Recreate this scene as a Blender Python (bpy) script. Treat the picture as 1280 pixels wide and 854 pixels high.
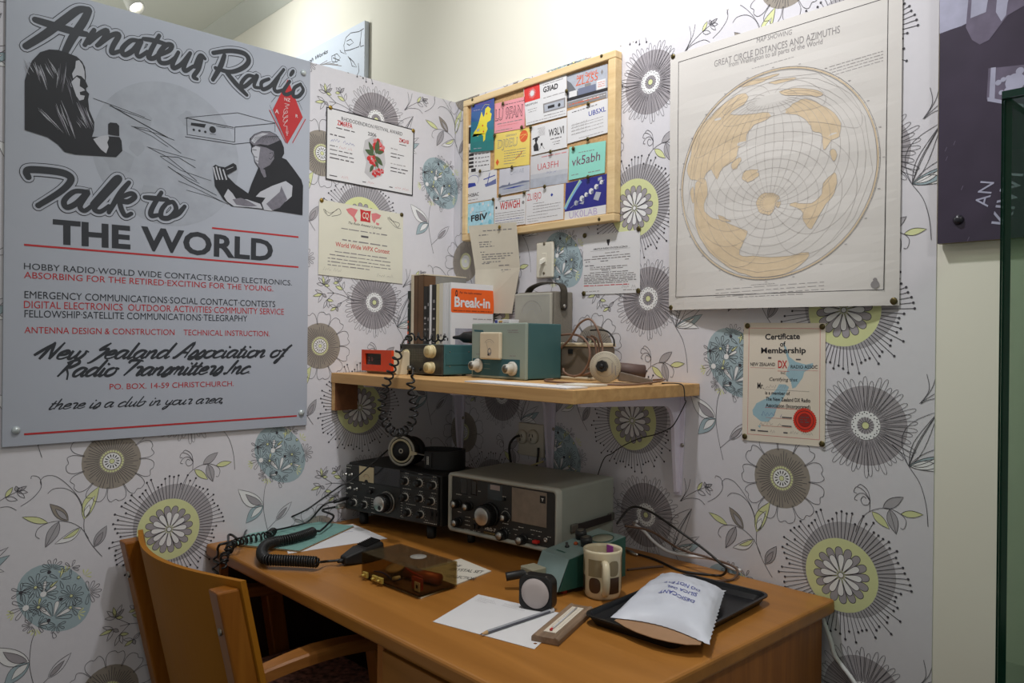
import bpy, bmesh, math, random
from mathutils import Vector, Matrix
random.seed(7)
PI = math.pi
SC = bpy.context.scene
COL = SC.collection
for o in list(bpy.data.objects): bpy.data.objects.remove(o)

# ------------------------------------------------------------------ camera
EYE = 1.28
CAM = Vector((1.94781, -1.56718, EYE))
YAW, PITCH, ROLL, FPX = math.radians(-46.8416), math.radians(-0.0879), math.radians(0.6021), 972.647
_cy, _sy, _cp, _sp = math.cos(YAW), math.sin(YAW), math.cos(PITCH), math.sin(PITCH)
_fw = Vector((_sy*_cp, _cy*_cp, _sp)); _rt = Vector((_cy, -_sy, 0)); _up = _rt.cross(_fw)
_c, _s = math.cos(ROLL), math.sin(ROLL)
RT = _c*_rt + _s*_up; UP = -_s*_rt + _c*_up
cam_d = bpy.data.cameras.new('camera'); cam = bpy.data.objects.new('camera', cam_d); COL.objects.link(cam)
cam_d.sensor_width = 36.0; cam_d.lens = FPX/1280*36.0; cam_d.clip_start = 0.02
cam.matrix_world = Matrix(((RT.x, UP.x, -_fw.x, CAM.x), (RT.y, UP.y, -_fw.y, CAM.y), (RT.z, UP.z, -_fw.z, CAM.z), (0,0,0,1)))
SC.camera = cam
SC.view_settings.view_transform = 'Standard'
SC.view_settings.look = 'None'
SC.view_settings.gamma = 1.0
SC.view_settings.use_curve_mapping = False
SC.view_settings.exposure = 0.0

# ------------------------------------------------------------------ light
W = bpy.data.worlds.new('world'); SC.world = W; W.use_nodes = True
W.node_tree.nodes['Background'].inputs[0].default_value = (1.0, 1.0, 0.95, 1)
W.node_tree.nodes['Background'].inputs[1].default_value = 0.29
def spot(name, loc, target, power, angle=80, blend=0.8, size=0.05, color=(1.0, 0.96, 0.90)):
    d = bpy.data.lights.new(name, 'SPOT'); d.energy = power; d.spot_size = math.radians(angle); d.spot_blend = blend
    d.shadow_soft_size = size; d.color = color
    o = bpy.data.objects.new(name, d); COL.objects.link(o); o.location = loc
    o.rotation_euler = (Vector(target)-Vector(loc)).to_track_quat('-Z', 'Y').to_euler()
    return o
spot('ceiling_spot_light', (0.98, -0.62, 2.66), (0.85, -0.10, 1.35), 58, 125, 0.9, 0.04, (0.975, 0.975, 1.0))
spot('ceiling_spot_light.001', (-0.95, -0.62, 2.66), (-0.80, 0.0, 2.15), 21, 150, 1.0, 0.05, (0.97, 1.0, 1.0))
spot('ceiling_spot_light.002', (1.60, -1.55, 2.66), (0.7, -0.7, 0.8), 12, 115, 0.9, 0.15, (1.0, 0.94, 0.84))
spot('ceiling_spot_light.003', (0.42, -0.68, 2.70), (0.38, 0.0, 2.34), 21, 80, 1.0, 0.05, (0.97, 0.985, 1.0))
spot('ceiling_spot_light.004', (0.80, -0.85, 2.70), (0.0, -0.80, 1.95), 24, 85, 1.0, 0.06, (0.93, 0.97, 1.0))

spot('ceiling_spot_light.005', (2.70, -0.95, 2.66), (0.7, -0.4, 0.95), 30, 75, 0.9, 0.10, (1.0, 0.97, 0.93))
area = bpy.data.lights.new('ceiling_bounce_fill', 'AREA'); area.energy = 16; area.size = 1.2; area.color = (0.98, 1.0, 0.96)  # unseen area light added to brighten the ceiling beyond the partition
ao = bpy.data.objects.new('ceiling_bounce_fill', area); COL.objects.link(ao); ao.location = (-1.7, -1.7, 1.9); ao.rotation_euler = (PI, 0, 0)
def rayd(px, py):
    return RT*((px-640)/FPX) + UP*((427-py)/FPX) + _fw
def onx(px, py, x=0.0):
    r = rayd(px, py); return CAM + r*((x-CAM.x)/r.x)
def ony(px, py, y=0.0):
    r = rayd(px, py); return CAM + r*((y-CAM.y)/r.y)
def onz(px, py, z):
    r = rayd(px, py); return CAM + r*((z-CAM.z)/r.z)

# ------------------------------------------------------------------ materials
MATS = {}
def lin(c):
    return tuple(((v/255)/12.92 if v/255 <= 0.04045 else ((v/255+0.055)/1.055)**2.4) for v in c)
def mat(name, rgb, rough=0.6, metal=0.0, var=0.06, scale=30.0, spec=0.4, bump=0.0, emit=0.0, coat=0.0, stretch=None):
    """plain painted / printed / plastic surface with a slight procedural mottling; rgb in 0..255 albedo"""
    if name in MATS: return MATS[name]
    m = bpy.data.materials.new(name); m.use_nodes = True
    nt = m.node_tree; b = nt.nodes['Principled BSDF']
    c = lin(rgb)
    b.inputs['Roughness'].default_value = rough; b.inputs['Metallic'].default_value = metal
    b.inputs['Specular IOR Level'].default_value = spec
    if coat: b.inputs['Coat Weight'].default_value = coat; b.inputs['Coat Roughness'].default_value = 0.15
    tc = nt.nodes.new('ShaderNodeTexCoord'); nz = nt.nodes.new('ShaderNodeTexNoise'); mp = nt.nodes.new('ShaderNodeMapping')
    nz.inputs['Scale'].default_value = scale; nz.inputs['Detail'].default_value = 3.0
    if stretch: mp.inputs['Scale'].default_value = stretch
    nt.links.new(tc.outputs['Object'], mp.inputs[0]); nt.links.new(mp.outputs[0], nz.inputs['Vector'])
    rp = nt.nodes.new('ShaderNodeValToRGB')
    rp.color_ramp.elements[0].position = 0.3; rp.color_ramp.elements[1].position = 0.7
    rp.color_ramp.elements[0].color = tuple(v*(1-var) for v in c)+(1,)
    rp.color_ramp.elements[1].color = tuple(min(1, v*(1+var)) for v in c)+(1,)
    nt.links.new(nz.outputs['Fac'], rp.inputs[0]); nt.links.new(rp.outputs[0], b.inputs['Base Color'])
    if bump:
        bp = nt.nodes.new('ShaderNodeBump'); bp.inputs['Strength'].default_value = bump; bp.inputs['Distance'].default_value = 0.002
        nt.links.new(nz.outputs['Fac'], bp.inputs['Height']); nt.links.new(bp.outputs[0], b.inputs['Normal'])
    if emit:
        b.inputs['Emission Color'].default_value = c+(1,); b.inputs['Emission Strength'].default_value = emit
    MATS[name] = m; return m
def wood(name, dark, light, rough=0.45, axis=0, scale=6.0, spec=0.4, coat=0.0, rings=7.0):
    if name in MATS: return MATS[name]
    m = bpy.data.materials.new(name); m.use_nodes = True
    nt = m.node_tree; b = nt.nodes['Principled BSDF']
    b.inputs['Roughness'].default_value = rough; b.inputs['Specular IOR Level'].default_value = spec
    if coat: b.inputs['Coat Weight'].default_value = coat; b.inputs['Coat Roughness'].default_value = 0.3
    tc = nt.nodes.new('ShaderNodeTexCoord'); mp = nt.nodes.new('ShaderNodeMapping')
    sc = [rings]*3; sc[axis] = 0.45; mp.inputs['Scale'].default_value = sc
    nt.links.new(tc.outputs['Object'], mp.inputs[0])
    n1 = nt.nodes.new('ShaderNodeTexNoise'); n1.inputs['Scale'].default_value = scale; n1.inputs['Detail'].default_value = 6; n1.inputs['Roughness'].default_value = 0.62
    n1.inputs['Distortion'].default_value = 0.6
    nt.links.new(mp.outputs[0], n1.inputs['Vector'])
    rp = nt.nodes.new('ShaderNodeValToRGB'); rp.color_ramp.elements[0].position = 0.32; rp.color_ramp.elements[1].position = 0.68
    rp.color_ramp.elements[0].color = lin(dark)+(1,); rp.color_ramp.elements[1].color = lin(light)+(1,)
    nt.links.new(n1.outputs['Fac'], rp.inputs[0]); nt.links.new(rp.outputs[0], b.inputs['Base Color'])
    rr = nt.nodes.new('ShaderNodeMapRange'); rr.inputs[3].default_value = rough*0.85; rr.inputs[4].default_value = min(1, rough*1.2)
    nt.links.new(n1.outputs['Fac'], rr.inputs[0]); nt.links.new(rr.outputs[0], b.inputs['Roughness'])
    MATS[name] = m; return m
def pane(name, tint, solid, fac, rough=0.05):
    """thin clear sheet: tinted see-through mixed with a glossy surface of colour solid"""
    if name in MATS: return MATS[name]
    m = mat(name, solid, rough, var=0.03); nt = m.node_tree; b = nt.nodes['Principled BSDF']; out = nt.nodes['Material Output']
    tr = nt.nodes.new('ShaderNodeBsdfTransparent'); tr.inputs[0].default_value = lin(tint)+(1,)
    mx = nt.nodes.new('ShaderNodeMixShader'); fr = nt.nodes.new('ShaderNodeMath'); fr.operation = 'POWER'; lw = nt.nodes.new('ShaderNodeLayerWeight'); nt.links.new(lw.outputs['Facing'], fr.inputs[0]); fr.inputs[1].default_value = 4.0
    ad = nt.nodes.new('ShaderNodeMath'); ad.operation = 'ADD'; ad.use_clamp = True; ad.inputs[1].default_value = fac
    nt.links.new(fr.outputs[0], ad.inputs[0]); nt.links.new(ad.outputs[0], mx.inputs[0]); nt.links.new(tr.outputs[0], mx.inputs[1]); nt.links.new(b.outputs[0], mx.inputs[2]); nt.links.new(mx.outputs[0], out.inputs[0])
    return m
def glass(name, rgb, rough=0.02, ior=1.45):
    if name in MATS: return MATS[name]
    m = mat(name, rgb, rough, var=0.0); b = m.node_tree.nodes['Principled BSDF']
    b.inputs['Transmission Weight'].default_value = 1.0; b.inputs['IOR'].default_value = ior
    return m

# ------------------------------------------------------------------ mesh building
class MB:
    def __init__(s): s.v = []; s.f = []; s.m = []; s.sm = []; s.mats = []
    def mi(s, m):
        if m not in s.mats: s.mats.append(m)
        return s.mats.index(m)
    def add(s, vs, fs, m, smooth=False):
        n = len(s.v); i = s.mi(m)
        s.v += [tuple(p) for p in vs]
        for f in fs: s.f.append(tuple(a+n for a in f)); s.m.append(i); s.sm.append(smooth)
        return s
    def bm(s, b, m, smooth=False, M=None):
        b.verts.ensure_lookup_table(); b.verts.index_update()
        s.add([(M @ v.co if M else v.co) for v in b.verts], [[v.index for v in f.verts] for f in b.faces], m, smooth); b.free(); return s
    def box(s, lo, hi, m, bev=0.0, seg=2, M=None, smooth=False):
        b = bmesh.new(); bmesh.ops.create_cube(b, size=1)
        c = [(lo[i]+hi[i])/2 for i in range(3)]; d = [abs(hi[i]-lo[i]) for i in range(3)]
        for v in b.verts: v.co = Vector([c[i]+v.co[i]*d[i] for i in range(3)])
        if bev: bmesh.ops.bevel(b, geom=list(b.edges), offset=min(bev, min(d)*0.49), segments=seg, affect='EDGES', profile=0.5, clamp_overlap=True)
        return s.bm(b, m, smooth, M)
    def hexa(s, pts, m, bev=0.0, M=None):
        """8 points: bottom ring (4) then top ring (4)"""
        b = bmesh.new(); vs = [b.verts.new(p) for p in pts]
        for q in ((3,2,1,0),(4,5,6,7),(0,1,5,4),(1,2,6,5),(2,3,7,6),(3,0,4,7)): b.faces.new([vs[i] for i in q])
        if bev: bmesh.ops.bevel(b, geom=list(b.edges), offset=bev, segments=2, affect='EDGES', profile=0.5, clamp_overlap=True)
        return s.bm(b, m, False, M)
    def prism(s, poly, d0, d1, axis, m, bev=0.0, M=None, smooth=False):
        """polygon (a,b) extruded along axis 0/1/2"""
        def P(a, b_, d): return {0: (d, a, b_), 1: (a, d, b_), 2: (a, b_, d)}[axis]
        b = bmesh.new(); n = len(poly)
        lo = [b.verts.new(P(*p, d0)) for p in poly]; hi = [b.verts.new(P(*p, d1)) for p in poly]
        b.faces.new(lo[::-1]); b.faces.new(hi)
        for i in range(n): b.faces.new((lo[i], lo[(i+1) % n], hi[(i+1) % n], hi[i]))
        bmesh.ops.recalc_face_normals(b, faces=list(b.faces))
        if bev: bmesh.ops.bevel(b, geom=list(b.edges), offset=bev, segments=2, affect='EDGES', profile=0.5, clamp_overlap=True)
        return s.bm(b, m, smooth, M)
    def lathe(s, prof, m, M=None, n=32, smooth=True, cap=True):
        """profile (r, h) revolved about +z"""
        vs = []; fs = []
        for r, h in prof:
            for k in range(n): a = 2*PI*k/n; vs.append(Vector((r*math.cos(a), r*math.sin(a), h)))
        for i in range(len(prof)-1):
            for k in range(n): fs.append((i*n+k, i*n+(k+1) % n, (i+1)*n+(k+1) % n, (i+1)*n+k))
        if cap:
            fs.append(tuple(range(n))[::-1]); fs.append(tuple((len(prof)-1)*n+k for k in range(n)))
        if M: vs = [M @ v for v in vs]
        return s.add(vs, fs, m, smooth)
    def tube(s, pts, r, m, n=8, smooth=True, M=None):
        pts = [Vector(p) for p in pts]; vs = []; fs = []; N = None
        for i, p in enumerate(pts):
            t = (pts[min(i+1, len(pts)-1)]-pts[max(i-1, 0)])
            t = t.normalized() if t.length > 1e-9 else Vector((0,0,1))
            if N is None:
                N = t.orthogonal().normalized()
            else:
                N = (N - t*N.dot(t)); N = N.normalized() if N.length > 1e-6 else t.orthogonal().normalized()
            B = t.cross(N); rr = r[i] if isinstance(r, (list, tuple)) else r
            for k in range(n): a = 2*PI*k/n; vs.append(p+(N*math.cos(a)+B*math.sin(a))*rr)
        for i in range(len(pts)-1):
            for k in range(n): fs.append((i*n+k, i*n+(k+1) % n, (i+1)*n+(k+1) % n, (i+1)*n+k))
        fs.append(tuple(range(n))[::-1]); fs.append(tuple((len(pts)-1)*n+k for k in range(n)))
        if M: vs = [M @ v for v in vs]
        return s.add(vs, fs, m, smooth)
    def build(s, name, parent=None, origin=None, smooth=False):
        if parent is None:
            if origin is None:
                xs, ys, zs = zip(*s.v)
                origin = ((min(xs)+max(xs))/2, (min(ys)+max(ys))/2, min(zs))
        else: origin = origin or (0,0,0)
        ox, oy, oz = origin
        me = bpy.data.meshes.new(name)
        me.from_pydata([(x-ox, y-oy, z-oz) for x, y, z in s.v], [], s.f)
        for m in s.mats: me.materials.append(m)
        me.polygons.foreach_set('material_index', s.m); me.polygons.foreach_set('use_smooth', s.sm)
        me.update()
        o = bpy.data.objects.new(name, me); COL.objects.link(o)
        if parent is not None: o.parent = parent
        o.location = origin
        return o
def tag(o, label=None, cat=None, group=None, kind=None):
    if label: o['label'] = label
    if cat: o['category'] = cat
    if group: o['group'] = group
    if kind: o['kind'] = kind
    return o
def empty(name, loc, rz=0.0, label=None, cat=None, group=None):
    o = bpy.data.objects.new(name, None); COL.objects.link(o); o.location = loc; o.rotation_euler = (0, 0, rz)
    o.empty_display_size = 0.05
    return tag(o, label, cat, group)
def T(loc, rz=0.0, rx=0.0, ry=0.0):
    return Matrix.Translation(Vector(loc)) @ Matrix.Rotation(rz, 4, 'Z') @ Matrix.Rotation(rx, 4, 'X') @ Matrix.Rotation(ry, 4, 'Y')
def catmull(pts, n=6, closed=False):
    P = [Vector(p) for p in pts]; out = []
    N = len(P)
    rng = range(N if closed else N-1)
    for i in rng:
        if closed: a, b, c, d = P[(i-1) % N], P[i], P[(i+1) % N], P[(i+2) % N]
        else: a, b, c, d = P[max(i-1, 0)], P[i], P[i+1], P[min(i+2, N-1)]
        for k in range(n):
            t = k/n
            out.append(0.5*((2*b)+(c-a)*t+(2*a-5*b+4*c-d)*t*t+(3*b-a-3*c+d)*t*t*t))
    if not closed: out.append(P[-1])
    return out

# flat printing: shapes drawn in a plane frame (o, u, v, n) and added to a MB, each layer a hair in front of the last
_tc = {}
def text_mesh(txt, bold=0.0, shear=0.0):
    k = (txt, bold, shear)
    if k in _tc: return _tc[k]
    cu = bpy.data.curves.new('t', 'FONT'); cu.body = txt; cu.size = 1.0; cu.offset = bold; cu.shear = shear; cu.resolution_u = 3
    o = bpy.data.objects.new('t', cu); COL.objects.link(o)
    dg = bpy.context.evaluated_depsgraph_get(); me = bpy.data.meshes.new_from_object(o.evaluated_get(dg))
    vs = [(v.co.x, v.co.y) for v in me.vertices]; fs = [tuple(p.vertices) for p in me.polygons]
    bpy.data.objects.remove(o); bpy.data.curves.remove(cu); bpy.data.meshes.remove(me)
    _tc[k] = (vs, fs); return _tc[k]
class Sheet:
    def __init__(s, mb, o, u, v, clip=None, f=None, eps=0.0002):
        s.eps = eps; s.k = 0; s.ramp = eps*0.12
        s.mb = mb; s.o = Vector(o); s.u = Vector(u); s.v = Vector(v); s.n = s.u.cross(s.v).normalized(); s.clip = clip; s.fn = f
    def P(s, a, b, layer):
        e = s.eps*(layer+(s.k % 30)*0.02)      # every printed shape sits a hair above the one before it
        if s.fn: return s.fn(a, b) + s.n*e
        return s.o + s.u*a + s.v*b + s.n*e
    def poly(s, pts, m, layer=1):
        if s.clip:
            pts = clip_poly(pts, s.clip)
            if len(pts) < 3: return
        A = sum(pts[i][0]*pts[(i+1) % len(pts)][1]-pts[(i+1) % len(pts)][0]*pts[i][1] for i in range(len(pts)))
        if abs(A) < 1e-12: return
        if A < 0: pts = pts[::-1]
        s.k += 1
        s.mb.add([s.P(a, b, layer) for a, b in pts], [tuple(range(len(pts)))], m)
    def rect(s, a0, b0, a1, b1, m, layer=1): s.poly([(a0,b0),(a1,b0),(a1,b1),(a0,b1)], m, layer)
    def disc(s, c, r, m, layer=1, n=28, ry=None, rot=0.0):
        ry = ry or r; cr, sr = math.cos(rot), math.sin(rot)
        s.poly([(c[0]+r*math.cos(t)*cr-ry*math.sin(t)*sr, c[1]+r*math.cos(t)*sr+ry*math.sin(t)*cr) for t in (2*PI*k/n for k in range(n))], m, layer)
    def stroke(s, pts, w, m, layer=1, taper=None, closed=False):
        """ribbon along 2-D points; w width or function of 0..1"""
        P = [Vector((p[0], p[1])) for p in pts]
        Q = [P[0]]
        for p in P[1:]:
            if (p-Q[-1]).length > 1e-6: Q.append(p)
        P = Q
        if closed: P = P+[P[0]]
        if len(P) < 2: return
        L = []; R = []; n = len(P)
        for i in range(n):
            if closed and i in (0, n-1): d = (P[1]-P[0]).normalized()+(P[n-1]-P[n-2]).normalized()
            else:
                d = Vector((0,0))
                if i > 0: d += (P[i]-P[i-1]).normalized()
                if i < n-1: d += (P[i+1]-P[i]).normalized()
            if d.length < 1e-6: d = (P[min(i+1,n-1)]-P[max(i-1,0)])
            if d.length < 1e-9: d = Vector((1,0))
            d.normalize(); nn = Vector((-d.y, d.x)); ww = (w(i/(n-1)) if callable(w) else w)/2
            L.append(P[i]+nn*ww); R.append(P[i]-nn*ww)
        if s.clip:
            for i in range(n-1): s.poly([tuple(R[i]), tuple(R[i+1]), tuple(L[i+1]), tuple(L[i])], m, layer)
        else:
            s.k += 1; dz = [s.n*(s.ramp*i/n) for i in range(n)]
            vs = [s.P(*p, layer)+dz[i] for i, p in enumerate(R)]+[s.P(*p, layer)+dz[i] for i, p in enumerate(L)]
            s.mb.add(vs, [(i, i+1, n+i+1, n+i) for i in range(n-1)], m)
    def ring(s, c, r, w, m, layer=1, n=36, ry=None):
        ry = ry or r
        s.stroke([(c[0]+r*math.cos(2*PI*k/n), c[1]+ry*math.sin(2*PI*k/n)) for k in range(n)], w, m, layer, closed=True)
    def text(s, txt, a, b, h, m, layer=1, width=None, bold=0.0, shear=0.0, align='l', rot=0.0):
        """h = cap height; width squeezes the line to that length"""
        vs, fs = text_mesh(txt, bold, shear)
        if not vs: return
        x0 = min(p[0] for p in vs); x1 = max(p[0] for p in vs)
        sy = h/0.69; sx = sy if width is None else width/(x1-x0)
        wd = (x1-x0)*sx; off = {'l': 0, 'c': -wd/2, 'r': -wd}[align]
        cr, sr = math.cos(rot), math.sin(rot)
        out = []
        for x, y in vs:
            X = (x-x0)*sx+off; Y = y*sy
            out.append(s.P(a+X*cr-Y*sr, b+X*sr+Y*cr, layer))
        s.mb.add(out, fs, m)
    def scrawl(s, a0, a1, b, h, m, layer=1, rnd=None, word=6, w=None):
        """an illegible line of small print: short broken dashes"""
        r = rnd or random; x = a0
        while x < a1-h*0.5:
            L = min(h*r.uniform(1.0, word), a1-x)
            s.rect(x, b, x+L, b+h*r.uniform(0.45, 0.7), m, layer)
            x += L+h*r.uniform(0.5, 0.9)
    def hand(s, a0, a1, b, h, m, layer=1, w=0.0006, rnd=None):
        """a line of illegible handwriting"""
        r = rnd or random; x = a0
        while x < a1:
            L = r.uniform(2, 5)*h; pts = []; k = 0; xx = x
            while xx < min(x+L, a1):
                pts.append((xx, b+(r.uniform(0.3, 1.0) if k % 2 else r.uniform(-0.1, 0.15))*h)); xx += h*r.uniform(0.25, 0.45); k += 1
            if len(pts) > 1: s.stroke(pts, w, m, layer)
            x += L+h*0.7
def clip_poly(pts, r):
    x0, y0, x1, y1 = r
    for ax, lim, sg in ((0, x0, 1), (0, x1, -1), (1, y0, 1), (1, y1, -1)):
        out = []
        for i in range(len(pts)):
            p, q = pts[i], pts[(i+1) % len(pts)]
            ip = (p[ax]-lim)*sg >= 0; iq = (q[ax]-lim)*sg >= 0
            if ip: out.append(p)
            if ip != iq:
                t = (lim-p[ax])/(q[ax]-p[ax]); out.append((p[0]+(q[0]-p[0])*t, p[1]+(q[1]-p[1])*t))
        pts = out
        if not pts: return []
    return pts
# ------------------------------------------------------------------ setting
M_cream = mat('cream_wall_paint', (226, 222, 208), 0.85, var=0.015, scale=3)
M_ceil = mat('ceiling_paint', (214, 215, 204), 0.9, var=0.01, scale=3)
M_paper = mat('wallpaper_ground', (208, 206, 211), 0.7, var=0.012, scale=60)
M_line = mat('wallpaper_ink', (66, 64, 70), 0.7, var=0.03)
M_wgrey = mat('wallpaper_grey', (158, 153, 157), 0.7, var=0.02)
M_wtaupe = mat('wallpaper_taupe', (146, 138, 128), 0.7, var=0.02)
M_wteal = mat('wallpaper_teal', (158, 176, 182), 0.7, var=0.02)
M_wyell = mat('wallpaper_lime', (208, 212, 158), 0.7, var=0.02)
M_wwhite = mat('wallpaper_white', (226, 226, 226), 0.7, var=0.01)
M_wleaf = mat('wallpaper_leaf_grey', (165, 162, 166), 0.7, var=0.02)
H = 2.04            # height of the wallpaper and of the left partition
XR = 1.43           # right edge of the wallpaper
CEIL = 2.80

LA, LV = 0.534, 0.537                                      # wallpaper repeat: width and height, half drop
A0 = (0.770, 0.107); B0 = (0.724, -0.200); C0 = (1.128, -0.29); D0 = (0.477, 0.225)
def RW(px, py): p = ony(px, py); return (p.x, p.z-EYE)
def LW(px, py): p = onx(px, py); return (p.y, p.z-EYE)
def rel(fn, ref, ox, oy, sc):
    r = fn(*ref)
    def g(x, y): q = fn(ox+x/sc, oy+y/sc); return (q[0]-r[0], q[1]-r[1])
    return g
TILE = []            # (kind, data, material, layer) in metres about each anchor
def t_poly(pts, m, layer): TILE.append(('p', pts, m, layer))
def t_line(pts, w=0.0012, m=None, layer=6, closed=False): TILE.append(('s', pts, m or M_line, layer, w, closed))
def off(a, pts): return [(a[0]+p[0], a[1]+p[1]) for p in pts]
def circ(c, r, n=28, ry=None): return [(c[0]+r*math.cos(2*PI*k/n), c[1]+(ry or r)*math.sin(2*PI*k/n)) for k in range(n)]
def smooth(pts, n=5, closed=False): return [(p[0], p[1]) for p in catmull([(p[0], p[1], 0) for p in pts], n, closed)]
def petal(c, ang, r0, r1, w, n=9):
    """closed loop petal from radius r0 to r1, width w near the tip"""
    d = (math.cos(ang), math.sin(ang)); e = (-d[1], d[0]); out = []
    for k in range(n+1):
        t = 1-(1-k/n)**1.7; r = r0+(r1-r0)*t; ww = w*0.5*(t**0.85)*math.sqrt(max(0.0, 1-t**5)) if 0 < t < 1 else 0
        out.append((r, ww))
    return [(c[0]+d[0]*r+e[0]*q, c[1]+d[1]*r+e[1]*q) for r, q in out]+[(c[0]+d[0]*r-e[0]*q, c[1]+d[1]*r-e[1]*q) for r, q in out[-2:0:-1]]
def leafs(base, tip, w, bend=0.0, n=8):
    bx, by = base; dx, dy = tip[0]-bx, tip[1]-by; L = math.hypot(dx, dy); e = (-dy/L, dx/L); up = []; dn = []
    for k in range(n+1):
        t = k/n; q = w*math.sin(PI*t**0.85)*0.5; c = bend*L*math.sin(PI*t)
        up.append((bx+dx*t+e[0]*(c+q), by+dy*t+e[1]*(c+q))); dn.append((bx+dx*t+e[0]*(c-q), by+dy*t+e[1]*(c-q)))
    return up+dn[-2:0:-1]
def t_leaf(base, tip, w, fill=None, inner=None, bend=0.0, inner_scale=0.62, veins=0):
    pts = leafs(base, tip, w, bend)
    if fill: t_poly(pts, fill, 3)
    t_line(pts, 0.0010, closed=True)
    if inner or veins:
        b2 = (base[0]+(tip[0]-base[0])*0.06, base[1]+(tip[1]-base[1])*0.06); t2 = (base[0]+(tip[0]-base[0])*inner_scale*1.15, base[1]+(tip[1]-base[1])*inner_scale*1.15)
        p2 = leafs(b2, t2, w*0.5, bend)
        if inner: t_poly(p2, inner, 4); t_line(p2, 0.001, closed=True)
    if veins:
        t_line([base, tip], 0.0009)
rw = random.Random(3)
# A: grey disc, long looped petals, speckled white eye
t_poly(circ(A0, 0.079, 36), M_wgrey, 1)
for k in range(44):
    a = 2*PI*k/44+rw.uniform(-0.04, 0.04); t_line(petal(A0, a, 0.027, rw.uniform(0.088, 0.104), 0.0125), 0.0008, closed=True)
t_poly(circ(A0, 0.0285, 28), M_wwhite, 7)
t_poly(circ(A0, 0.0165, 20), M_wgrey, 8)
for k in range(34):
    a = 2*PI*k/34; r = 0.0235+0.003*(k % 2)+rw.uniform(-.001, .001)
    c = (A0[0]+r*math.cos(a), A0[1]+r*math.sin(a)); t_poly(circ(c, 0.0014, 6), M_line, 9)
    if k % 2: t_line([(A0[0]+0.008*math.cos(a), A0[1]+0.008*math.sin(a)), (A0[0]+0.0175*math.cos(a), A0[1]+0.0175*math.sin(a))], 0.0011, layer=9)
t_poly(circ(A0, 0.0072, 14), M_wyell, 10); t_line(circ(A0, 0.0072, 14), 0.001, layer=11, closed=True)
# B: lime disc, pin-headed rays, double daisy
cB = (B0[0]+0.012, B0[1]+0.014)
t_poly(circ(cB, 0.095, 36), M_wleaf, 1)
t_poly(circ(B0, 0.074, 36), M_wyell, 2)
for k in range(76):
    a = 2*PI*k/76; r1 = rw.choice((0.112, 0.122, 0.13))+rw.uniform(-.004, .006); w = 0.0012
    p0 = (B0[0]+0.0745*math.cos(a), B0[1]+0.0745*math.sin(a)); p1 = (B0[0]+r1*math.cos(a), B0[1]+r1*math.sin(a))
    t_line([p0, p1], w); t_poly(circ(p1, 0.0026, 7), M_line, 7)
for k in range(16):
    q = petal(B0, 2*PI*k/16+0.1, 0.01, 0.057, 0.0225); t_poly(q, M_wgrey, 3); t_line(q, 0.0011, layer=4, closed=True)
for k in range(12):
    q = petal(B0, 2*PI*k/12, 0.005, 0.042, 0.0185); t_poly(q, M_wwhite, 5); t_line(q, 0.0010, layer=6, closed=True)
t_poly(circ(B0, 0.0055, 10), M_wwhite, 7); t_line(circ(B0, 0.0055, 10), 0.0011, layer=8, closed=True)
# C: taupe disc with broad white petal outlines
n = 11
for k in range(n):
    a0 = 2*PI*k/n; da = 2*PI/n; P = []
    for t, r in ((0.03, 0.06), (0.05, 0.082), (0.2, 0.094), (0.42, 0.09), (0.55, 0.095), (0.8, 0.093), (0.95, 0.08), (0.97, 0.06)):
        P.append((C0[0]+r*math.cos(a0+t*da), C0[1]+r*math.sin(a0+t*da)))
    t_line(smooth(P, 4), 0.0010)
t_poly(circ(C0, 0.064, 32), M_wtaupe, 1)
for k in range(52):
    a = 2*PI*k/52; r1 = rw.uniform(0.045, 0.066)
    t_line([(C0[0]+0.028*math.cos(a), C0[1]+0.028*math.sin(a)), (C0[0]+r1*math.cos(a+0.05), C0[1]+r1*math.sin(a+0.05))], 0.0011, layer=3)
for k in range(26):
    a = 2*PI*k/26; t_poly(circ((C0[0]+0.0235*math.cos(a), C0[1]+0.0235*math.sin(a)), 0.0026, 7), M_wyell, 4)
t_poly(circ(C0, 0.019, 22), M_wwhite, 5)
for k in range(14): t_poly(petal(C0, 2*PI*k/14, 0.007, 0.0165, 0.0042, 5), M_line, 6)
t_poly(circ(C0, 0.0055, 12), M_wyell, 6); t_line(circ(C0, 0.0055, 12), 0.001, layer=7, closed=True)
# D: teal globe of daisies (traced on the left wall instance)
g = rel(LW, (66.2, 751), 0, 540, 2.72); gD = lambda x, y: (D0[0]+g(x, y)[0], D0[1]+g(x, y)[1])
t_poly([gD(180+127*math.cos(t)-10*math.sin(t), 575-115*math.sin(t)) for t in (2*PI*k/30 for k in range(30))], M_wteal, 1)
ux = (g(181, 575)[0]-g(180, 575)[0])
def daisy(x, y, r, np_, a0, a1, fills=(), col=None):
    c = gD(x, y)
    for k in range(np_):
        a = math.radians(a0+(a1-a0)*k/max(1, np_-1)); q = petal(c, a, r*0.12*ux, r*ux, r*0.34*ux, 7)
        if k in fills: t_poly(q, col or M_wwhite, 3)
        t_line(q, 0.0009, closed=True)
daisy(175, 478, 40, 6, 0, 180); daisy(240, 472, 30, 6, 0, 330); daisy(120, 535, 46, 9, 0, 320); daisy(240, 567, 44, 10, 0, 324)
daisy(200, 512, 40, 6, 0, 360, (1, 3), M_wyell); daisy(300, 556, 46, 7, -100, 100, ()); daisy(68, 556, 34, 6, 20, 340); daisy(85, 607, 52, 7, 60, 320)
daisy(128, 607, 34, 9, 0, 320, (2,), M_wyell); daisy(145, 563, 50, 6, -30, 110, (2, 4)); daisy(178, 645, 66, 6, -5, 130, (1, 3, 5))
daisy(103, 668, 30, 6, 90, 290); daisy(125, 668, 36, 5, -60, 60, (2,)); daisy(190, 668, 32, 6, 150, 370); daisy(240, 607, 40, 4, -60, 60, (1,))
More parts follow.
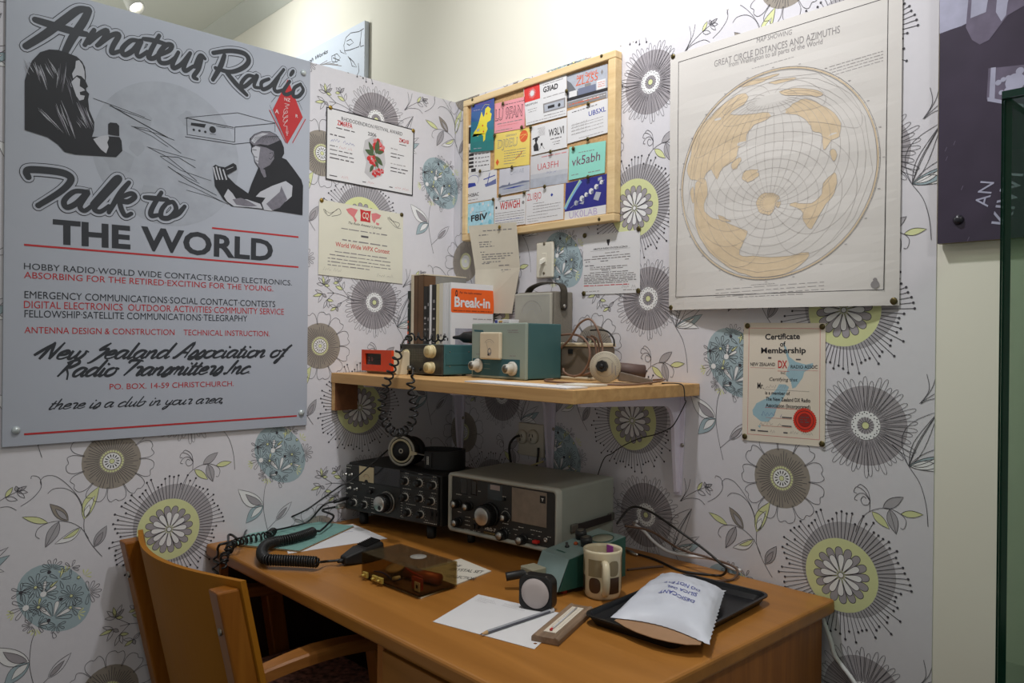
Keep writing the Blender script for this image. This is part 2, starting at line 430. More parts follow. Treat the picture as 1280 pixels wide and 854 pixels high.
for x, y, a0, a1 in ((285, 500, 100, -20), (262, 628, -70, 40), (48, 628, 150, 240), (120, 680, 200, 300), (222, 490, 60, 160)):
    c = gD(x, y)
    for k in range(4):
        a = math.radians(a0+(a1-a0)*k/3); t_poly(petal(c, a, 2*ux, 28*ux, 8*ux, 5), M_wyell, 2)
for x, y in ((165, 488), (68, 558), (205, 580), (163, 652)): t_poly(circ(gD(x, y), 7*ux, 8), M_line, 8)
for x, y in ((118, 540), (240, 568), (128, 607), (265, 505), (237, 608)): t_poly(circ(gD(x, y), 6*ux, 8), M_wyell, 8); t_line(circ(gD(x, y), 6*ux, 8), 0.001, layer=9, closed=True)
for x, y in ((145, 563), (85, 610)): t_poly(circ(gD(x, y), 11*ux, 10), M_wwhite, 8)
t_line(petal(gD(176, 690), math.radians(-70), 0, 28*ux, 18*ux), 0.0009, closed=True)
# stem and leaves under D
t_line(smooth([gD(x, y) for x, y in ((118, 690), (104, 730), (98, 795), (104, 840), (118, 890), (132, 930))]), 0.0011)
t_leaf(gD(98, 795), gD(-30, 745), 60*ux, M_wwhite, M_wgrey, 0.06); t_leaf(gD(98, 795), gD(10, 880), 52*ux, M_wteal, M_wwhite, -0.05); t_leaf(gD(160, 850), gD(240, 762), 34*ux, None, M_wgrey)
t_line([gD(118, 893), gD(160, 850)], 0.0010)
# vine beside C (traced on the right wall instance)
g2 = rel(RW, (973, 599), 760, 600, 3.363); gC = lambda x, y: (C0[0]+g2(x, y)[0], C0[1]+g2(x, y)[1])
t_line(smooth([gC(*p) for p in ((677, 412), (640, 345), (613, 275), (612, 222))]), 0.0011)
t_leaf(gC(611, 222), gC(668, 96), 0.026, M_wyell, M_wwhite, 0.06); t_leaf(gC(614, 214), gC(632, 165), 0.012, M_wleaf)
t_line(smooth([gC(*p) for p in ((608, 190), (600, 140), (565, 70), (520, 12), (485, -2), (468, 12), (470, 30))]), 0.0010)
t_line(smooth([gC(*p) for p in ((606, 170), (585, 110), (550, 70), (510, 58), (490, 72))]), 0.0010)
t_line(smooth([gC(*p) for p in ((628, 312), (605, 262), (570, 222), (525, 197), (488, 192), (460, 203), (452, 228), (464, 245))]), 0.0010)
t_leaf(gC(490, 191), gC(412, 139), 0.013, M_wyell); t_leaf(gC(557, 208), gC(497, 116), 0.021, M_wtaupe, M_wleaf); t_leaf(gC(526, 200), gC(482, 288), 0.022, M_wleaf, None, veins=1)
t_leaf(gC(602, 252), gC(512, 286), 0.018, M_wwhite, M_wyell, 0.08); t_leaf(gC(648, 357), gC(695, 281), 0.021, M_wleaf, M_wgrey)
# leaf fan and stem right of A
g3 = rel(RW, (1085, 538), 840, 340, 1.661); gA = lambda x, y: (A0[0]+g3(x, y)[0], A0[1]+g3(x, y)[1])
t_line(smooth([gA(*p) for p in ((462, 368), (482, 388), (497, 414), (520, 450), (533, 495), (537, 540))]), 0.0011)
t_leaf(gA(497, 414), gA(560, 300), 0.045, None, None, 0.12)
for b in (0.0, 0.06, 0.2): t_line(smooth([gA(497, 414), gA(497+22-60*b, 365), gA(558, 302)], 5), 0.0011)
t_leaf(gA(497, 414), gA(588, 392), 0.022, M_wteal, M_wwhite, -0.05); t_leaf(gA(500, 414), gA(575, 428), 0.018, M_wwhite, None, 0.1); t_leaf(gA(497, 414), gA(585, 372), 0.016, None)
# sprigs above A, right and left
g4 = rel(RW, (805.5, 101), 740, 0, 7.11); gS = lambda x, y: (A0[0]+g4(x, y)[0], A0[1]+g4(x, y)[1])
t_line([gS(*p) for p in ((765, 445), (840, 355), (915, 277), (990, 212))], 0.0010)
t_line(smooth([gS(*p) for p in ((770, 440), (818, 330), (806, 225))]), 0.0010); t_line(smooth([gS(*p) for p in ((775, 440), (835, 310), (857, 207))]), 0.0010)
t_line(smooth([gS(*p) for p in ((772, 445), (830, 390), (930, 345), (985, 366))]), 0.0010)
t_leaf(gS(920, 270), gS(964, 180), 0.0085, M_wyell, None); t_leaf(gS(922, 275), gS(992, 282), 0.0095, None)
for tx, ty in ((1050, 155), (1056, 206), (1037, 258), (983, 168), (1020, 172)): t_leaf(gS(990, 210), gS(tx, ty), 0.0075, M_wleaf if ty < 190 else None)
t_line(smooth([gS(*p) for p in ((1010, 330), (1085, 250), (1140, 150), (1130, 70), (1085, 62), (1075, 90))]), 0.0010)
g5 = rel(LW, (474.5, 133), 360, 60, 10.67); gT = lambda x, y: (A0[0]+g5(x, y)[0], A0[1]+g5(x, y)[1])
t_line([gT(*p) for p in ((960, 715), (880, 635), (805, 520), (745, 412))], 0.0010)
t_line(smooth([gT(*p) for p in ((885, 650), (790, 590), (690, 545), (600, 525))]), 0.0010); t_line(smooth([gT(*p) for p in ((885, 655), (800, 685), (720, 740))]), 0.0010)
t_line([gT(690, 545), gT(560, 410)], 0.0010); t_line([gT(690, 545), gT(590, 620)], 0.0010)
for b, ts in (((745, 412), ((690, 340), (680, 412), (740, 335), (800, 350))), ((560, 408), ((480, 290), (540, 280), (620, 290), (640, 350), (460, 370), (630, 440))), ((540, 525), ((440, 450), (410, 528), (480, 630), (590, 580))), ((600, 615), ((550, 720), (680, 650), (620, 730))), ((720, 740), ((630, 690), (640, 770), (790, 690), (740, 800)))):
    for i, t in enumerate(ts): t_leaf(gT(*b), gT(*t), 0.008, (None, M_wyell, None, M_wleaf)[i % 4], None)
t_leaf(gT(805, 520), gT(710, 455), 0.010, M_wyell); t_leaf(gT(805, 520), gT(825, 420), 0.008, None)
# sprig above B
g6 = rel(RW, (1045.5, 720.5), 1030, 540, 2.72); gB = lambda x, y: (B0[0]+g6(x, y)[0], B0[1]+g6(x, y)[1])
t_line(smooth([gB(*p) for p in ((92, 345), (108, 305), (140, 275), (195, 264), (240, 282), (262, 308), (255, 335), (243, 332))]), 0.0010)
t_leaf(gB(147, 276), gB(206, 335), 0.015, M_wyell); t_leaf(gB(184, 264), gB(253, 227), 0.018, M_wleaf); t_leaf(gB(206, 268), gB(229, 352), 0.020, M_wleaf, None, veins=1); t_leaf(gB(245, 284), gB(320, 287), 0.013, M_wyell)
t_line([gB(139, 275), gB(141, 237)], 0.0010)
for P in (((141, 240), (133, 205), (110, 184), (98, 190)), ((141, 238), (120, 205), (95, 192), (86, 208), (96, 213)), ((140, 240), (122, 216), (100, 216), (88, 232), (98, 238)), ((141, 238), (134, 252), (118, 252), (110, 236), (118, 224), (128, 232))):
    t_line(smooth([gB(*p) for p in P]), 0.0011)

def wallpaper(sheet, u0, u1, v0, v1):
    sheet.clip = (u0, v0, u1, v1)
    for i in range(-6, 5):
        for j in range(-5, 5):
            du, dv = i*LA, -i*LV/2+j*LV+EYE
            if not (u0-1.5 < du+0.7 < u1+1.5): continue
            for it in TILE:
                P = it[1]
                if max(p[0] for p in P)+du < u0 or min(p[0] for p in P)+du > u1 or max(p[1] for p in P)+dv < v0 or min(p[1] for p in P)+dv > v1: continue
                Q = [(p[0]+du, p[1]+dv) for p in P]
                if it[0] == 'p': sheet.poly(Q, it[2], it[3])
                else: sheet.stroke(Q, it[4], it[2], it[3], closed=it[5])
    sheet.clip = None
m = MB()
m.box((-0.06, -2.2, 0), (0, -0.0005, H), M_paper)
wallpaper(Sheet(m, (0, 0, 0), (0, 1, 0), (0, 0, 1), eps=0.0001), -2.2, -0.001, 0.0, H)
tag(m.build('wall_left', origin=(0, 0, 0)), kind='structure')
m = MB()
m.box((-3.4, 0.001, 0), (3.2, 0.12, CEIL+0.05), M_cream)
m.box((0.0005, -0.0006, 0), (XR, 0.003, H), M_paper)
wallpaper(Sheet(m, (0, -0.0006, 0), (1, 0, 0), (0, 0, 1), eps=0.0001), 0.001, XR, 0.0, H)
tag(m.build('wall_right', origin=(0, 0, 0)), kind='structure')
m = MB(); m.box((-3.4, -3.2, CEIL-0.015), (3.2, -0.06, CEIL+0.05), M_ceil); tag(m.build('ceiling'), kind='structure')
m = MB(); m.prism([(0.0, 2.71), (-0.075, CEIL-0.02), (-0.075, CEIL), (0.0, CEIL)], -3.4, 3.2, 0, mat('cornice_paint', (196, 198, 188), 0.85, var=0.01)); tag(m.build('trim_1'), kind='structure')
m = MB(); m.box((-3.4, -3.2, -0.05), (3.2, 0.0, 0.0), mat('floor_carpet', (58, 54, 52), 0.95, var=0.25, scale=400, bump=0.5)); tag(m.build('floor'), kind='structure')
# ------------------------------------------------------------------ desk
ZD = EYE-0.5175
M_desk = wood('desk_varnished_wood', (150, 98, 40), (172, 116, 52), 0.38, axis=0, scale=3, coat=0.12, rings=5)
M_deskv = wood('desk_varnished_end_grain_down', (140, 84, 36), (172, 110, 52), 0.45, axis=2, scale=5)
M_deskd = wood('desk_inside_dark_and_shade', (44, 28, 16), (62, 40, 24), 0.6, axis=2, scale=5)  # dark inner wood; its tone also stands in for kneehole shade
desk = empty('writing_desk', (0.63, -0.4, 0), 0, 'orange-brown varnished wooden desk in the corner carrying the radio sets', 'desk')
def W2(parent):                       # world-space builder helper for children of an unrotated Empty
    return parent.location
def wbuild(mb, name, parent):
    L = parent.location; mb.v = [(x-L.x, y-L.y, z-L.z) for x, y, z in mb.v]
    return mb.build(name, parent)
m = MB(); m.box((0.004, -0.79, ZD-0.03), (1.25, -0.006, ZD), M_desk, 0.007, 3); wbuild(m, 'desk_top', desk)
m = MB(); m.box((0.004, -0.755, 0), (0.013, -0.03, ZD-0.031), M_deskv, 0.001); m.box((0.0132, -0.735, 0.02), (0.015, -0.03, ZD-0.032), M_deskd); wbuild(m, 'side_panel', desk)  # thin dark inner sheet puts the kneehole shade into the panel's colour
m = MB(); m.box((1.205, -0.755, 0), (1.23, -0.02, ZD-0.031), M_deskv, 0.003); wbuild(m, 'end_panel', desk)
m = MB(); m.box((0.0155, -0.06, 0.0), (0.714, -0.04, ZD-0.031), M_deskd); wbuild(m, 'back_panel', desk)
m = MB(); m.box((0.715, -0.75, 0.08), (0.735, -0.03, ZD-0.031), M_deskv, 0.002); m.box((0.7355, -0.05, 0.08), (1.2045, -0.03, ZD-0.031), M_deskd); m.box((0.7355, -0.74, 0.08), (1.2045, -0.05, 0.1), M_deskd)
m.box((0.7355, -0.752, ZD-0.055), (1.2045, -0.73, ZD-0.031), M_desk, 0.002)
wbuild(m, 'pedestal', desk)
zt = ZD-0.06
for i, h in enumerate((0.12, 0.14, 0.17, 0.19)):
    if zt-h < 0.09: h = zt-0.1
    m = MB(); m.box((0.738, -0.754, zt-h+0.012), (1.202, -0.734, zt), M_desk, 0.003)
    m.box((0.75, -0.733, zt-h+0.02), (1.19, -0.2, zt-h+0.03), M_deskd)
    d = wbuild(m, 'drawer', desk)
    m = MB(); m.box((0.90, -0.772, zt-h*0.55-0.008), (1.04, -0.7545, zt-h*0.55+0.008), M_deskv, 0.004); q = m.build('drawer_handle', d)
    q.data.transform(Matrix.Translation(-desk.location))
    zt -= h

# ------------------------------------------------------------------ chair
M_chair = wood('chair_stained_wood', (126, 72, 16), (152, 96, 28), 0.4, axis=2, scale=4, coat=0.1)
M_chply = wood('chair_back_plywood', (150, 96, 18), (160, 104, 22), 0.6, axis=2, scale=2, rings=2, spec=0.2)
M_arm = wood('chair_arm_wood', (130, 80, 34), (176, 118, 58), 0.38, axis=1, scale=4, coat=0.15)
M_chrome = mat('bolt_steel', (150, 145, 135), 0.35, 0.9)
chair = empty('armchair', (0.290, -0.840, 0), math.radians(1.5), 'brown wooden office armchair with curved plywood back pulled up to the desk', 'chair')
def lean(z): return -0.03-0.085*max(0, (z-0.44))/0.4        # how far the back leans behind the seat
for sx in (-1, 1):
    m = MB(); cx = sx*0.240
    pts = []
    w = 0.020
    for z in (0.0, 0.44, 0.814):
        y = lean(z) if z > 0.44 else -0.03
        if z == 0.0: y = -0.07
        pts.append([(cx-w, y-0.046, z), (cx+w, y-0.046, z), (cx+w, y-0.002, z), (cx-w, y-0.002, z)])
    m.hexa(pts[0]+pts[1], M_chair, 0.002); m.hexa(pts[1]+pts[2], M_chair, 0.004)
    leg = m.build('back_post', chair)
    m = MB(); m.lathe([(0.0075, 0), (0.0075, 0.003), (0.004, 0.004)], M_chrome, M=T((cx, lean(0.735)-0.0455, 0.735), 0, PI/2), n=14); m.build('bolt', leg)
    m = MB(); m.hexa([(cx-0.02, 0.29, 0), (cx+0.02, 0.29, 0), (cx+0.02, 0.33, 0), (cx-0.02, 0.33, 0), (cx-0.02, 0.19, 0.618), (cx+0.02, 0.19, 0.618), (cx+0.02, 0.235, 0.618), (cx-0.02, 0.235, 0.618)], M_chair, 0.004); m.build('front_leg', chair)
    # arm: flat rail, dished, rounded at the front
    m = MB(); N = 26; vs = []; fs = []
    for k in range(N+1):
        t = k/N; y = lean(0.64)+0.0+t*0.31; x = cx; z = 0.642+0.012*math.sin(PI*min(1, t*1.15))-0.012*max(0, t-0.85)/0.15
        hw = 0.017+0.008*math.sin(PI*min(1, t)*0.85)
        if t > 0.93: hw *= math.sqrt(max(0.02, 1-((t-0.93)/0.075)**2))
        th = 0.024
        vs += [(x-hw, y, z-0.004), (x-hw*0.8, y, z), (x+hw*0.8, y, z), (x+hw, y, z-0.004), (x+hw, y, z-th), (x-hw, y, z-th)]
    for k in range(N):
        for q in range(6): fs.append((k*6+q, k*6+(q+1) % 6, (k+1)*6+(q+1) % 6, (k+1)*6+q))
    fs.append(tuple(range(6))); fs.append(tuple(N*6+q for q in range(6))[::-1])
    m.add(vs, fs, M_arm); m.build('armrest', chair)
m = MB(); N = 28; vs = []; fs = []; zs = [0.47+0.358*k/8 for k in range(9)]
for k in range(N+1):
    t = k/N; x = -0.262+0.525*t; sag = 0.058*math.sin(PI*t)**1.0
    for z in zs:
        y = lean(z)-sag
        vs += [(x, y, z), (x, y+0.011, z)]
R_ = len(zs)*2
for k in range(N):
    for j in range(len(zs)-1):
        a = k*R_+j*2; b = a+R_
        fs += [(a, b, b+2, a+2), (a+1, a+3, b+3, b+1)]
    a = k*R_; b = a+R_; fs.append((a, a+1, b+1, b)); a = k*R_+R_-2; b = a+R_; fs.append((a, b, b+1, a+1))
for k in (0, N):
    for j in range(len(zs)-1):
        a = k*R_+j*2; q = (a, a+2, a+3, a+1); fs.append(q if k == 0 else q[::-1])
m.add(vs, fs, M_chply, False); m.build('backrest', chair)
m = MB(); m.box((-0.205, 0.0, 0.37), (0.205, 0.31, 0.42), M_chair, 0.004); m.build('seat_frame', chair)
M_uph = mat('seat_upholstery', (150, 112, 104), 0.95, var=0.75, scale=70, bump=0.6)
m = MB(); m.box((-0.205, -0.02, 0.42), (0.205, 0.33, 0.475), M_uph, 0.02, 4, smooth=True); m.build('seat_cushion', chair)

# ------------------------------------------------------------------ shelf
ZS = EYE-0.0965
M_shelf = wood('shelf_pine', (186, 142, 88), (214, 172, 116), 0.5, axis=0, scale=5)
M_shelfd = wood('shelf_block_dark', (96, 60, 36), (120, 78, 48), 0.6, axis=0, scale=5)
M_brkt = mat('bracket_white_paint', (214, 208, 222), 0.5, var=0.02)
shelf = empty('timber_shelf', (0.46, -0.22, ZS-0.028), 0, 'pale timber wall shelf fitted into the corner above the receivers', 'shelf')
m = MB(); m.box((0.003, -0.44, ZS-0.028), (0.922, -0.002, ZS), M_shelf, 0.0015); wbuild(m, 'shelf_board', shelf)
ye = onx(447, 490, 0.021).y
m = MB(); m.box((0.003, -0.438, ZS-0.028-0.078), (0.02, ye, ZS-0.0285), M_shelf, 0.001)
m.box((0.0202, -0.4375, ZS-0.028-0.0775), (0.0215, ye, ZS-0.0288), M_shelfd); wbuild(m, 'wall_batten', shelf)
for x, L in ((0.050, 0.224), (0.443, 0.232), (0.866, 0.232)):
    b = MB(); zb = ZS-0.0285
    n = 10
    prof = [(-0.004, zb-L), (-0.016, zb-L), (-0.030, zb-0.075)]
    for k in range(7): a = PI/2*k/6; prof.append((-0.030-0.035*(1-math.cos(a)), zb-0.075+0.05*math.sin(a)))
    prof += [(-0.36, zb-0.012), (-0.36, zb-0.001), (-0.004, zb-0.001)]
    b.prism(prof, x-0.005, x+0.005, 0, M_brkt, 0.001)
    b.hexa([(x-0.009, -0.006, zb-L-0.008), (x+0.009, -0.006, zb-L-0.008), (x+0.009, -0.0015, zb-L-0.008), (x-0.009, -0.0015, zb-L-0.008), (x-0.019, -0.006, zb-0.001), (x+0.019, -0.006, zb-0.001), (x+0.019, -0.0015, zb-0.001), (x-0.019, -0.0015, zb-0.001)], M_brkt)
    b.hexa([(x-0.012, -0.36, zb-0.005), (x+0.012, -0.36, zb-0.005), (x+0.019, -0.006, zb-0.005), (x-0.019, -0.006, zb-0.005), (x-0.012, -0.36, zb-0.001), (x+0.012, -0.36, zb-0.001), (x+0.019, -0.006, zb-0.001), (x-0.019, -0.006, zb-0.001)], M_brkt)
    br = wbuild(b, 'bracket', shelf)
    for dz in (L-0.012, 0.12):
        m = MB(); m.lathe([(0.005, 0), (0.005, 0.0015), (0.002, 0.003)], M_chrome, M=T((x+(0.012 if dz < 0.2 else 0), -0.006, zb-dz), 0, PI/2), n=12)
        m.v = [(a-shelf.location.x, b_-shelf.location.y, c-shelf.location.z) for a, b_, c in m.v]; m.build('screw', br)
# ------------------------------------------------------------------ big poster panel on the left partition
M_post = mat('poster_blue_grey', (166, 171, 182), 0.5, var=0.015, scale=4)
M_pblk = mat('poster_black_ink', (32, 34, 40), 0.5, var=0.05)
M_pdk = mat('poster_dark_grey_ink', (47, 50, 56), 0.5, var=0.03)
M_pred = mat('poster_red_ink', (176, 44, 48), 0.5, var=0.03)
M_plt = mat('poster_light_tone', (176, 178, 186), 0.5, var=0.02)
M_pmid = mat('poster_mid_grey', (112, 110, 120), 0.5, var=0.12, scale=120)
M_moon = mat('poster_moon_grey', (157, 162, 172), 0.5, var=0.07, scale=26)
M_pwht = mat('poster_white_ink', (205, 200, 200), 0.5, var=0.02)
M_stud = mat('stud_clear_plastic', (190, 198, 200), 0.15, 0.3, var=0.02)
PX = 0.0085
ptl = onx(388, 77, PX); pbr = onx(383.5, 531.5, PX)
PY0, PY1, PZ0, PZ1 = onx(2.5, 558, PX).y, pbr.y, pbr.z, ptl.z
m = MB(); m.box((0.0018, PY0, PZ0), (PX, PY1, PZ1), M_post, 0.0006, 1)
S = Sheet(m, (PX, 0, 0), (0, 1, 0), (0, 0, 1))
def pw(px, py): p = onx(px, py, PX); return (p.y, p.z)
def conv(fn, ox, oy, sc): return lambda P: [fn(ox+x/sc, oy+y/sc) for x, y in P]
def sm(P, n=6): return [(q[0], q[1]) for q in catmull([(p[0], p[1], 0) for p in P], n)]
def brush(cv, strokes, w, stage):
    Q = [sm(cv(st), 7) for st in strokes]
    def tp(W): return lambda t: W*(0.72+0.28*math.sin(PI*min(1, max(0, t*0.9+0.08))))
    def put(W, M_, lay):
        for q in Q:
            S.stroke(q, tp(W), M_, lay)
            for e in (q[0], q[-1]): S.disc(e, W*0.40, M_, lay, 10)
    if stage == 0: put(w+0.0145, M_pblk, 3)
    elif stage == 1: put(w+0.0112, M_post, 4)
    else: put(w, M_pdk, 6)
# moon
mc = pw(212, 193); S.disc(mc, 0.172, M_moon, 1, 48)
for x, y, r in ((175, 150, .03), (150, 200, .035), (190, 245, .028), (235, 150, .022), (170, 185, .02), (265, 235, .03)):
    c = pw(x, y); S.poly([(c[0]+r*random.uniform(.7, 1.2)*math.cos(a), c[1]+r*random.uniform(.6, 1.1)*math.sin(a)) for a in [2*PI*k/14 for k in range(14)]], mat('poster_moon_sea', (152, 157, 166), 0.5, var=0.06, scale=30), 2)
c1 = conv(pw, 20, 0, 6.4); c2 = conv(pw, 200, 40, 5.695); c3 = conv(pw, 20, 195, 5.565)
am1 = [[(78, 372), (240, 270), (400, 150), (500, 80), (580, 78)], [(583, 85), (540, 170), (450, 305), (385, 430)], [(155, 160), (300, 205), (450, 250), (560, 275)],
       [(625, 240), (590, 300), (548, 362)], [(580, 345), (660, 275), (728, 245), (700, 310), (648, 365)], [(660, 360), (760, 285), (822, 280), (775, 370), (765, 425), (830, 410)],
       [(985, 330), (920, 325), (850, 390), (865, 440), (935, 405), (1000, 325), (965, 420), (985, 455), (1050, 415)],
       [(1145, 285), (1085, 390), (1060, 460), (1105, 465), (1150, 425)], [(1020, 312), (1100, 325), (1195, 352)],
       [(1150, 440), (1225, 405), (1245, 362), (1195, 365), (1140, 440), (1155, 500), (1220, 500), (1280, 455)]]
am2 = [[(130, 145), (90, 225), (97, 258), (150, 230), (212, 152)], [(215, 150), (170, 245), (180, 278), (235, 245)], [(245, 250), (285, 170), (318, 190)], [(300, 172), (275, 260), (238, 318), (262, 335)]]
ra = [[(378, 150), (500, 135), (600, 155), (630, 205), (590, 255), (500, 285), (395, 258)], [(458, 165), (430, 245), (375, 340)], [(470, 285), (540, 370), (615, 448)],
      [(680, 322), (625, 312), (578, 365), (598, 390), (655, 345), (692, 312), (668, 385), (705, 398)], [(775, 335), (722, 360), (730, 408), (785, 385), (840, 320), (880, 268)], [(845, 320), (812, 395), (830, 425), (875, 412)],
      [(922, 352), (878, 420), (898, 446), (948, 425)], [(948, 278), (928, 308)], [(1000, 372), (955, 400), (948, 455), (985, 458), (1018, 415), (1000, 375)]]
def brush_all(groups):
    for stage in (0, 1, 2):
        for cv_, st, w in groups: brush(cv_, st, w, stage)
brush_all([(c1, am1[:3], 0.0172), (c1, am1[3:], 0.0118), (c2, am2, 0.0112), (c2, ra[:3], 0.0130), (c2, ra[3:], 0.0108)])
tk = [[(85, 148), (72, 112), (105, 95), (250, 105), (345, 125), (382, 165), (320, 240), (155, 345)], [(490, 250), (405, 248), (335, 310), (352, 358), (420, 330), (500, 252), (445, 345), (475, 382), (530, 345)],
           [(530, 335), (620, 235), (695, 155), (715, 170), (620, 275), (545, 362), (585, 388), (645, 350)], [(785, 185), (720, 265), (645, 392)], [(705, 300), (795, 262), (825, 285), (780, 318), (722, 322), (755, 412), (800, 402)],
           [(1010, 255), (945, 365), (940, 415), (985, 412)], [(895, 288), (970, 296), (1050, 305)], [(1062, 315), (1015, 370), (1010, 425), (1065, 430), (1112, 375), (1092, 322), (1055, 330)], [(1085, 425), (1130, 400), (1172, 352)]]
brush_all([(c3, tk[:1], 0.0158), (c3, tk[1:], 0.0125)])
def tline(txt, p0, p1, hpx, m_, bold=0.0, layer=2, shear=0.0, fn=None, sh=None):
    fn = fn or pw; sh = sh or S
    a = fn(*p0); b = fn(*p1); t = fn(p0[0], p0[1]-hpx); d = (b[0]-a[0], b[1]-a[1])
    sh.text(txt, a[0], a[1], t[1]-a[1], m_, layer, width=math.hypot(*d), bold=bold, shear=shear, rot=math.atan2(d[1], d[0]))
tline('THE', (66, 303.5), (163, 310.5), 28.5, M_pdk, 0.035); tline('WORLD', (176, 311.5), (341, 326), 28, M_pdk, 0.03)
def pline(a, b, wpx=2.2): S.stroke([pw(*a), pw(*b)], wpx*0.0019, M_pred, 2)
pline((30, 306), (373, 334)); pline((265, 285), (373, 296.5)); pline((30, 543), (371, 520))
k_ = M_pdk; r_ = M_pred
tline('HOBBY RADIO·WORLD WIDE CONTACTS·RADIO ELECTRONICS.', (29.9, 336.6), (364.6, 357), 8, k_); tline('ABSORBING FOR THE RETIRED·EXCITING FOR THE YOUNG.', (29.9, 347.6), (341.4, 364.3), 8, r_)
tline('EMERGENCY COMMUNICATIONS·SOCIAL CONTACT·CONTESTS', (30.5, 372.7), (344, 384), 9, k_); tline('DIGITAL ELECTRONICS  OUTDOOR ACTIVITIES·COMMUNITY SERVICE', (29.9, 385.0), (354.8, 393.5), 9, r_)
tline('FELLOWSHIP·SATELLITE COMMUNICATIONS·TELEGRAPHY', (30.5, 396.5), (309, 402), 9, k_); tline('ANTENNA DESIGN & CONSTRUCTION    TECHNICAL INSTRUCTION.', (30.5, 416.5), (337, 420.5), 8, r_); tline('PO. BOX. 14-59 CHRISTCHURCH.', (137, 487), (292, 482.7), 7, r_)
# casual brush script
GL = {'a': ([[(.75,.95),(.35,1),(.05,.55),(.15,.05),(.45,.1),(.78,.95)], [(.8,1),(.7,.3),(.82,0),(1.05,.25)]], 1.0), 'b': ([[(.15,2),(.05,.4),(.18,0),(.5,.05),(.75,.5),(.6,.95),(.2,.7)], [(.6,.95),(.95,.8)]], .95),
 'c': ([[(.75,.8),(.5,1),(.1,.6),(.1,.1),(.4,0),(.85,.3)]], .8), 'd': ([[(.7,.95),(.35,1),(.05,.5),(.15,.05),(.45,.1),(.78,.7)], [(.95,2),(.75,.4),(.85,0),(1.1,.25)]], 1.05),
 'e': ([[(.1,.45),(.5,.55),(.65,.85),(.45,1),(.1,.7),(.1,.15),(.4,0),(.85,.3)]], .8), 'f': ([[(.75,1.8),(.5,1.2),(.2,-.6),(0,-.8),(.1,-.3),(.6,.2)], [(.05,1.05),(.65,1.05)]], .6),
 'h': ([[(.15,2),(.1,0)], [(.1,.5),(.45,1),(.65,.85),(.6,.1),(.75,0),(.98,.25)]], .95), 'i': ([[(.15,1),(.1,.15),(.25,0),(.48,.25)], [(.27,1.55),(.22,1.35)]], .45), 'l': ([[(.2,2),(.1,.2),(.25,0),(.48,.25)]], .45),
 'm': ([[(.1,1),(.05,0)], [(.08,.6),(.4,1),(.5,.8),(.45,0)], [(.48,.6),(.8,1),(.92,.8),(.87,.1),(1,0),(1.22,.25)]], 1.2), 'n': ([[(.1,1),(.05,0)], [(.08,.6),(.45,1),(.6,.8),(.55,.1),(.7,0),(.92,.25)]], .9),
 'o': ([[(.45,1),(.1,.75),(.08,.2),(.4,0),(.75,.3),(.72,.8),(.42,1)], [(.6,.92),(.95,.85)]], .85), 'r': ([[(.05,.9),(.15,1.05),(.5,.95),(.42,.1),(.55,0),(.78,.25)]], .7), 's': ([[(0,.1),(.4,1),(.6,.5),(.4,-.1),(.1,-.15),(.15,.1),(.72,.25)]], .65),
 't': ([[(.25,1.6),(.1,.2),(.25,0),(.52,.25)], [(-.05,1.05),(.5,1.08)]], .5), 'u': ([[(.1,1),(.08,.2),(.3,0),(.62,.6)], [(.68,1),(.6,.15),(.75,0),(.98,.25)]], .95), 'w': ([[(.1,1),(.1,.1),(.35,.05),(.6,.7)], [(.62,1),(.6,.1),(.9,.05),(1.1,.6),(1.05,.95),(1.3,.8)]], 1.25),
 'y': ([[(.1,1),(.1,.3),(.35,.1),(.65,.6)], [(.7,1),(.55,-.4),(.2,-.9),(.15,-.5),(.92,.2)]], .9), 'N': ([[(-.5,.45),(.35,2)], [(.05,0),(.3,2)], [(.3,2),(.72,0)], [(.72,0),(1,2)]], 1.15), 'Z': ([[(.2,1.1),(.7,1.95)], [(.15,1.05),(.85,1.15),(.25,-.3),(-.05,-.55)]], .9),
 'A': ([[(-.2,.1),(.1,.2),(.9,2.1),(.85,0)], [(.3,.75),(.95,.7)]], 1.15), 'R': ([[(.45,1.9),(.1,0)], [(.1,1.6),(.7,2),(1,1.6),(.6,1.1),(.35,1),(.75,.3),(1,-.4)]], 1.15), 'T': ([[(0,1.55),(.1,1.9),(.8,1.9),(1.15,1.8)], [(.85,1.85),(.3,0)]], .95), 'I': ([[(.45,1.9),(.1,0)], [(-.2,0),(.1,.15)]], .55),
 '.': ([[(.1,.1),(.14,.02)]], .4), ',': ([[(.15,.1),(.02,-.3)]], .4), ' ': ([], .55)}
def script(sh, txt, a, b, xh, width, m_, layer=2, w=0.2, slant=0.5, rot=0.0):
    tot = sum(GL[c][1] for c in txt); sx = width/tot; x = 0; cr, sr = math.cos(rot), math.sin(rot)
    for c in txt:
        for st in GL[c][0]:
            P = [((x+p[0])*sx+p[1]*slant*xh, p[1]*xh) for p in st]
            Q = sm(P, 5)
            sh.stroke([(a+p[0]*cr-p[1]*sr, b+p[0]*sr+p[1]*cr) for p in Q], lambda t: w*xh*(0.65+0.55*math.sin(PI*min(1, t+.15))), m_, layer)
        x += GL[c][1]
def sline(txt, p0, p1, xhpx, w=0.3, sl=0.65):
    a = pw(*p0); b = pw(*p1); t = pw(p0[0], p0[1]-xhpx); d = (b[0]-a[0], b[1]-a[1])
    script(S, txt, a[0], a[1], t[1]-a[1], math.hypot(*d), k_, 2, w, sl, math.atan2(d[1], d[0]))
sline('New Zealand Association of', (48, 449), (354, 446.5), 10.5); sline('Radio Transmitters Inc.', (70, 471), (314, 467), 10.5); sline('there is a club in your area,', (60, 512), (280, 503.5), 6.5, 0.24)
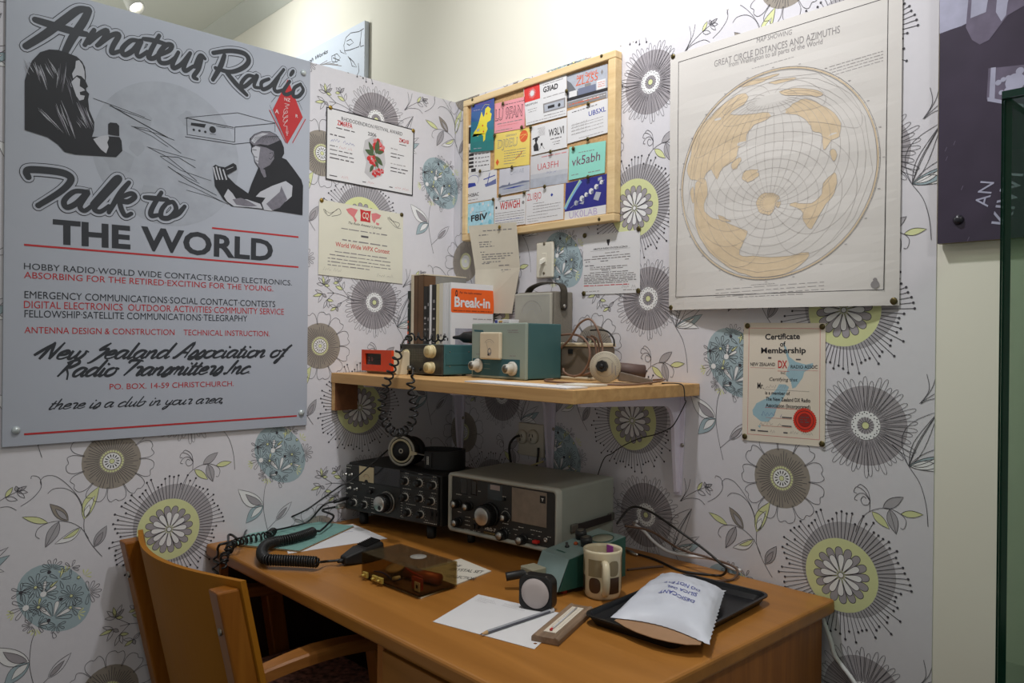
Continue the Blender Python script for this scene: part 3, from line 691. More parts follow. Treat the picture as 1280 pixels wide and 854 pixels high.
# radio sketch
c7 = conv(pw, 220, 120, 5.335)
for a, b, w in (((65, 145), (410, 112), 3), ((410, 112), (660, 180), 3), ((65, 145), (385, 210), 4), ((390, 208), (660, 182), 4), ((70, 145), (75, 262), 4), ((60, 272), (385, 322), 4), ((80, 258), (390, 308), 3), ((392, 210), (392, 308), 4), ((385, 322), (500, 310), 4), ((660, 182), (660, 240), 3), ((85, 152), (385, 220), 2), ((55, 150), (90, 150), 2)):
    S.stroke(c7([a, b]), w*0.00035*1.1, M_pblk, 3)
S.poly(c7([(100, 178), (200, 188), (190, 212), (98, 196)]), M_pblk, 3); S.disc(c7([(244, 225)])[0], 0.0085, M_pblk, 3, 16)
for x, y in ((118, 226), (156, 232), (195, 240)): S.disc(c7([(x, y)])[0], 0.0032, M_pblk, 3, 8)
S.stroke(c7([(225, 252), (265, 258)]), 0.001, M_pblk, 3); S.stroke(c7([(268, 203), (330, 212)]), 0.001, M_pblk, 3)
# flying lightning strokes
c0 = conv(pw, 0, 0, 3.05)
for P, w in (([(355, 375), (430, 402), (552, 448)], .0012), ([(415, 402), (470, 425), (575, 460)], .0012), ([(420, 402), (530, 465), (640, 525)], .0022), ([(510, 485), (600, 510), (665, 535)], .0012), ([(500, 482), (560, 490), (690, 585)], .0012),
             ([(560, 560), (650, 585), (745, 612)], .001), ([(610, 595), (680, 600), (745, 640)], .0014), ([(565, 562), (640, 600), (690, 640), (750, 690)], .0012), ([(612, 598), (690, 650), (805, 690)], .001), ([(640, 635), (720, 690), (825, 745)], .0016), ([(670, 655), (760, 700)], .0009), ([(680, 690), (740, 715), (870, 780)], .0010), ([(710, 725), (800, 750), (868, 778)], .001), ([(510, 485), (580, 520), (640, 560)], .0009)):
    S.stroke(c0(P), w, M_pblk, 3)
# woman in profile with a microphone
c6 = conv(pw, 20, 50, 5.693)
S.poly(c6([(62, 640), (62, 290), (80, 225), (112, 150), (170, 88), (235, 68), (300, 72), (370, 95), (430, 118), (470, 155), (490, 195), (497, 262), (494, 292), (511, 333), (497, 345), (500, 362), (520, 385), (512, 425), (520, 500), (556, 585), (554, 645), (540, 690), (600, 690), (655, 685), (735, 692), (750, 718), (756, 790), (712, 834), (420, 815), (345, 797), (300, 745), (225, 692)]), M_pblk, 7)
S.poly(c6([(655, 598), (670, 588), (715, 592), (733, 612), (734, 685), (656, 672)]), M_pblk, 7)
S.poly(c6([(425, 150), (448, 145), (472, 178), (486, 225), (489, 285), (462, 258), (432, 252), (405, 275), (398, 240), (420, 200)]), M_plt, 8)
S.poly(c6([(392, 300), (430, 262), (455, 280), (452, 330), (480, 348), (490, 360), (452, 372), (455, 392), (488, 398), (480, 425), (450, 432), (428, 400)]), M_plt, 8)
S.poly(c6([(548, 706), (600, 685), (655, 678), (660, 702), (648, 730), (657, 762), (640, 808), (605, 782), (575, 745)]), M_plt, 8)
hr = random.Random(5)
for x0, y0, x1, y1, n_, w in ((140, 150, 215, 350, 13, .0016), (200, 130, 290, 290, 9, .0012), (330, 150, 300, 400, 7, .0012), (300, 440, 400, 700, 12, .0016), (360, 250, 420, 440, 6, .0013), (450, 440, 540, 660, 12, .0017), (150, 460, 340, 660, 8, .0011), (430, 540, 500, 640, 6, .0012), (80, 150, 130, 240, 6, .0015)):
    for k in range(n_):
        dx, dy = hr.uniform(-32, 32), hr.uniform(-26, 26); t0, t1 = hr.uniform(0, .4), hr.uniform(.5, 1)
        S.stroke(c6([(x0+dx+(x1-x0)*t0, y0+dy+(y1-y0)*t0), (x0+dx+(x1-x0)*(t0+t1)/2+hr.uniform(-6, 6), y0+dy+(y1-y0)*(t0+t1)/2), (x0+dx+(x1-x0)*t1, y0+dy+(y1-y0)*t1)]), lambda t, w=w: w*math.sin(PI*(t*.9+.05)), hr.choice((M_plt, M_pmid)), 8)
# man with a microphone
S.poly(c7([(492, 310), (490, 285), (520, 255), (570, 236), (625, 236), (668, 258), (700, 300), (718, 345), (720, 385), (705, 412), (735, 425), (785, 490), (835, 560), (846, 600), (842, 795), (700, 772), (560, 755), (370, 735), (315, 690), (258, 600), (245, 470), (262, 458), (285, 470), (322, 475), (345, 540), (395, 590), (480, 650), (500, 590), (548, 478), (522, 440), (518, 400), (500, 370), (502, 335)]), M_pblk, 7)
S.poly(c7([(505, 345), (530, 330), (600, 345), (650, 370), (652, 420), (625, 460), (570, 490), (545, 470), (525, 440), (520, 402), (505, 375)]), M_pmid, 8)
S.poly(c7([(493, 308), (500, 280), (522, 258), (570, 240), (625, 240), (664, 260), (690, 295), (650, 315), (610, 330), (560, 322), (515, 330)]), M_pmid, 9)
S.poly(c7([(500, 300), (525, 266), (575, 248), (615, 252), (570, 270), (540, 296), (520, 318)]), M_plt, 10)
for k in range(16):
    a = 508+k*10; S.stroke(c7([(a, 318-4*(k % 3)), (a+14, 284-2*k*.5), (a+34, 258+k*.8)]), lambda t: .0011*math.sin(PI*(t*.9+.05)), M_pblk, 11)
S.poly(c7([(570, 715), (595, 680), (530, 672), (560, 640), (640, 600), (730, 568), (775, 600), (770, 670), (735, 700), (640, 768), (585, 760)]), M_plt, 8)
S.poly(c7([(600, 720), (690, 640), (700, 600), (740, 690), (690, 745), (640, 765)]), M_pmid, 9)
S.poly(c7([(318, 670), (345, 620), (375, 650), (400, 690), (470, 690), (560, 720), (575, 752), (480, 742), (385, 736), (340, 705)]), M_plt, 8)
S.poly(c7([(375, 690), (430, 680), (480, 700), (540, 735), (470, 738), (400, 725)]), M_pmid, 9)
for P in ([(248, 475), (258, 520), (270, 560)], [(266, 470), (278, 520), (290, 560)], [(288, 480), (298, 520), (310, 560)], [(312, 490), (322, 520), (335, 560)]): S.stroke(c7(P), 0.0035, M_plt, 9)
S.poly(c7([(318, 480), (380, 448), (400, 462), (405, 490), (345, 525), (330, 518)]), M_pblk, 10); S.stroke(c7([(335, 492), (380, 474)]), 0.0012, M_plt, 11)
S.poly(c7([(505, 350), (530, 335), (560, 345), (552, 400), (545, 455), (525, 435), (520, 402), (506, 376)]), M_plt, 9)
for P, w in (([(508, 358), (535, 362)], .0016), ([(520, 405), (540, 410)], .0014), ([(528, 432), (548, 436)], .0014), ([(620, 385), (640, 378), (648, 400), (630, 425), (618, 415)], .0016)): S.stroke(c7(P), w, M_pblk, 10)
S.poly(c7([(555, 478), (590, 492), (600, 540), (585, 545), (565, 510)]), M_pmid, 9)
# red diamond emblem
S.poly(c2([(908, 338), (1015, 608), (905, 797), (802, 553)]), M_pred, 5)
for a, b, w, M_ in (((778, 555), (896, 790), .0022, M_pred), ((1035, 620), (942, 790), .0022, M_pred), ((832, 450), (790, 500), .0008, M_pblk), ((985, 495), (1012, 556), .0008, M_pblk), ((780, 520), (890, 780), .0006, M_pblk)): S.stroke(c2([a, b]), w, M_, 5)
def ctext(txt, c, h): q = c2([c])[0]; S.text(txt, q[0], q[1]-h/2, h, M_pwht, 7, align='c', bold=0.01)
ctext('NZ', (905, 482), 0.0085); ctext('A', (831, 566), 0.0105); ctext('R', (972, 599), 0.0085); ctext('T', (903, 728), 0.0085)
S.stroke(sm(c2([(885, 510), (920, 520), (890, 530), (910, 545), (885, 550), (880, 580), (905, 575), (900, 560), (878, 590), (875, 610), (905, 608), (905, 595), (880, 620), (876, 640), (900, 640), (905, 625), (885, 655), (880, 668), (905, 672)]), 4), 0.0010, M_pwht, 7)
S.stroke(c2([(903, 672), (895, 712), (912, 712), (903, 672), (903, 712)]), 0.0008, M_pwht, 7)
poster = tag(m.build('advert_panel'), 'large blue-grey amateur radio advert panel screwed to the left partition wall', 'poster')
for (px, py), nm in (((20, 538), 0), ((376.5, 516), 0), ((379, 91), 0)):
    p = onx(px, py, PX); q = MB(); q.lathe([(0.0085, 0), (0.0085, 0.001), (0.0075, 0.004), (0.0045, 0.006), (0.001, 0.0068)], M_stud, M=T((0, 0, 0), 0, 0, PI/2), n=18)
    o = q.build('stud', poster); o.location = Vector((PX, p.y, p.z))-poster.location
# ------------------------------------------------------------------ papers and pins on the two walls
M_white = mat('paper_white', (214, 213, 214), 0.7, var=0.015, scale=14)
M_offw = mat('paper_off_white', (206, 200, 186), 0.7, var=0.02, scale=14)
M_cream2 = mat('paper_cream', (212, 209, 192), 0.7, var=0.03, scale=10)
M_ivory = mat('paper_ivory', (216, 206, 190), 0.7, var=0.02, scale=10)
M_old = mat('paper_old_beige', (214, 206, 188), 0.75, var=0.03, scale=16)
M_ink = mat('print_black', (40, 38, 42), 0.7, var=0.05)
M_dink = mat('print_dark_grey', (84, 80, 84), 0.7, var=0.05)
M_gink = mat('print_grey', (134, 130, 130), 0.7, var=0.05)
M_lgink = mat('print_light_grey', (158, 154, 154), 0.7, var=0.05)
M_red = mat('print_red', (190, 48, 50), 0.7, var=0.04)
M_pink = mat('print_pink', (206, 120, 122), 0.7, var=0.05)
M_blue = mat('print_blue', (46, 62, 150), 0.7, var=0.05)
M_green = mat('print_leaf_green', (74, 92, 62), 0.7, var=0.15, scale=200)
M_brass = mat('pin_brass', (150, 124, 60), 0.3, 0.85, var=0.05)
M_steelpin = mat('pin_dark_brass', (92, 82, 52), 0.35, 0.8, var=0.05)
prn = random.Random(11)
def PL(axis, val):
    if axis == 0: return lambda px, py: (lambda p: (p.y, p.z))(onx(px, py, val))
    return lambda px, py: (lambda p: (p.x, p.z))(ony(px, py, val))
class Paper:
    """a sheet of paper lying flat on a wall plane; corners in photograph pixels on that plane (TL, TR, BR, BL)"""
    def __init__(s, axis, val, cor, m, t=0.0005, eps=0.00012, m_edge=None):
        s.axis = axis; s.val = val; s.fn = PL(axis, val); s.mb = MB(); s.eps = eps
        q = [s.fn(*c) for c in cor]; s.q = q
        if axis == 0: s.S = Sheet(s.mb, (val, 0, 0), (0, 1, 0), (0, 0, 1), eps=eps)
        else: s.S = Sheet(s.mb, (0, val, 0), (1, 0, 0), (0, 0, 1), eps=eps)
        n = s.S.n
        F = [s.S.P(*p, 0) for p in (q[3], q[2], q[1], q[0])]; Bk = [p-n*t for p in F]
        s.mb.add(F+Bk, [(0,1,2,3), (7,6,5,4), (0,4,5,1), (1,5,6,2), (2,6,7,3), (3,7,4,0)], m)
        s.m = m
    def uv(s, u, v):
        q = s.q; a = (q[3][0]+(q[2][0]-q[3][0])*u, q[3][1]+(q[2][1]-q[3][1])*u); b = (q[0][0]+(q[1][0]-q[0][0])*u, q[0][1]+(q[1][1]-q[0][1])*u)
        return (a[0]+(b[0]-a[0])*v, a[1]+(b[1]-a[1])*v)
    def W(s): return math.hypot(s.q[2][0]-s.q[3][0], s.q[2][1]-s.q[3][1])
    def Hh(s): return math.hypot(s.q[0][0]-s.q[3][0], s.q[0][1]-s.q[3][1])
    def rot(s): return math.atan2(s.q[2][1]-s.q[3][1], s.q[2][0]-s.q[3][0])
    def poly(s, P, m, lay=1): s.S.poly([s.uv(*p) for p in P], m, lay)
    def rect(s, u0, v0, u1, v1, m, lay=1): s.poly([(u0,v0),(u1,v0),(u1,v1),(u0,v1)], m, lay)
    def line(s, P, w, m, lay=2, closed=False): s.S.stroke([s.uv(*p) for p in P], w, m, lay, closed=closed)
    def disc(s, c, r, m, lay=1, n=24): s.S.disc(s.uv(*c), r, m, lay, n)
    def text(s, t, u, v, h, m, lay=2, width=None, bold=0.0, shear=0.0, align='l', rot=None):
        """h as a share of the sheet's height, width as a share of its width"""
        p = s.uv(u, v); s.S.text(t, p[0], p[1], h*s.Hh(), m, lay, width=None if width is None else width*s.W(), bold=bold, shear=shear, align=align, rot=s.rot() if rot is None else rot)
    def small(s, u0, u1, v, h, m, lay=2, word=6):
        u = u0
        if m is M_ink: m = M_dink
        while u < u1-0.01:
            L = min(prn.uniform(1.2, word)*h*s.Hh()/s.W(), u1-u); hh = h*prn.uniform(.38, .58)
            s.rect(u, v, u+L, v+hh, m, lay); u += L+h*s.Hh()/s.W()*prn.uniform(.5, .9)
    def hand(s, u0, u1, v, h, m, lay=2, w=0.0007):
        P = []; u = u0; k = 0
        while u < u1:
            P.append((u, v+(prn.uniform(.35, 1) if k % 2 else prn.uniform(-.1, .2))*h)); u += h*s.Hh()/s.W()*prn.uniform(.25, .45); k += 1
            if k % 9 == 8: s.line(P, w, m, lay); P = []; u += h*s.Hh()/s.W()*.5
        if len(P) > 1: s.line(P, w, m, lay)
    def done(s, name, label, cat, group=None):
        o = s.mb.build(name); return tag(o, label, cat, group)
def pin(axis, px, py, label, val=0.0, m=None, r=0.0062, group='drawing pins on the walls and board'):
    p = onx(px, py, val) if axis == 0 else ony(px, py, val)
    q = MB(); M = T((0, 0, 0), 0, 0, PI/2) if axis == 0 else T((0, 0, 0), 0, PI/2)
    q.lathe([(r*0.8, 0.0), (r, 0.0004), (r*0.97, 0.0016), (r*0.75, 0.0028), (r*0.4, 0.0035), (0.0003, 0.0037)], m or M_brass, M=M, n=16)
    o = q.build('drawing_pin', origin=(0, 0, 0)); o.location = p
    return tag(o, label, 'pin', group)
X0 = 0.0024; Y0 = -0.0024
# rhododendron award, black edged
P = Paper(0, X0, [(408, 133), (518, 162), (516, 245), (407, 224)], M_white)
e = 0.012
for a, b in (((0, 0), (1, e*1.3)), ((0, 1-e*1.3), (1, 1)), ((0, 0), (e, 1)), ((1-e, 0), (1, 1))): P.rect(a[0], a[1], b[0], b[1], M_ink, 1)
P.text('RHODODENDRON FESTIVAL AWARD', 0.16, 0.86, 0.052, M_ink, width=0.70); P.text('2006', 0.50, 0.745, 0.05, M_ink, bold=0.01, align='c')
P.text('ZM6RFA', 0.115, 0.785, 0.065, M_red, width=0.165, bold=0.02); P.text('ZM2AB', 0.815, 0.76, 0.055, M_red, width=0.12, bold=0.02)
P.small(0.105, 0.32, 0.735, 0.028, M_ink); P.small(0.82, 0.92, 0.72, 0.025, M_ink)
P.small(0.04, 0.2, 0.625, 0.028, M_ink); P.hand(0.05, 0.33, 0.54, 0.06, M_blue, w=0.0011); P.small(0.04, 0.12, 0.475, 0.026, M_ink); P.hand(0.14, 0.28, 0.465, 0.045, M_red)
for v in (0.42, 0.36, 0.305): P.small(0.04, 0.30, v, 0.027, M_ink)
for v, a in ((0.63, .80), (0.56, .88), (0.51, .83), (.41, .9), (.35, .93), (.30, .9)): P.small(0.72, a, v, 0.026, M_ink if v not in (.63, .41) else M_lgink)
for a, b in ((.04, .14), (.40, .44), (.71, .75)): P.small(a, b, 0.06, 0.025, M_ink)
P.hand(.17, .25, .055, .045, M_red); P.hand(.46, .53, .055, .045, M_red); P.hand(.78, .96, .06, .04, M_red)
P.poly([(.42, .2), (.5, .12), (.62, .2), (.66, .4), (.64, .6), (.62, .72), (.5, .74), (.42, .66), (.40, .5), (.44, .36)], mat('print_soft_shadow_grey', (186, 184, 186), .7), 1)
for c, r in (((.56, .66), .012), ((.60, .60), .012), ((.54, .60), .010), ((.50, .42), .013), ((.53, .37), .009), ((.54, .22), .009), ((.58, .25), .009), ((.62, .27), .006)):
    for k in range(5):
        a = 2*PI*k/5+c[0]*9; P.disc((c[0]+r*.75*math.cos(a)/P.W(), c[1]+r*.75*math.sin(a)/P.Hh()), r*.55, M_pink if k % 2 else M_red, 3, 10)
def leafuv(b, t, w):
    q = leafs((b[0]*P.W(), b[1]*P.Hh()), (t[0]*P.W(), t[1]*P.Hh()), w); P.poly([(x/P.W(), y/P.Hh()) for x, y in q], M_green, 4)
for b, t, w in (((.53, .48), (.42, .53), .016), ((.55, .50), (.57, .72), .016), ((.54, .47), (.63, .35), .016), ((.52, .5), (.46, .66), .013), ((.54, .40), (.58, .30), .010), ((.52, .34), (.48, .22), .011), ((.55, .52), (.64, .56), .012)): leafuv(b, t, w)
P.line([(.55, .62), (.53, .48), (.55, .3), (.55, .2)], .0018, M_green, 3)
P.done('award_certificate', 'white award certificate with black edge and a rhododendron flower printed in its middle', 'certificate')
pin(0, 413, 134.5, 'brass pin at the top left of the black-edged flower award', X0); pin(0, 516.5, 163.5, 'brass pin at the top right of the black-edged flower award', X0)
# CQ contest certificate
P = Paper(0, X0, [(399, 249), (504, 268), (503, 355), (398, 343)], M_cream2)
P.poly([(.47, .80), (.53, .805), (.59, .80), (.585, .88), (.595, .965), (.53, .955), (.465, .965), (.475, .88)], M_red, 3); P.text('CQ', .53, .845, .085, M_cream2, 4, width=.075, bold=.02, align='c')
for q in ([(.30, .93), (.36, .96), (.44, .95), (.42, .9), (.40, .85), (.43, .8), (.41, .77), (.38, .84), (.33, .88)], [(.60, .93), (.66, .95), (.72, .93), (.70, .88), (.66, .86), (.64, .8), (.61, .84)], [(.66, .82), (.70, .81), (.69, .78), (.66, .79)]): P.poly(q, M_pink, 2)
P.text("The Radio Amateur's Journal", .33, .735, .035, M_ink, width=.40, shear=.4); P.small(.25, .80, .655, .03, M_gink); P.small(.48, .58, .58, .045, M_ink, word=3)
P.small(.26, .80, .50, .035, M_gink); P.text('World Wide WPX Contest', .185, .405, .062, M_red, width=.645, bold=.005)
for v, a, b in ((.33, .18, .82), (.28, .12, .86), (.23, .10, .84), (.185, .10, .85), (.14, .10, .6)): P.small(a, b, v, .024, M_gink)
P.hand(.05, .26, .065, .05, M_gink); P.hand(.68, .88, .065, .05, M_gink)
for q in ([(.06, .88), (.10, .80), (.16, .86), (.22, .92), (.24, .85), (.14, .80)], [(.82, .93), (.88, .86), (.93, .80), (.95, .86), (.86, .88), (.80, .92)]): P.line(sm(q, 5), .0012, M_ink)
P.line(sm([(.07, .82), (.05, .88), (.12, .84), (.2, .9)], 5), .0009, M_ink); P.line(sm([(.8, .9), (.9, .8), (.97, .79)], 5), .0009, M_ink)
P.done('contest_certificate', 'cream contest certificate with a red square badge, pinned below the flower award', 'certificate')
pin(0, 402, 250.5, 'brass pin at the top left of the cream contest certificate', X0); pin(0, 502, 268.5, 'dark pin at the top right of the cream contest certificate', X0, M_steelpin)
# station licence
P = Paper(1, Y0, [(729, 295.5), (800, 287), (800, 366), (728.5, 368.5)], M_white)
P.disc((.46, .865), .006, M_gink, 2, 10); P.poly([(.43, .90), (.49, .90), (.47, .80), (.45, .80)], M_ink, 2); P.text('AMATEUR RADIO STATION LICENCE', .19, .745, .028, M_ink, width=.60, bold=.01)
P.rect(.14, .725, .84, .728, M_gink, 2)
rows = ((.675, .40, .66, M_lgink), (.625, .17, .84, M_gink), (.585, .02, .84, M_gink), (.545, .05, .13, M_gink), (.545, .32, .46, M_ink), (.545, .75, .84, M_gink), (.48, .04, .22, M_ink), (.445, .13, .80, M_gink), (.415, .13, .72, M_gink), (.39, .34, .5, M_gink), (.355, .13, .80, M_gink), (.32, .02, .92, M_gink), (.29, .02, .94, M_gink), (.262, .02, .93, M_gink), (.235, .02, .92, M_gink), (.208, .02, .94, M_gink), (.18, .02, .8, M_gink), (.14, .02, .82, M_red), (.045, .02, .3, M_lgink))
for v, a, b, c in rows: P.small(a, b, v, .026, c)
P.hand(.70, .93, .085, .06, M_ink); P.small(.72, .94, .05, .022, M_gink)
P.done('licence_sheet', 'white printed station licence sheet pinned right of the light switch', 'document')
for px, py, w in ((731, 294.6, 'top left'), (798.5, 286.2, 'top right'), (798, 363.6, 'bottom right'), (729.8, 367, 'bottom left')): pin(1, px, py, 'dark brass pin at the %s corner of the white licence sheet' % w, Y0, M_steelpin, .0068)
# membership certificate
P = Paper(1, Y0, [(930, 403.5), (1032, 404), (1031, 559), (927.5, 550)], M_ivory)
P.line([(.07, .055), (.94, .055), (.94, .955), (.07, .955)], .0013, M_pink, 2, True)
nzN = [(.50, .84), (.54, .80), (.58, .72), (.66, .68), (.78, .66), (.86, .675), (.86, .64), (.76, .60), (.74, .55), (.66, .47), (.62, .46), (.60, .52), (.54, .57), (.56, .62), (.58, .66), (.54, .74)]
nzS = [(.54, .49), (.58, .47), (.55, .42), (.50, .36), (.44, .30), (.40, .22), (.33, .17), (.24, .17), (.14, .22), (.13, .26), (.18, .32), (.34, .38), (.42, .44), (.46, .49)]
M_nz = mat('print_sea_blue', (150, 180, 190), .7, var=.04)
P.poly(nzN, M_nz, 1); P.poly(nzS, M_nz, 1); P.poly([(.20, .13), (.24, .14), (.23, .11)], M_nz, 1)
P.text('Certificate', .28, .86, .045, M_ink, 3, width=.42, bold=.025); P.text('of', .5, .805, .04, M_ink, 3, align='c', bold=.02); P.text('Membership', .23, .745, .045, M_ink, 3, width=.54, bold=.025)
P.small(.32, .36, .70, .025, M_ink, 3); P.small(.66, .72, .695, .025, M_ink, 3); P.text('NEW ZEALAND', .095, .635, .027, M_ink, 3, width=.31, bold=.01); P.text('DX', .445, .625, .06, M_red, 3, width=.11, bold=.02); P.text('RADIO ASSOC', .60, .625, .027, M_ink, 3, width=.31, bold=.01); P.rect(.44, .598, .58, .601, M_red, 2); P.rect(.09, .62, .41, .622, M_pink, 2); P.rect(.59, .612, .92, .614, M_pink, 2); P.text('INC', .51, .575, .018, M_ink, 3, align='c')
P.text('Certifying that', .34, .515, .028, M_ink, 3, width=.34, shear=.2); P.text('Mr.', .19, .445, .05, M_ink, 3, width=.08, bold=.01); P.hand(.30, .56, .455, .035, M_gink, 3); P.rect(.27, .44, .82, .442, M_gink, 2)
P.text('is a member of', .29, .40, .027, M_ink, 3, width=.30, bold=.015); P.text('The New Zealand DX Radio', .30, .348, .03, M_ink, 3, width=.53, bold=.015); P.text('Association (Incorporated)', .30, .295, .03, M_ink, 3, width=.53, bold=.015); P.rect(.29, .288, .84, .291, M_red, 2)
P.hand(.25, .5, .215, .05, M_blue, 3); P.rect(.3, .205, .62, .207, M_red, 2); P.small(.50, .62, .212, .022, M_ink, 3); P.hand(.22, .5, .14, .045, M_gink, 3); P.rect(.24, .135, .62, .137, M_red, 2); P.small(.50, .62, .142, .022, M_ink, 3); P.small(.11, .34, .085, .022, M_ink, 3); P.hand(.36, .42, .083, .03, M_gink, 3); P.small(.52, .57, .085, .022, M_ink, 3); P.hand(.6, .88, .083, .03, M_gink, 3)
M_seal = mat('seal_red', (206, 52, 34), .45, var=.06, scale=200)
c = P.uv(.77, .205); P.S.poly([(c[0]+(.0262 if k % 2 else .0242)*math.cos(2*PI*k/64), c[1]+(.0262 if k % 2 else .0242)*math.sin(2*PI*k/64)) for k in range(64)], M_seal, 4)
P.S.ring(c, .0195, .0012, M_ink, 5); P.S.disc(c, .0135, mat('seal_dark_red', (150, 36, 28), .5), 5); P.S.ring(c, .0135, .0008, M_ink, 6)
for v in (.225, .205, .185): P.small(.72, .82, v, .016, M_ink, 6, 3)
P.done('membership_certificate', 'ivory membership certificate with blue islands and a red seal, pinned below the map', 'certificate')
for px, py, w in ((934.5, 407.5, 'top left'), (1028, 408.5, 'top right'), (1027.5, 555, 'bottom right'), (931, 545.5, 'bottom left')): pin(1, px, py, 'dark brass pin at the %s corner of the ivory membership certificate' % w, Y0, M_steelpin)
# old folded letter under the board
yL = -0.0025
mL = MB(); fn = PL(1, -0.006)
tl, tr, ml, mr, bl, br_ = fn(596.5, 284), fn(656.5, 279.5), fn(599, 338), fn(655, 335), fn(596, 392), fn(641, 392)
def q3(p, y): return Vector((p[0], y, p[1]))
F = [q3(tl, -0.0415), q3(tr, -0.0415), q3(mr, -0.022), q3(ml, -0.022), q3(br_, -0.010), q3(bl, -0.016)]
Fb = [v+Vector((0, 0.0005, 0)) for v in F]
mL.add(F+Fb, [(3,2,1,0), (5,4,2,3), (6,7,8,9), (9,8,10,11), (0,1,7,6), (1,2,8,7), (2,4,10,8), (4,5,11,10), (5,3,9,11), (3,0,6,9)], M_old)
def lq(u, v):
    if v >= 0.5: t = (v-.5)*2; a = F[3].lerp(F[2], u); b = F[0].lerp(F[1], u)
    else: t = v*2; a = F[5].lerp(F[4], u); b = F[3].lerp(F[2], u)
    return a.lerp(b, t)+Vector((0, -0.0003, 0))
def lsmall(u0, u1, v, h, m):
    u = u0
    while u < u1: L = prn.uniform(.03, .12); L = min(L, u1-u); mL.add([lq(u, v), lq(u+L, v), lq(u+L, v+h), lq(u, v+h)], [(0,1,2,3)], m); u += L+.025
for u0, u1, v in ((.3, .9, .925), (.2, .4, .88), (.18, .48, .80), (.18, .42, .775), (.18, .5, .75), (.18, .3, .69), (.2, .88, .66), (.2, .82, .635), (.2, .7, .61), (.22, .6, .575), (.18, .35, .56), (.55, .8, .53), (.6, .8, .48), (.62, .8, .455), (.62, .75, .44)): lsmall(u0, u1, v, .010, M_gink)
tag(mL.build('letter'), 'creased beige typed letter hanging from the bottom rail of the pinboard', 'letter')
# the world map
yM = -0.004
P = Paper(1, yM, [(838, 70), (1128.5, -23), (1124, 382), (836, 388)], mat('map_paper', (205, 201, 196), .6, var=.02, scale=5, bump=.25, stretch=(0.35, 1, 1.8)), t=.0007)
# bottom of the sheet curls a little off the wall
def curl(v):
    t = max(0, min(1, (P.q[0][1]-v[2])/(P.q[0][1]-P.q[3][1]))); u = max(0, min(1, (v[0]-P.q[3][0])/(P.q[2][0]-P.q[3][0])))
    b = 0.026*t**3*math.sin(PI*u)**0.7+0.0014*math.sin(PI*u)**.5*math.sin(PI*t)**.5*(1+math.sin(26*t+2.5*u)*.6+math.sin(61*t-4*u)*.4)
    return Vector((v[0], v[1]-b, v[2]))
M_tan = mat('map_land_tan', (206, 186, 156), .65, var=.05, scale=60); M_grid = mat('map_graticule', (168, 162, 158), .65)
P.line([(.045, .05), (.95, .05), (.95, .965), (.045, .965)], .0018, M_ink, 2, True)
tline('MAP SHOWING', (946, 54), (990, 43), 6, M_gink, sh=P.S, fn=P.fn, shear=.1, layer=2); tline('GREAT CIRCLE DISTANCES AND AZIMUTHS', (893, 84), (1050, 41), 8, M_gink, 0.0, sh=P.S, fn=P.fn, layer=2); tline('from Wellington to all parts of the World', (911, 84), (1028, 55), 6, M_gink, sh=P.S, fn=P.fn, layer=2)
def msm(a, b, h, n_): 
    for i in range(n_):
        A = P.fn(a[0], a[1]+i*h*1.5); B = P.fn(b[0], b[1]+i*h*1.5); x = 0
        while x < 1: L = prn.uniform(.03, .12); L = min(L, 1-x); P.S.stroke([(A[0]+(B[0]-A[0])*x, A[1]+(B[1]-A[1])*x), (A[0]+(B[0]-A[0])*(x+L), A[1]+(B[1]-A[1])*(x+L))], .0012, M_lgink, 2); x += L+.02
msm((940, 86), (993, 71), 2, 1); msm((1037, 84), (1104, 64), 2.6, 4); msm((900, 363), (1035, 353), 3, 3); msm((930, 372), (1010, 368), 2, 1); msm((945, 357), (975, 355), 2, 1)
P.S.disc(P.fn(1096, 356), .008, M_gink, 2, 12); P.S.disc(P.fn(1096, 350), .004, M_gink, 2, 8)
cm = P.fn(977, 217); cm = ((P.fn(853, 235)[0]+P.fn(1099, 205)[0])/2, (P.fn(975, 86)[1]+P.fn(965, 349)[1])/2); RMx = (P.fn(1099, 205)[0]-P.fn(853, 235)[0])/2; RMz = (P.fn(975, 86)[1]-P.fn(965, 349)[1])/2; RM = (RMx+RMz)/2
def azeq(lat, lon):
    la, lo = math.radians(lat), math.radians(lon-174.8); l0 = math.radians(-41.3)
    cc = math.sin(l0)*math.sin(la)+math.cos(l0)*math.cos(la)*math.cos(lo); c_ = math.acos(max(-1, min(1, cc)))
    az = math.atan2(math.sin(lo)*math.cos(la), math.cos(l0)*math.sin(la)-math.sin(l0)*math.cos(la)*math.cos(lo))
    r = c_/PI; return (cm[0]+RMx*r*math.sin(az), cm[1]+RMz*r*math.cos(az), c_)
for lat in range(-75, 90, 15):
    run = []
    for k in range(0, 361, 4):
        q = azeq(lat, k)
        if q[2] < PI*.985: run.append(q[:2])
        elif len(run) > 1: P.S.stroke(run, .0005, M_grid, 4); run = []
    if len(run) > 1: P.S.stroke(run, .0005, M_grid, 4)
for lon in range(0, 360, 15):
    run = []
    for k in range(-80, 81, 4):
        q = azeq(k, lon)
        if q[2] < PI*.985: run.append(q[:2])
        elif len(run) > 1: P.S.stroke(run, .0005, M_grid, 4); run = []
    if len(run) > 1: P.S.stroke(run, .0005, M_grid, 4)
P.S.ring(cm, RM*1.0, .0028, M_tan, 5, 72, RMz); P.S.ring(cm, RMx*1.012, .0008, M_gink, 5, 72, RMz*1.012); P.S.ring(cm, RMx*.985, .0007, M_gink, 5, 72, RMz*.985)
cM = conv(P.fn, 820, 0, 2.136)
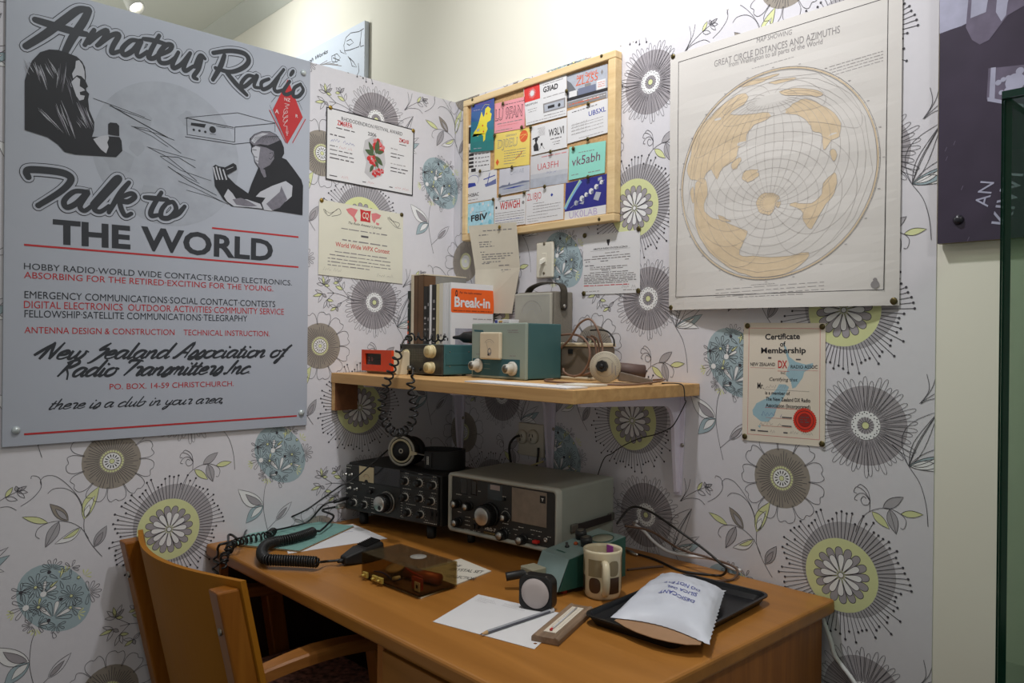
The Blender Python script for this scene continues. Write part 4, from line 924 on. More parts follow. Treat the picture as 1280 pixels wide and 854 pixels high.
LAND = [[(115, 340), (150, 310), (185, 275), (230, 250), (248, 258), (235, 280), (200, 305), (250, 305), (300, 300), (318, 305), (295, 320), (262, 335), (245, 360), (240, 385), (222, 395), (215, 425), (195, 440), (180, 450), (165, 480), (150, 455), (135, 465), (130, 490), (108, 480), (95, 480), (85, 455), (95, 410), (100, 375)],
        [(108, 490), (135, 480), (140, 520), (130, 555), (150, 580), (180, 590), (215, 605), (250, 620), (245, 640), (232, 680), (270, 685), (340, 688), (415, 675), (395, 710), (350, 735), (290, 742), (230, 728), (180, 700), (140, 660), (115, 620), (105, 570)],
        [(330, 245), (370, 235), (420, 238), (448, 250), (430, 258), (380, 255), (345, 255)], [(335, 300), (360, 285), (370, 275), (400, 265), (440, 280), (475, 300), (495, 330), (490, 365), (470, 375), (455, 400), (448, 390), (445, 360), (420, 350), (410, 330), (385, 310), (355, 305)],
        [(468, 470), (482, 462), (485, 490), (475, 525), (450, 560), (425, 605), (415, 612), (400, 590), (395, 565), (362, 550), (375, 542), (420, 545), (445, 520), (450, 490)],
        [(272, 540), (285, 520), (300, 516), (320, 518), (335, 530), (325, 545), (315, 570), (300, 575), (280, 565)], [(235, 465), (250, 455), (275, 455), (278, 470), (262, 482), (250, 488), (235, 480)],
        [(180, 300), (210, 260), (225, 255), (205, 285), (190, 305)], [(300, 222), (340, 210), (375, 208), (360, 216), (320, 224)], [(468, 405), (480, 400), (485, 420), (475, 430)], [(205, 440), (225, 420), (230, 430), (212, 455)], [(170, 575), (195, 585), (205, 592), (180, 592)], [(95, 515), (102, 500), (104, 540), (98, 540)], [(222, 232), (265, 212), (330, 198), (300, 212), (250, 230)], [(330, 526), (338, 540), (332, 556), (322, 548)]]
for i, L in enumerate(LAND):
    Q = [(q[0], q[1]) for q in catmull([(a[0], a[1], 0) for a in cM(L)], 3, True)]
    Q = [(x+prn.uniform(-.0012, .0012), z+prn.uniform(-.0012, .0012)) for x, z in Q]
    P.S.poly(Q, M_tan, 1+(i % 2)*.3); P.S.stroke(Q, .0007, M_grid, 3, closed=True)
for k in range(72):
    a = 2*PI*k/72; P.S.stroke([(cm[0]+RMx*1.0*math.sin(a), cm[1]+RMz*math.cos(a)), (cm[0]+RMx*1.012*math.sin(a), cm[1]+RMz*1.012*math.cos(a))], .0006, M_gink, 5)
for k in range(24):
    a = 2*PI*k/24; P.S.stroke([(cm[0]+RMx*1.03*math.sin(a), cm[1]+RMz*1.03*math.cos(a)), (cm[0]+RMx*1.03*math.sin(a)+.005, cm[1]+RMz*1.03*math.cos(a))], .0012, M_lgink, 5)
# slice the sheet finely so it can curl
src = P.mb; zs = [P.q[3][1]+(P.q[0][1]-P.q[3][1])*k/36 for k in range(1, 36)]; xs_ = [P.q[3][0]+(P.q[2][0]-P.q[3][0])*k/10 for k in range(1, 10)]
b0 = bmesh.new(); me = bpy.data.meshes.new('tmp'); me.from_pydata(src.v, [], src.f); me.polygons.foreach_set('material_index', src.m); b0.from_mesh(me); bpy.data.meshes.remove(me)
for z in zs: bmesh.ops.bisect_plane(b0, geom=list(b0.verts)+list(b0.edges)+list(b0.faces), plane_co=(0, 0, z), plane_no=(0, 0, 1))
for x in xs_: bmesh.ops.bisect_plane(b0, geom=list(b0.verts)+list(b0.edges)+list(b0.faces), plane_co=(x, 0, 0), plane_no=(1, 0, 0))
for v in b0.verts: v.co = curl(v.co)
b0.verts.index_update(); src.v = [tuple(v.co) for v in b0.verts]; src.f = [tuple(v.index for v in f.verts) for f in b0.faces]; src.m = [f.material_index for f in b0.faces]; src.sm = [False]*len(src.f); b0.free()
P.done('world_map', 'large paper world map of great circle distances with tan land, pinned to the right wall', 'map')
pin(1, 841.5, 70.5, 'dark brass pin at the top left corner of the large world map', yM, M_steelpin); pin(1, 839, 384.5, 'dark brass pin at the bottom left corner of the large world map', yM-.0009, M_steelpin); pin(1, 1117, 376.5, 'dark brass pin at the bottom right corner of the large world map', yM-.0009, M_steelpin, .0075)
# loose pins left in the wallpaper
# dark photo panel at the far right
M_dkp = mat('photo_panel_plum', (62, 54, 70), .35, var=.16, scale=9); M_dkl = mat('photo_panel_light', (168, 168, 190), .4, var=.12, scale=30); M_dkm = mat('photo_panel_mid', (104, 96, 116), .4, var=.15, scale=40); M_edge = mat('photo_panel_edge', (120, 108, 70), .6)
yD = -0.016; fd = PL(1, yD)
a = fd(1172, 305); zT = EYE+0.95
m = MB(); m.box((a[0], yD, a[1]), (a[0]+.95, -0.003, zT), M_edge); m.box((a[0], yD-.0012, a[1]), (a[0]+.95, yD-.0001, zT), M_dkp)
S2 = Sheet(m, (0, yD-.0012, 0), (1, 0, 0), (0, 0, 1)); cd = conv(fd, 1140, 0, 2.5857)
S2.poly(cd([(90, -60), (90, 110), (130, 95), (160, 85), (190, 70), (200, 30), (215, -60)]), M_dkl, 1); S2.poly(cd([(190, -80), (175, 90), (195, 130), (220, 145), (250, 130), (280, 90), (310, 50), (362, 20), (500, -20), (500, -120)]), M_dkm, 2)
S2.poly(cd([(280, -60), (272, 40), (290, 70), (305, 50), (310, 10), (330, -60)]), M_dkl, 3); S2.poly(cd([(200, -90), (190, 60), (240, 40), (262, -90)]), M_dkl, 3)
S2.poly(cd([(248, 222), (362, 210), (520, 190), (520, 330), (362, 345), (242, 322)]), M_dkm, 2); S2.poly(cd([(256, 220), (272, 218), (268, 325), (250, 322)]), M_dkl, 3); S2.poly(cd([(245, 315), (362, 338), (362, 348), (245, 328)]), M_dkl, 3)
for x, y, r in ((335, 266, 22), (280, 268, 7), (296, 258, 6), (312, 252, 6), (290, 300, 6), (308, 292, 6), (350, 230, 9)): S2.disc(cd([(x, y)])[0], r*.0007, M_dkl, 4, 14)
for x, y in ((205, 125), (110, 520), (160, 615), (135, 470), (180, 780), (108, 490)): S2.stroke(cd([(x, y), (x+6, y-14)]), .0012, M_dkm, 2)
q = cd([(246, 670)])[0]; S2.text('AN', q[0], q[1], .022, M_dkl, 3, rot=PI/2*.86, bold=.0); q = cd([(318, 730)])[0]; S2.text('KIWI', q[0], q[1], .03, M_dkl, 3, rot=PI/2*.86)
panel = tag(m.build('photo_panel'), 'dark plum photograph panel beside the wallpaper, behind the glass case', 'photo panel')
p = fd(1198.5, 275); q = MB(); q.lathe([(.009, 0), (.009, .002), (.006, .006), (.001, .007)], mat('stud_black', (40, 38, 46), .3), M=T((0, 0, 0), 0, PI/2), n=18); o = q.build('stud', panel); o.location = Vector((p[0], yD-.0013, p[1]))-panel.location
# far sign above the partition
ys = -0.02; fs_ = PL(1, ys)
m = MB(); A = fs_(456, 25.5); zb = EYE+.70; m.box((A[0]-.9, ys, zb), (A[0], -0.002, A[1]), mat('far_sign_white', (206, 214, 226), .5, var=.01), .0005)
S3 = Sheet(m, (0, ys, 0), (1, 0, 0), (0, 0, 1)); ck = conv(fs_, 380, 0, 5.818)
tline('graph Works', (379, 83), (410, 66), 4.6, M_ink, sh=S3, fn=fs_, layer=1, shear=.25, bold=.02)
for P_ in ([(435, 208), (400, 230), (340, 240), (305, 275), (290, 330), (295, 370), (330, 365), (400, 340), (410, 300)], [(435, 330), (412, 340), (410, 300), (420, 220)], [(295, 375), (310, 395), (270, 380), (262, 365)], [(310, 300), (340, 285), (360, 310), (330, 330), (312, 318)], [(200, 410), (240, 390), (265, 420), (240, 450), (205, 450), (200, 415)], [(210, 420), (260, 440)], [(225, 395), (230, 450)], [(320, 410), (340, 440), (350, 480), (385, 490), (360, 450), (330, 420)], [(395, 460), (400, 520), (385, 550)]): S3.stroke(ck(P_), .003, M_ink, 1)
for i in range(5):
    S3.stroke(ck([(100+i*12, 480-i*4), (170+i*26, 440-i*2+i*12)]), .003, M_gink, 1)
tag(m.build('information_sign'), 'white information sign high on the far wall beyond the left partition', 'sign')
# ------------------------------------------------------------------ pinboard and its contact cards
yB = -0.030; fb = PL(1, yB)
q = [fb(580.5, 125), fb(769.5, 62.5), fb(767, 278), fb(575.5, 300)]
bx0, bx1 = (q[0][0]+q[3][0])/2, (q[1][0]+q[2][0])/2; bz1, bz0 = (q[0][1]+q[1][1])/2, (q[2][1]+q[3][1])/2
M_bfr = wood('board_frame_pine', (206, 176, 128), (226, 200, 154), .5, axis=0, scale=5); M_cork = mat('cork', (188, 150, 104), .9, var=.18, scale=240, bump=.4)
board = empty('pinboard', ((bx0+bx1)/2, yB/2, bz0), 0, 'cork pinboard in a pale timber frame on the right wall, full of contact cards', 'pinboard')
xl = (fb(585, 140)[0]+fb(581, 285)[0])/2; xr = fb(759, 170)[0]; fw_ = 0.020; yK = -0.0215
m = MB(); m.box((xl-.004, yK, bz0+fw_-.004), (xr+.004, -0.004, bz1-fw_+.004), M_cork); wbuild(m, 'cork_sheet', board)
m = MB()
m.box((bx0, yB, bz1-fw_), (bx1, -0.003, bz1), M_bfr, .0025); m.box((bx0, yB, bz0), (bx1, -0.003, bz0+fw_), M_bfr, .0025)
m.box((bx0, yB, bz0+fw_), (xl, -0.003, bz1-fw_), M_bfr, .0025); m.box((xr, yB, bz0+fw_), (bx1, -0.003, bz1-fw_), M_bfr, .0025)
fr = wbuild(m, 'frame', board)
for px, py in ((590.5, 124.5), (752, 70), (749, 274)):
    c = fb(px, py); m = MB(); m.lathe([(.0045, 0), (.0045, .001), (.002, .0018)], M_steelpin, M=T((c[0], yB, c[1]), 0, PI/2), n=12); m.v = [(a-board.location.x, b-board.location.y, d-board.location.z) for a, b, d in m.v]; m.build('screw', fr)
CG = 'contact cards pinned on the cork board'
def cc(*P): return [(560+x/3.284, 50+y/3.284) for x, y in P]
yC = yK-0.0006
def card(lay, cor, m): return Paper(1, yC-lay*0.0022, cc(*cor), m, .0004, .0001)
def cdone(P, label): return P.done('contact_card', label, 'card', CG)
M_cpink = mat('card_pink', (226, 150, 158), .6, var=.02); M_cyel = mat('card_yellow', (226, 202, 104), .6, var=.03); M_caqua = mat('card_aqua', (140, 206, 190), .6, var=.02); M_cblue = mat('card_deep_blue', (44, 44, 128), .5, var=.10); M_clblue = mat('card_sky_blue', (166, 208, 222), .6, var=.12, scale=90); M_cgrey = mat('card_grey_photo', (168, 172, 182), .6, var=.1, scale=50); M_mapy = mat('card_map_yellow', (230, 214, 60), .6, var=.04); M_orange = mat('print_orange', (216, 92, 44), .6)
# building card, then the map card over it
P = card(0, ((80, 352), (175, 335), (173, 538), (76, 552)), M_white)
for v in (.12, .2, .28, .36, .44): 
    P.rect(.10, v, .30, v+.05, M_ink); P.rect(.36, v+.01, .44, v+.04, M_gink); P.small(.5, .95, v+.01, .035, M_ink, word=3)
P.rect(.05, .03, .10, .55, M_gink); P.rect(.2, .03, .4, .10, M_ink); P.rect(.02, .62, .16, .96, M_ink); 
cdone(P, 'white card with black building drawing, half hidden behind the yellow country map card')
P = card(2, ((97, 256), (190, 237), (187, 452), (91, 462)), mat('card_teal', (40, 120, 120), .55, var=.06))
for v0, c in ((.8, (48, 72, 150)), (.6, (40, 90, 150)), (.4, (36, 110, 140)), (.2, (36, 128, 124))): P.rect(0, v0, 1, v0+.2, mat('card_sea_band_%d' % c[1], c, .55), 1)
P.text('PUBLICATIONS', .12, .925, .035, mat('print_violet', (120, 60, 130), .6), 3, width=.72)
P.poly([(.62, .82), (.74, .86), (.86, .80), (.82, .74), (.90, .70), (.86, .58), (.72, .55), (.70, .48), (.74, .42), (.66, .34), (.64, .22), (.56, .18), (.55, .30), (.46, .34), (.30, .30), (.12, .36), (.08, .30), (.16, .40), (.26, .46), (.34, .56), (.42, .70), (.46, .78), (.52, .70), (.56, .66), (.60, .72)], M_mapy, 2)
P.poly([(.28, .44), (.40, .46), (.36, .40), (.26, .40)], M_cgrey, 3); P.disc((.68, .72), .003, M_orange, 3); P.disc((.52, .5), .003, M_orange, 3); P.disc((.56, .38), .003, M_orange, 3); P.small(.10, .4, .82, .02, M_cgrey, 3)
P.line(sm([(.45, .8), (.6, .9), (.8, .88)], 4), .0008, M_mapy, 2); P.small(.15, .5, .06, .025, M_cgrey, 3)
cdone(P, 'tall blue-green card with a yellow country map on it')
P = card(1, ((192, 262), (316, 232), (314, 362), (190, 384)), M_cpink)
P.small(.22, .98, .875, .04, M_ink, word=3); P.text('LU 9FAN', .02, .42, .36, M_ink, 2, width=.90, bold=.03); P.small(.1, .92, .28, .05, M_gink); P.small(.12, .8, .20, .03, M_pink); P.small(.05, .6, .06, .04, M_gink)
P.text('LU 9FAN', .027, .425, .345, M_cpink, 3, width=.885, bold=-.004); cdone(P, 'pink card with the outlined letters LU 9FAN')
P = card(1, ((193, 386), (337, 360), (333, 512), (190, 530)), M_cyel)
P.text('DJ0EU', .08, .58, .22, M_gink, 2, width=.58, bold=.03); P.text('DJ0EU', .086, .586, .205, M_cyel, 3, width=.565, bold=-.004); P.text('GERMANY', .32, .86, .06, M_gink, 2, width=.32); P.disc((.83, .80), .017, M_orange, 2); P.line([(.74, .72), (.83, .80), (.92, .88)], .001, M_cyel, 3); P.line(sm([(.73, .82), (.83, .85), (.93, .80)], 4), .001, M_cyel, 3)
for v in (.46, .39, .32, .25, .18, .1): P.small(.28, .90 if v > .2 else .6, v, .03, M_gink)
P.poly([(.04, .18), (.09, .08), (.14, .18), (.09, .28)], M_orange, 2); P.line([(.62, .2), (.72, .32), (.70, .24), (.80, .40)], .0022, M_red, 3); cdone(P, 'yellow card DJ0EU with a small orange globe')
P = card(0, ((76, 552), (200, 530), (200, 650), (72, 672)), M_white)
P.line(sm([(.02, .72), (.10, .88), (.3, .92), (.42, .78), (.38, .62)], 5), .0012, M_blue); P.line([(.70, .52), (.78, .92)], .0028, M_blue); P.line([(.58, .72), (.95, .80)], .003, M_blue)
P.poly([(.0, .62), (.10, .68), (.30, .66), (.34, .55), (.05, .52)], M_blue); P.poly([(.62, .55), (.8, .6), (.98, .68), (.98, .5), (.65, .45)], mat('print_grey_blue', (104, 112, 158), .6)); P.text('OH2BAC', .03, .20, .11, M_ink, width=.40, bold=.01); P.small(.04, .4, .08, .05, M_gink); cdone(P, 'white card OH2BAC with a blue ship and anchor sketch')
P = card(1, ((212, 532), (336, 513), (334, 615), (208, 640)), mat('card_pale_grey', (196, 196, 204), .6, var=.03))
P.rect(0, .04, 1, .34, M_cgrey); P.text('OH1AE', .36, .72, .15, M_cgrey, width=.45)
P.poly([(.0, .32), (.12, .38), (.3, .36), (.35, .46), (.38, .36), (.6, .38), (.78, .42), (1, .38), (1, .34), (0, .28)], mat('print_slate', (110, 116, 138), .6), 2); P.poly([(.1, .22), (.5, .25), (.9, .24), (.5, .19)], M_blue, 2); cdone(P, 'pale grey card with a harbour skyline drawing')
P = card(0, ((72, 676), (188, 656), (188, 775), (68, 796)), M_clblue)
for k in range(18): P.disc((prn.uniform(.05, .95), prn.uniform(.05, .95)), prn.uniform(.003, .008), M_white if k % 2 else mat('card_deeper_aqua', (120, 186, 206), .6), 1, 9)
P.text('F8IV', .22, .38, .20, M_ink, 3, width=.56, bold=.03); P.small(.38, .72, .66, .035, M_gink, 3); cdone(P, 'pale blue mottled card F8IV in the lower left of the board')
P = card(1, ((192, 650), (318, 630), (317, 756), (190, 772)), M_white)
P.text('W3WGH', .18, .58, .24, M_red, width=.64, bold=.02); P.small(.16, .84, .85, .035, M_ink); P.disc((.06, .67), .004, M_ink, 2); P.disc((.93, .72), .005, M_gink, 2)
for v in (.46, .38, .30, .22, .14, .06): P.small(.03, .97, v, .032, M_gink if v != .22 else M_blue)
cdone(P, 'white card W3WGH with condensed red capital letters')
P = card(0, ((320, 617), (475, 590), (473, 735), (318, 758)), M_white)
P.text('ZL1BJO', .04, .68, .20, M_red, width=.38, bold=-.005); P.disc((.70, .74), .005, M_blue, 2, 4)
for v, a in ((.56, .5), (.48, .93), (.40, .88), (.31, .93), (.22, .6), (.13, .85), (.06, .35)): P.small(.2 if v > .3 else .05, a, v, .026, M_gink)
P.hand(.3, .7, .46, .05, M_gink); P.hand(.3, .8, .30, .05, M_gink); cdone(P, 'white card ZL1BJO with tall red letters on its left')
P = card(1, ((310, 197), (487, 138), (487, 310), (320, 352)), M_white)
P.rect(.01, .60, .385, .985, mat('card_bright_red', (212, 52, 48), .6), 1)
for k in range(20):
    a = 2*PI*k/20; c = P.uv(.20, .79); P.S.poly([(c[0]+.006*math.cos(a-.12), c[1]+.006*math.sin(a-.12)), (c[0]+.017*math.cos(a), c[1]+.017*math.sin(a)), (c[0]+.006*math.cos(a+.12), c[1]+.006*math.sin(a+.12))], M_white, 3)
P.disc((.20, .79), .0075, M_white, 3); P.text('REDIFON', .02, .50, .045, M_ink, width=.30, bold=.005); P.small(.07, .30, .38, .025, M_gink); P.small(.09, .28, .32, .025, M_gink); P.text('G3IAD', .46, .72, .13, M_ink, width=.36, bold=.03)
P.small(.46, .92, .90, .03, M_gink); P.rect(.45, .20, .97, .44, M_gink, 2); P.rect(.48, .23, .94, .40, M_cgrey, 3); P.rect(.56, .28, .72, .35, M_ink, 4); P.disc((.83, .30), .005, M_ink, 4); P.small(.46, .96, .57, .03, M_gink); P.small(.03, .97, .05, .03, M_lgink); P.small(.46, .96, .12, .03, M_gink); cdone(P, 'large white card G3IAD with a white sunburst on a red square')
P = card(1, ((342, 356), (488, 318), (488, 440), (342, 474)), M_white)
P.text('W3LVI', .50, .50, .24, M_ink, width=.42, bold=.015); P.small(.55, .86, .38, .05, M_ink); P.small(.6, .84, .27, .04, M_gink); P.small(.64, .8, .19, .04, M_gink)
P.poly([(.08, .12), (.22, .10), (.20, .3), (.16, .42), (.20, .52), (.14, .6), (.10, .5), (.12, .4), (.06, .3)], M_ink); P.poly([(.04, .52), (.24, .56), (.24, .60), (.04, .57)], M_ink); P.disc((.30, .30), .004, M_ink, 2); P.line([(.24, .14), (.3, .3), (.38, .12)], .0012, M_ink)
for k in range(10): P.hand(.18+.02*(k % 4), .40, .60+.03*k, .03, M_gink, w=.0005)
cdone(P, 'white card W3LVI with a black figure drawing')
P = card(0, ((340, 478), (495, 446), (490, 586), (336, 610)), mat('card_grey_white', (198, 196, 198), .6, var=.03))
P.rect(0, .0, 1, .30, M_cgrey); P.rect(0, .28, 1, .42, mat('card_grey_band', (182, 184, 190), .6)); P.text('UA3FH', .20, .52, .20, M_red, width=.55, bold=-.01); P.hand(.44, .72, .36, .10, M_blue); P.small(.3, .98, .90, .05, M_pink); cdone(P, 'grey-white card UA3FH in red over a pale landscape')
P = card(0, ((488, 146), (655, 97), (655, 236), (490, 280)), M_cgrey)
P.poly([(0, .2), (0, .85), (.10, .74), (.22, .50), (.32, .36), (.32, .2)], mat('print_mid_grey', (104, 106, 112), .6), 1); P.rect(0, .0, .97, .17, M_gink, 1); P.rect(0, .2, 1, .3, M_ink, 1); P.rect(.05, .30, .25, .48, M_white, 2); P.rect(.74, .30, .96, .58, M_white, 2); P.rect(.28, .30, .72, .50, mat('print_slate', (110, 116, 138), .6), 2); P.rect(.45, .5, .6, .58, M_gink, 2)
for v in (.5, .44, .38): P.small(.77, .94, v, .03, M_orange, 3)
P.text('New Zealand', .25, .82, .10, M_orange, 3, width=.50, shear=.2); P.text('ZL2SS', .22, .60, .22, M_orange, 3, width=.56, shear=.15, bold=-.005); P.poly([(.84, .80), (.87, .72), (.90, .80), (.87, .88)], M_gink, 3)
P.small(.05, .8, .07, .05, M_orange, 3); P.small(.4, .95, .10, .04, M_white, 3); cdone(P, 'grey photo card ZL2SS with orange lettering in the top right corner')
P = card(1, ((490, 292), (656, 238), (655, 380), (490, 426)), M_white)
P.text('UB5XL', .54, .64, .14, M_blue, width=.42, bold=.01); P.small(.12, .75, .90, .045, M_ink, word=3); 
for v in (.50, .42, .32, .22): P.small(.1, .9, v, .03, M_lgink); P.hand(.12, .5, v+.01, .05, M_gink)
P.small(.3, .9, .06, .03, M_lgink); cdone(P, 'white card UB5XL with blue letters at its right')
P = card(1, ((498, 440), (648, 413), (643, 545), (495, 576)), M_caqua)
P.text('vk5abh', .09, .40, .26, mat('print_plum', (110, 52, 84), .6), width=.78, shear=.1); P.small(.26, .70, .77, .045, M_gink, word=3); P.small(.55, .88, .10, .05, M_gink); P.small(.08, .28, .12, .04, M_gink); cdone(P, 'plain aqua green card vk5abh')
P = card(0, ((484, 588), (652, 549), (648, 713), (478, 740)), M_cblue)
P.rect(0, 0, 1, .225, M_white, 1); P.text('UK0LAB', .12, .02, .18, mat('print_lilac', (176, 160, 196), .6), 2, width=.68, bold=.0)
P.line(sm([(0, .30), (.10, .52), (.25, .78), (.38, .97)], 5), .010, mat('print_sky_arc', (120, 170, 210), .6), 1); P.line(sm([(0, .34), (.10, .56), (.25, .82), (.36, 1)], 5), .004, mat('print_pale_green', (170, 200, 160), .6), 2)
P.line([(.14, .30), (.95, .86)], .0012, M_cgrey, 3)
for u, v, r in ((.28, .41, .007), (.42, .50, .008), (.52, .58, .006), (.64, .64, .008), (.76, .73, .007), (.88, .82, .006)): P.disc((u, v), r, M_white if u > .4 else M_cgrey, 4, 12); P.disc((u+.03, v-.03), r*.6, mat('print_slate', (110, 116, 138), .6), 5, 8)
P.poly([(.70, .42), (.82, .36), (.88, .56), (.76, .60)], M_cgrey, 4); P.poly([(.36, .38), (.46, .34), (.48, .42)], M_cgrey, 4); P.poly([(.80, .86), (.90, .90), (.88, .96), (.80, .94)], M_cgrey, 4); cdone(P, 'dark blue space station card UK0LAB in the lower right corner')
for x, y, t in ((104, 268, 'at the top of the yellow country map card'), (226, 262, 'at the top of the pink card'), (303, 358, 'between the pink and yellow cards'), (340, 358, 'at the top left of the W3LVI card'), (192, 392, 'at the top left of the yellow card'), (263, 523, 'at the bottom of the yellow card'), (132, 539, 'at the top of the ship sketch card'), (213, 640, 'at the bottom of the harbour card'), (186, 655, 'above the pale blue mottled card'), (313, 627, 'at the top right of the W3WGH card'), (397, 602, 'at the top of the ZL1BJO card'), (421, 459, 'below the W3LVI card'), (515, 446, 'at the top left of the aqua card'), (574, 407, 'above the aqua card'), (575, 563, 'at the top of the space station card'), (576, 262, 'below the ZL2SS card'), (487, 210, 'between the G3IAD and ZL2SS cards')):
    px, py = 560+x/3.284, 50+y/3.284; pin(1, px, py, 'dark brass pin on the cork board '+t, yC-.0052, M_steelpin, .0058)
pin(1, 624.5, 284, 'brass pin holding the creased beige letter to the board frame', -0.0418, M_brass, .006)
# light switch
ysw = -0.012; f1 = PL(1, ysw)
a, b = f1(670, 303.5), f1(690.5, 347)
M_sw = mat('switch_cream_plastic', (208, 202, 186), .4, var=.02); M_swm = mat('switch_screw', (120, 112, 96), .35, .7)
sw = empty('light_switch', ((a[0]+b[0])/2, -0.003, b[1]), 0, 'cream toggle light switch plate below the pinboard', 'switch')
m = MB(); m.box((a[0], ysw, b[1]), (b[0], -0.002, a[1]), M_sw, .005, 3); wbuild(m, 'plate', sw)
cx = (a[0]+b[0])/2
m = MB(); m.box((cx-.009, ysw-.001, a[1]-.065), (cx+.009, ysw+.002, a[1]-.032), M_sw, .001); m.hexa([(cx-.006, ysw-.001, a[1]-.056), (cx+.006, ysw-.001, a[1]-.056), (cx+.006, ysw, a[1]-.044), (cx-.006, ysw, a[1]-.044), (cx-.004, ysw-.016, a[1]-.064), (cx+.004, ysw-.016, a[1]-.064), (cx+.004, ysw-.014, a[1]-.052), (cx-.004, ysw-.014, a[1]-.052)], mat('toggle_white', (222, 218, 206), .35)); wbuild(m, 'toggle', sw)
for dz in (.006, .088):
    m = MB(); m.lathe([(.004, 0), (.004, .0015), (.0015, .0025)], M_swm, M=T((cx, ysw, a[1]-dz), 0, PI/2), n=10); wbuild(m, 'screw', sw)
# wall socket with round outlets and their leads, under the shelf
f2 = PL(1, -0.010); a, b = f2(648, 528), f2(679, 573)
M_sock = mat('socket_cream_plastic', (206, 200, 184), .45, var=.02); M_lead = mat('lead_black_rubber', (36, 34, 32), .5)
sk = empty('power_socket', ((a[0]+b[0])/2, -0.002, b[1]), 0, 'cream double wall socket under the shelf behind the grey receiver', 'socket')
m = MB(); m.box((a[0], -0.010, b[1]), (b[0], -0.002, a[1]), M_sock, .002); wbuild(m, 'plate', sk)
for px, py in ((653.5, 546), (667, 546)):
    c = f2(px, py); m = MB(); m.lathe([(.0205, 0), (.0205, .006), (.0185, .010), (.001, .0105)], M_sock, M=T((c[0], -.010, c[1]), 0, PI/2), n=24)
    for dx, r in ((-.006, .35), (.006, -.35)): m.box((-.001, -.0009, -.0045), (.001, .0001, .0045), M_ink, M=T((c[0]+dx, -.0207, c[1]+.004), 0) @ Matrix.Rotation(r, 4, 'Y'))
    m.box((-.001, -.0009, -.004), (.001, .0001, .004), M_ink, M=T((c[0], -.0207, c[1]-.007))); o = wbuild(m, 'socket_outlet', sk)
c = f2(653, 546)
m = MB(); m.tube(catmull([(c[0], -.022, c[1]+.003), (c[0], -.040, c[1]), (c[0]-.005, -.055, c[1]-.02), (c[0]-.008, -.05, c[1]-.06), (c[0]+.0, -.04, c[1]-.12), (c[0]+.02, -.035, ZD+.004), (c[0]+.12, -.03, ZD+.004)]), .0035, M_lead); tag(m.build('power_lead'), 'black power lead plugged into the left outlet of the wall socket', 'lead')
c = f2(674, 562)
m = MB(); m.tube(catmull([(c[0], -.014, c[1]+.005), (c[0]+.003, -.018, c[1]-.02), (c[0]-.004, -.02, c[1]-.07), (c[0]-.01, -.022, c[1]-.13), (c[0], -.02, ZD+.004), (c[0]+.14, -.016, ZD+.004)]), .0032, M_lead); tag(m.build('power_lead'), 'black power lead hanging from the right side of the wall socket', 'lead')
# ------------------------------------------------------------------ things on the shelf
def coil(path, rc, rw, pitch, n=12, wn=6):
    """helical cord along a smooth path"""
    P = [Vector(p) for p in path]; L = [0]
    for i in range(1, len(P)): L.append(L[-1]+(P[i]-P[i-1]).length)
    tot = L[-1]; out = []; N = None; steps = max(8, int(tot/pitch*n)); j = 0
    for k in range(steps+1):
        d = tot*k/steps
        while j < len(P)-2 and L[j+1] < d: j += 1
        t = (d-L[j])/max(1e-9, L[j+1]-L[j]); c = P[j].lerp(P[j+1], t); T_ = (P[j+1]-P[j]).normalized()
        a_ = (P[min(j+2, len(P)-1)]-P[max(j-1, 0)]).normalized(); T_ = a_
        N = T_.orthogonal().normalized() if N is None else (N-T_*N.dot(T_)).normalized()
        B_ = T_.cross(N); a = 2*PI*k/n; e = min(1, k/(n*1.0), (steps-k)/(n*1.0))
        out.append(c+(N*math.cos(a)+B_*math.sin(a))*rc*e)
    return out
M_teal = mat('enamel_teal', (60, 98, 101), .42, var=.05, scale=12); M_sage = mat('enamel_sage_grey', (142, 154, 144), .45, var=.03, scale=12); M_knobc = mat('knob_cream', (206, 192, 150), .4, var=.03); M_knobw = mat('knob_pale_grey', (196, 192, 182), .4, var=.03)
M_blk = mat('black_plastic', (28, 28, 28), .4, var=.1); M_blk2 = mat('black_matt', (22, 22, 23), .6, var=.1); M_face = mat('radio_face_black', (50, 50, 46), .4, var=.35, scale=60); M_metal = mat('bright_metal', (176, 174, 168), .3, .9, var=.04); M_dmetal = mat('dull_metal', (120, 118, 112), .45, .8, var=.08)
M_oran = mat('orange_plastic', (206, 66, 30), .4, var=.03); M_creamp = mat('cream_plastic', (206, 192, 164), .45, var=.03); M_glassd = mat('dark_glass', (34, 32, 34), .12, var=.05, spec=.6)
def disc_knob(mb, x, z, y0, r, h, m, n=24, skirt=0, cap=None, capr=0.8, ridges=0):
    """knob standing out of a panel facing -y"""
    M = T((x, y0, z), 0, PI/2)
    if skirt: mb.lathe([(skirt, 0), (skirt, h*.18), (r, h*.24)], m, M=M, n=n)
    mb.lathe([(r*1.0, 0), (r*1.02, h*.7), (r*.94, h), (.0005, h)], m, M=M, n=n)
    if cap: mb.lathe([(r*capr, h+.0001), (r*capr, h+.0006), (.0004, h+.0009)], cap, M=M, n=n)
    if ridges:
        for k in range(ridges):
            a = 2*PI*k/ridges; mb.box((-.0006, -.0006, h*.2), (.0006, .0006, h*.95), m, M=M @ Matrix.Translation((r*1.01*math.cos(a), r*1.01*math.sin(a), 0)))
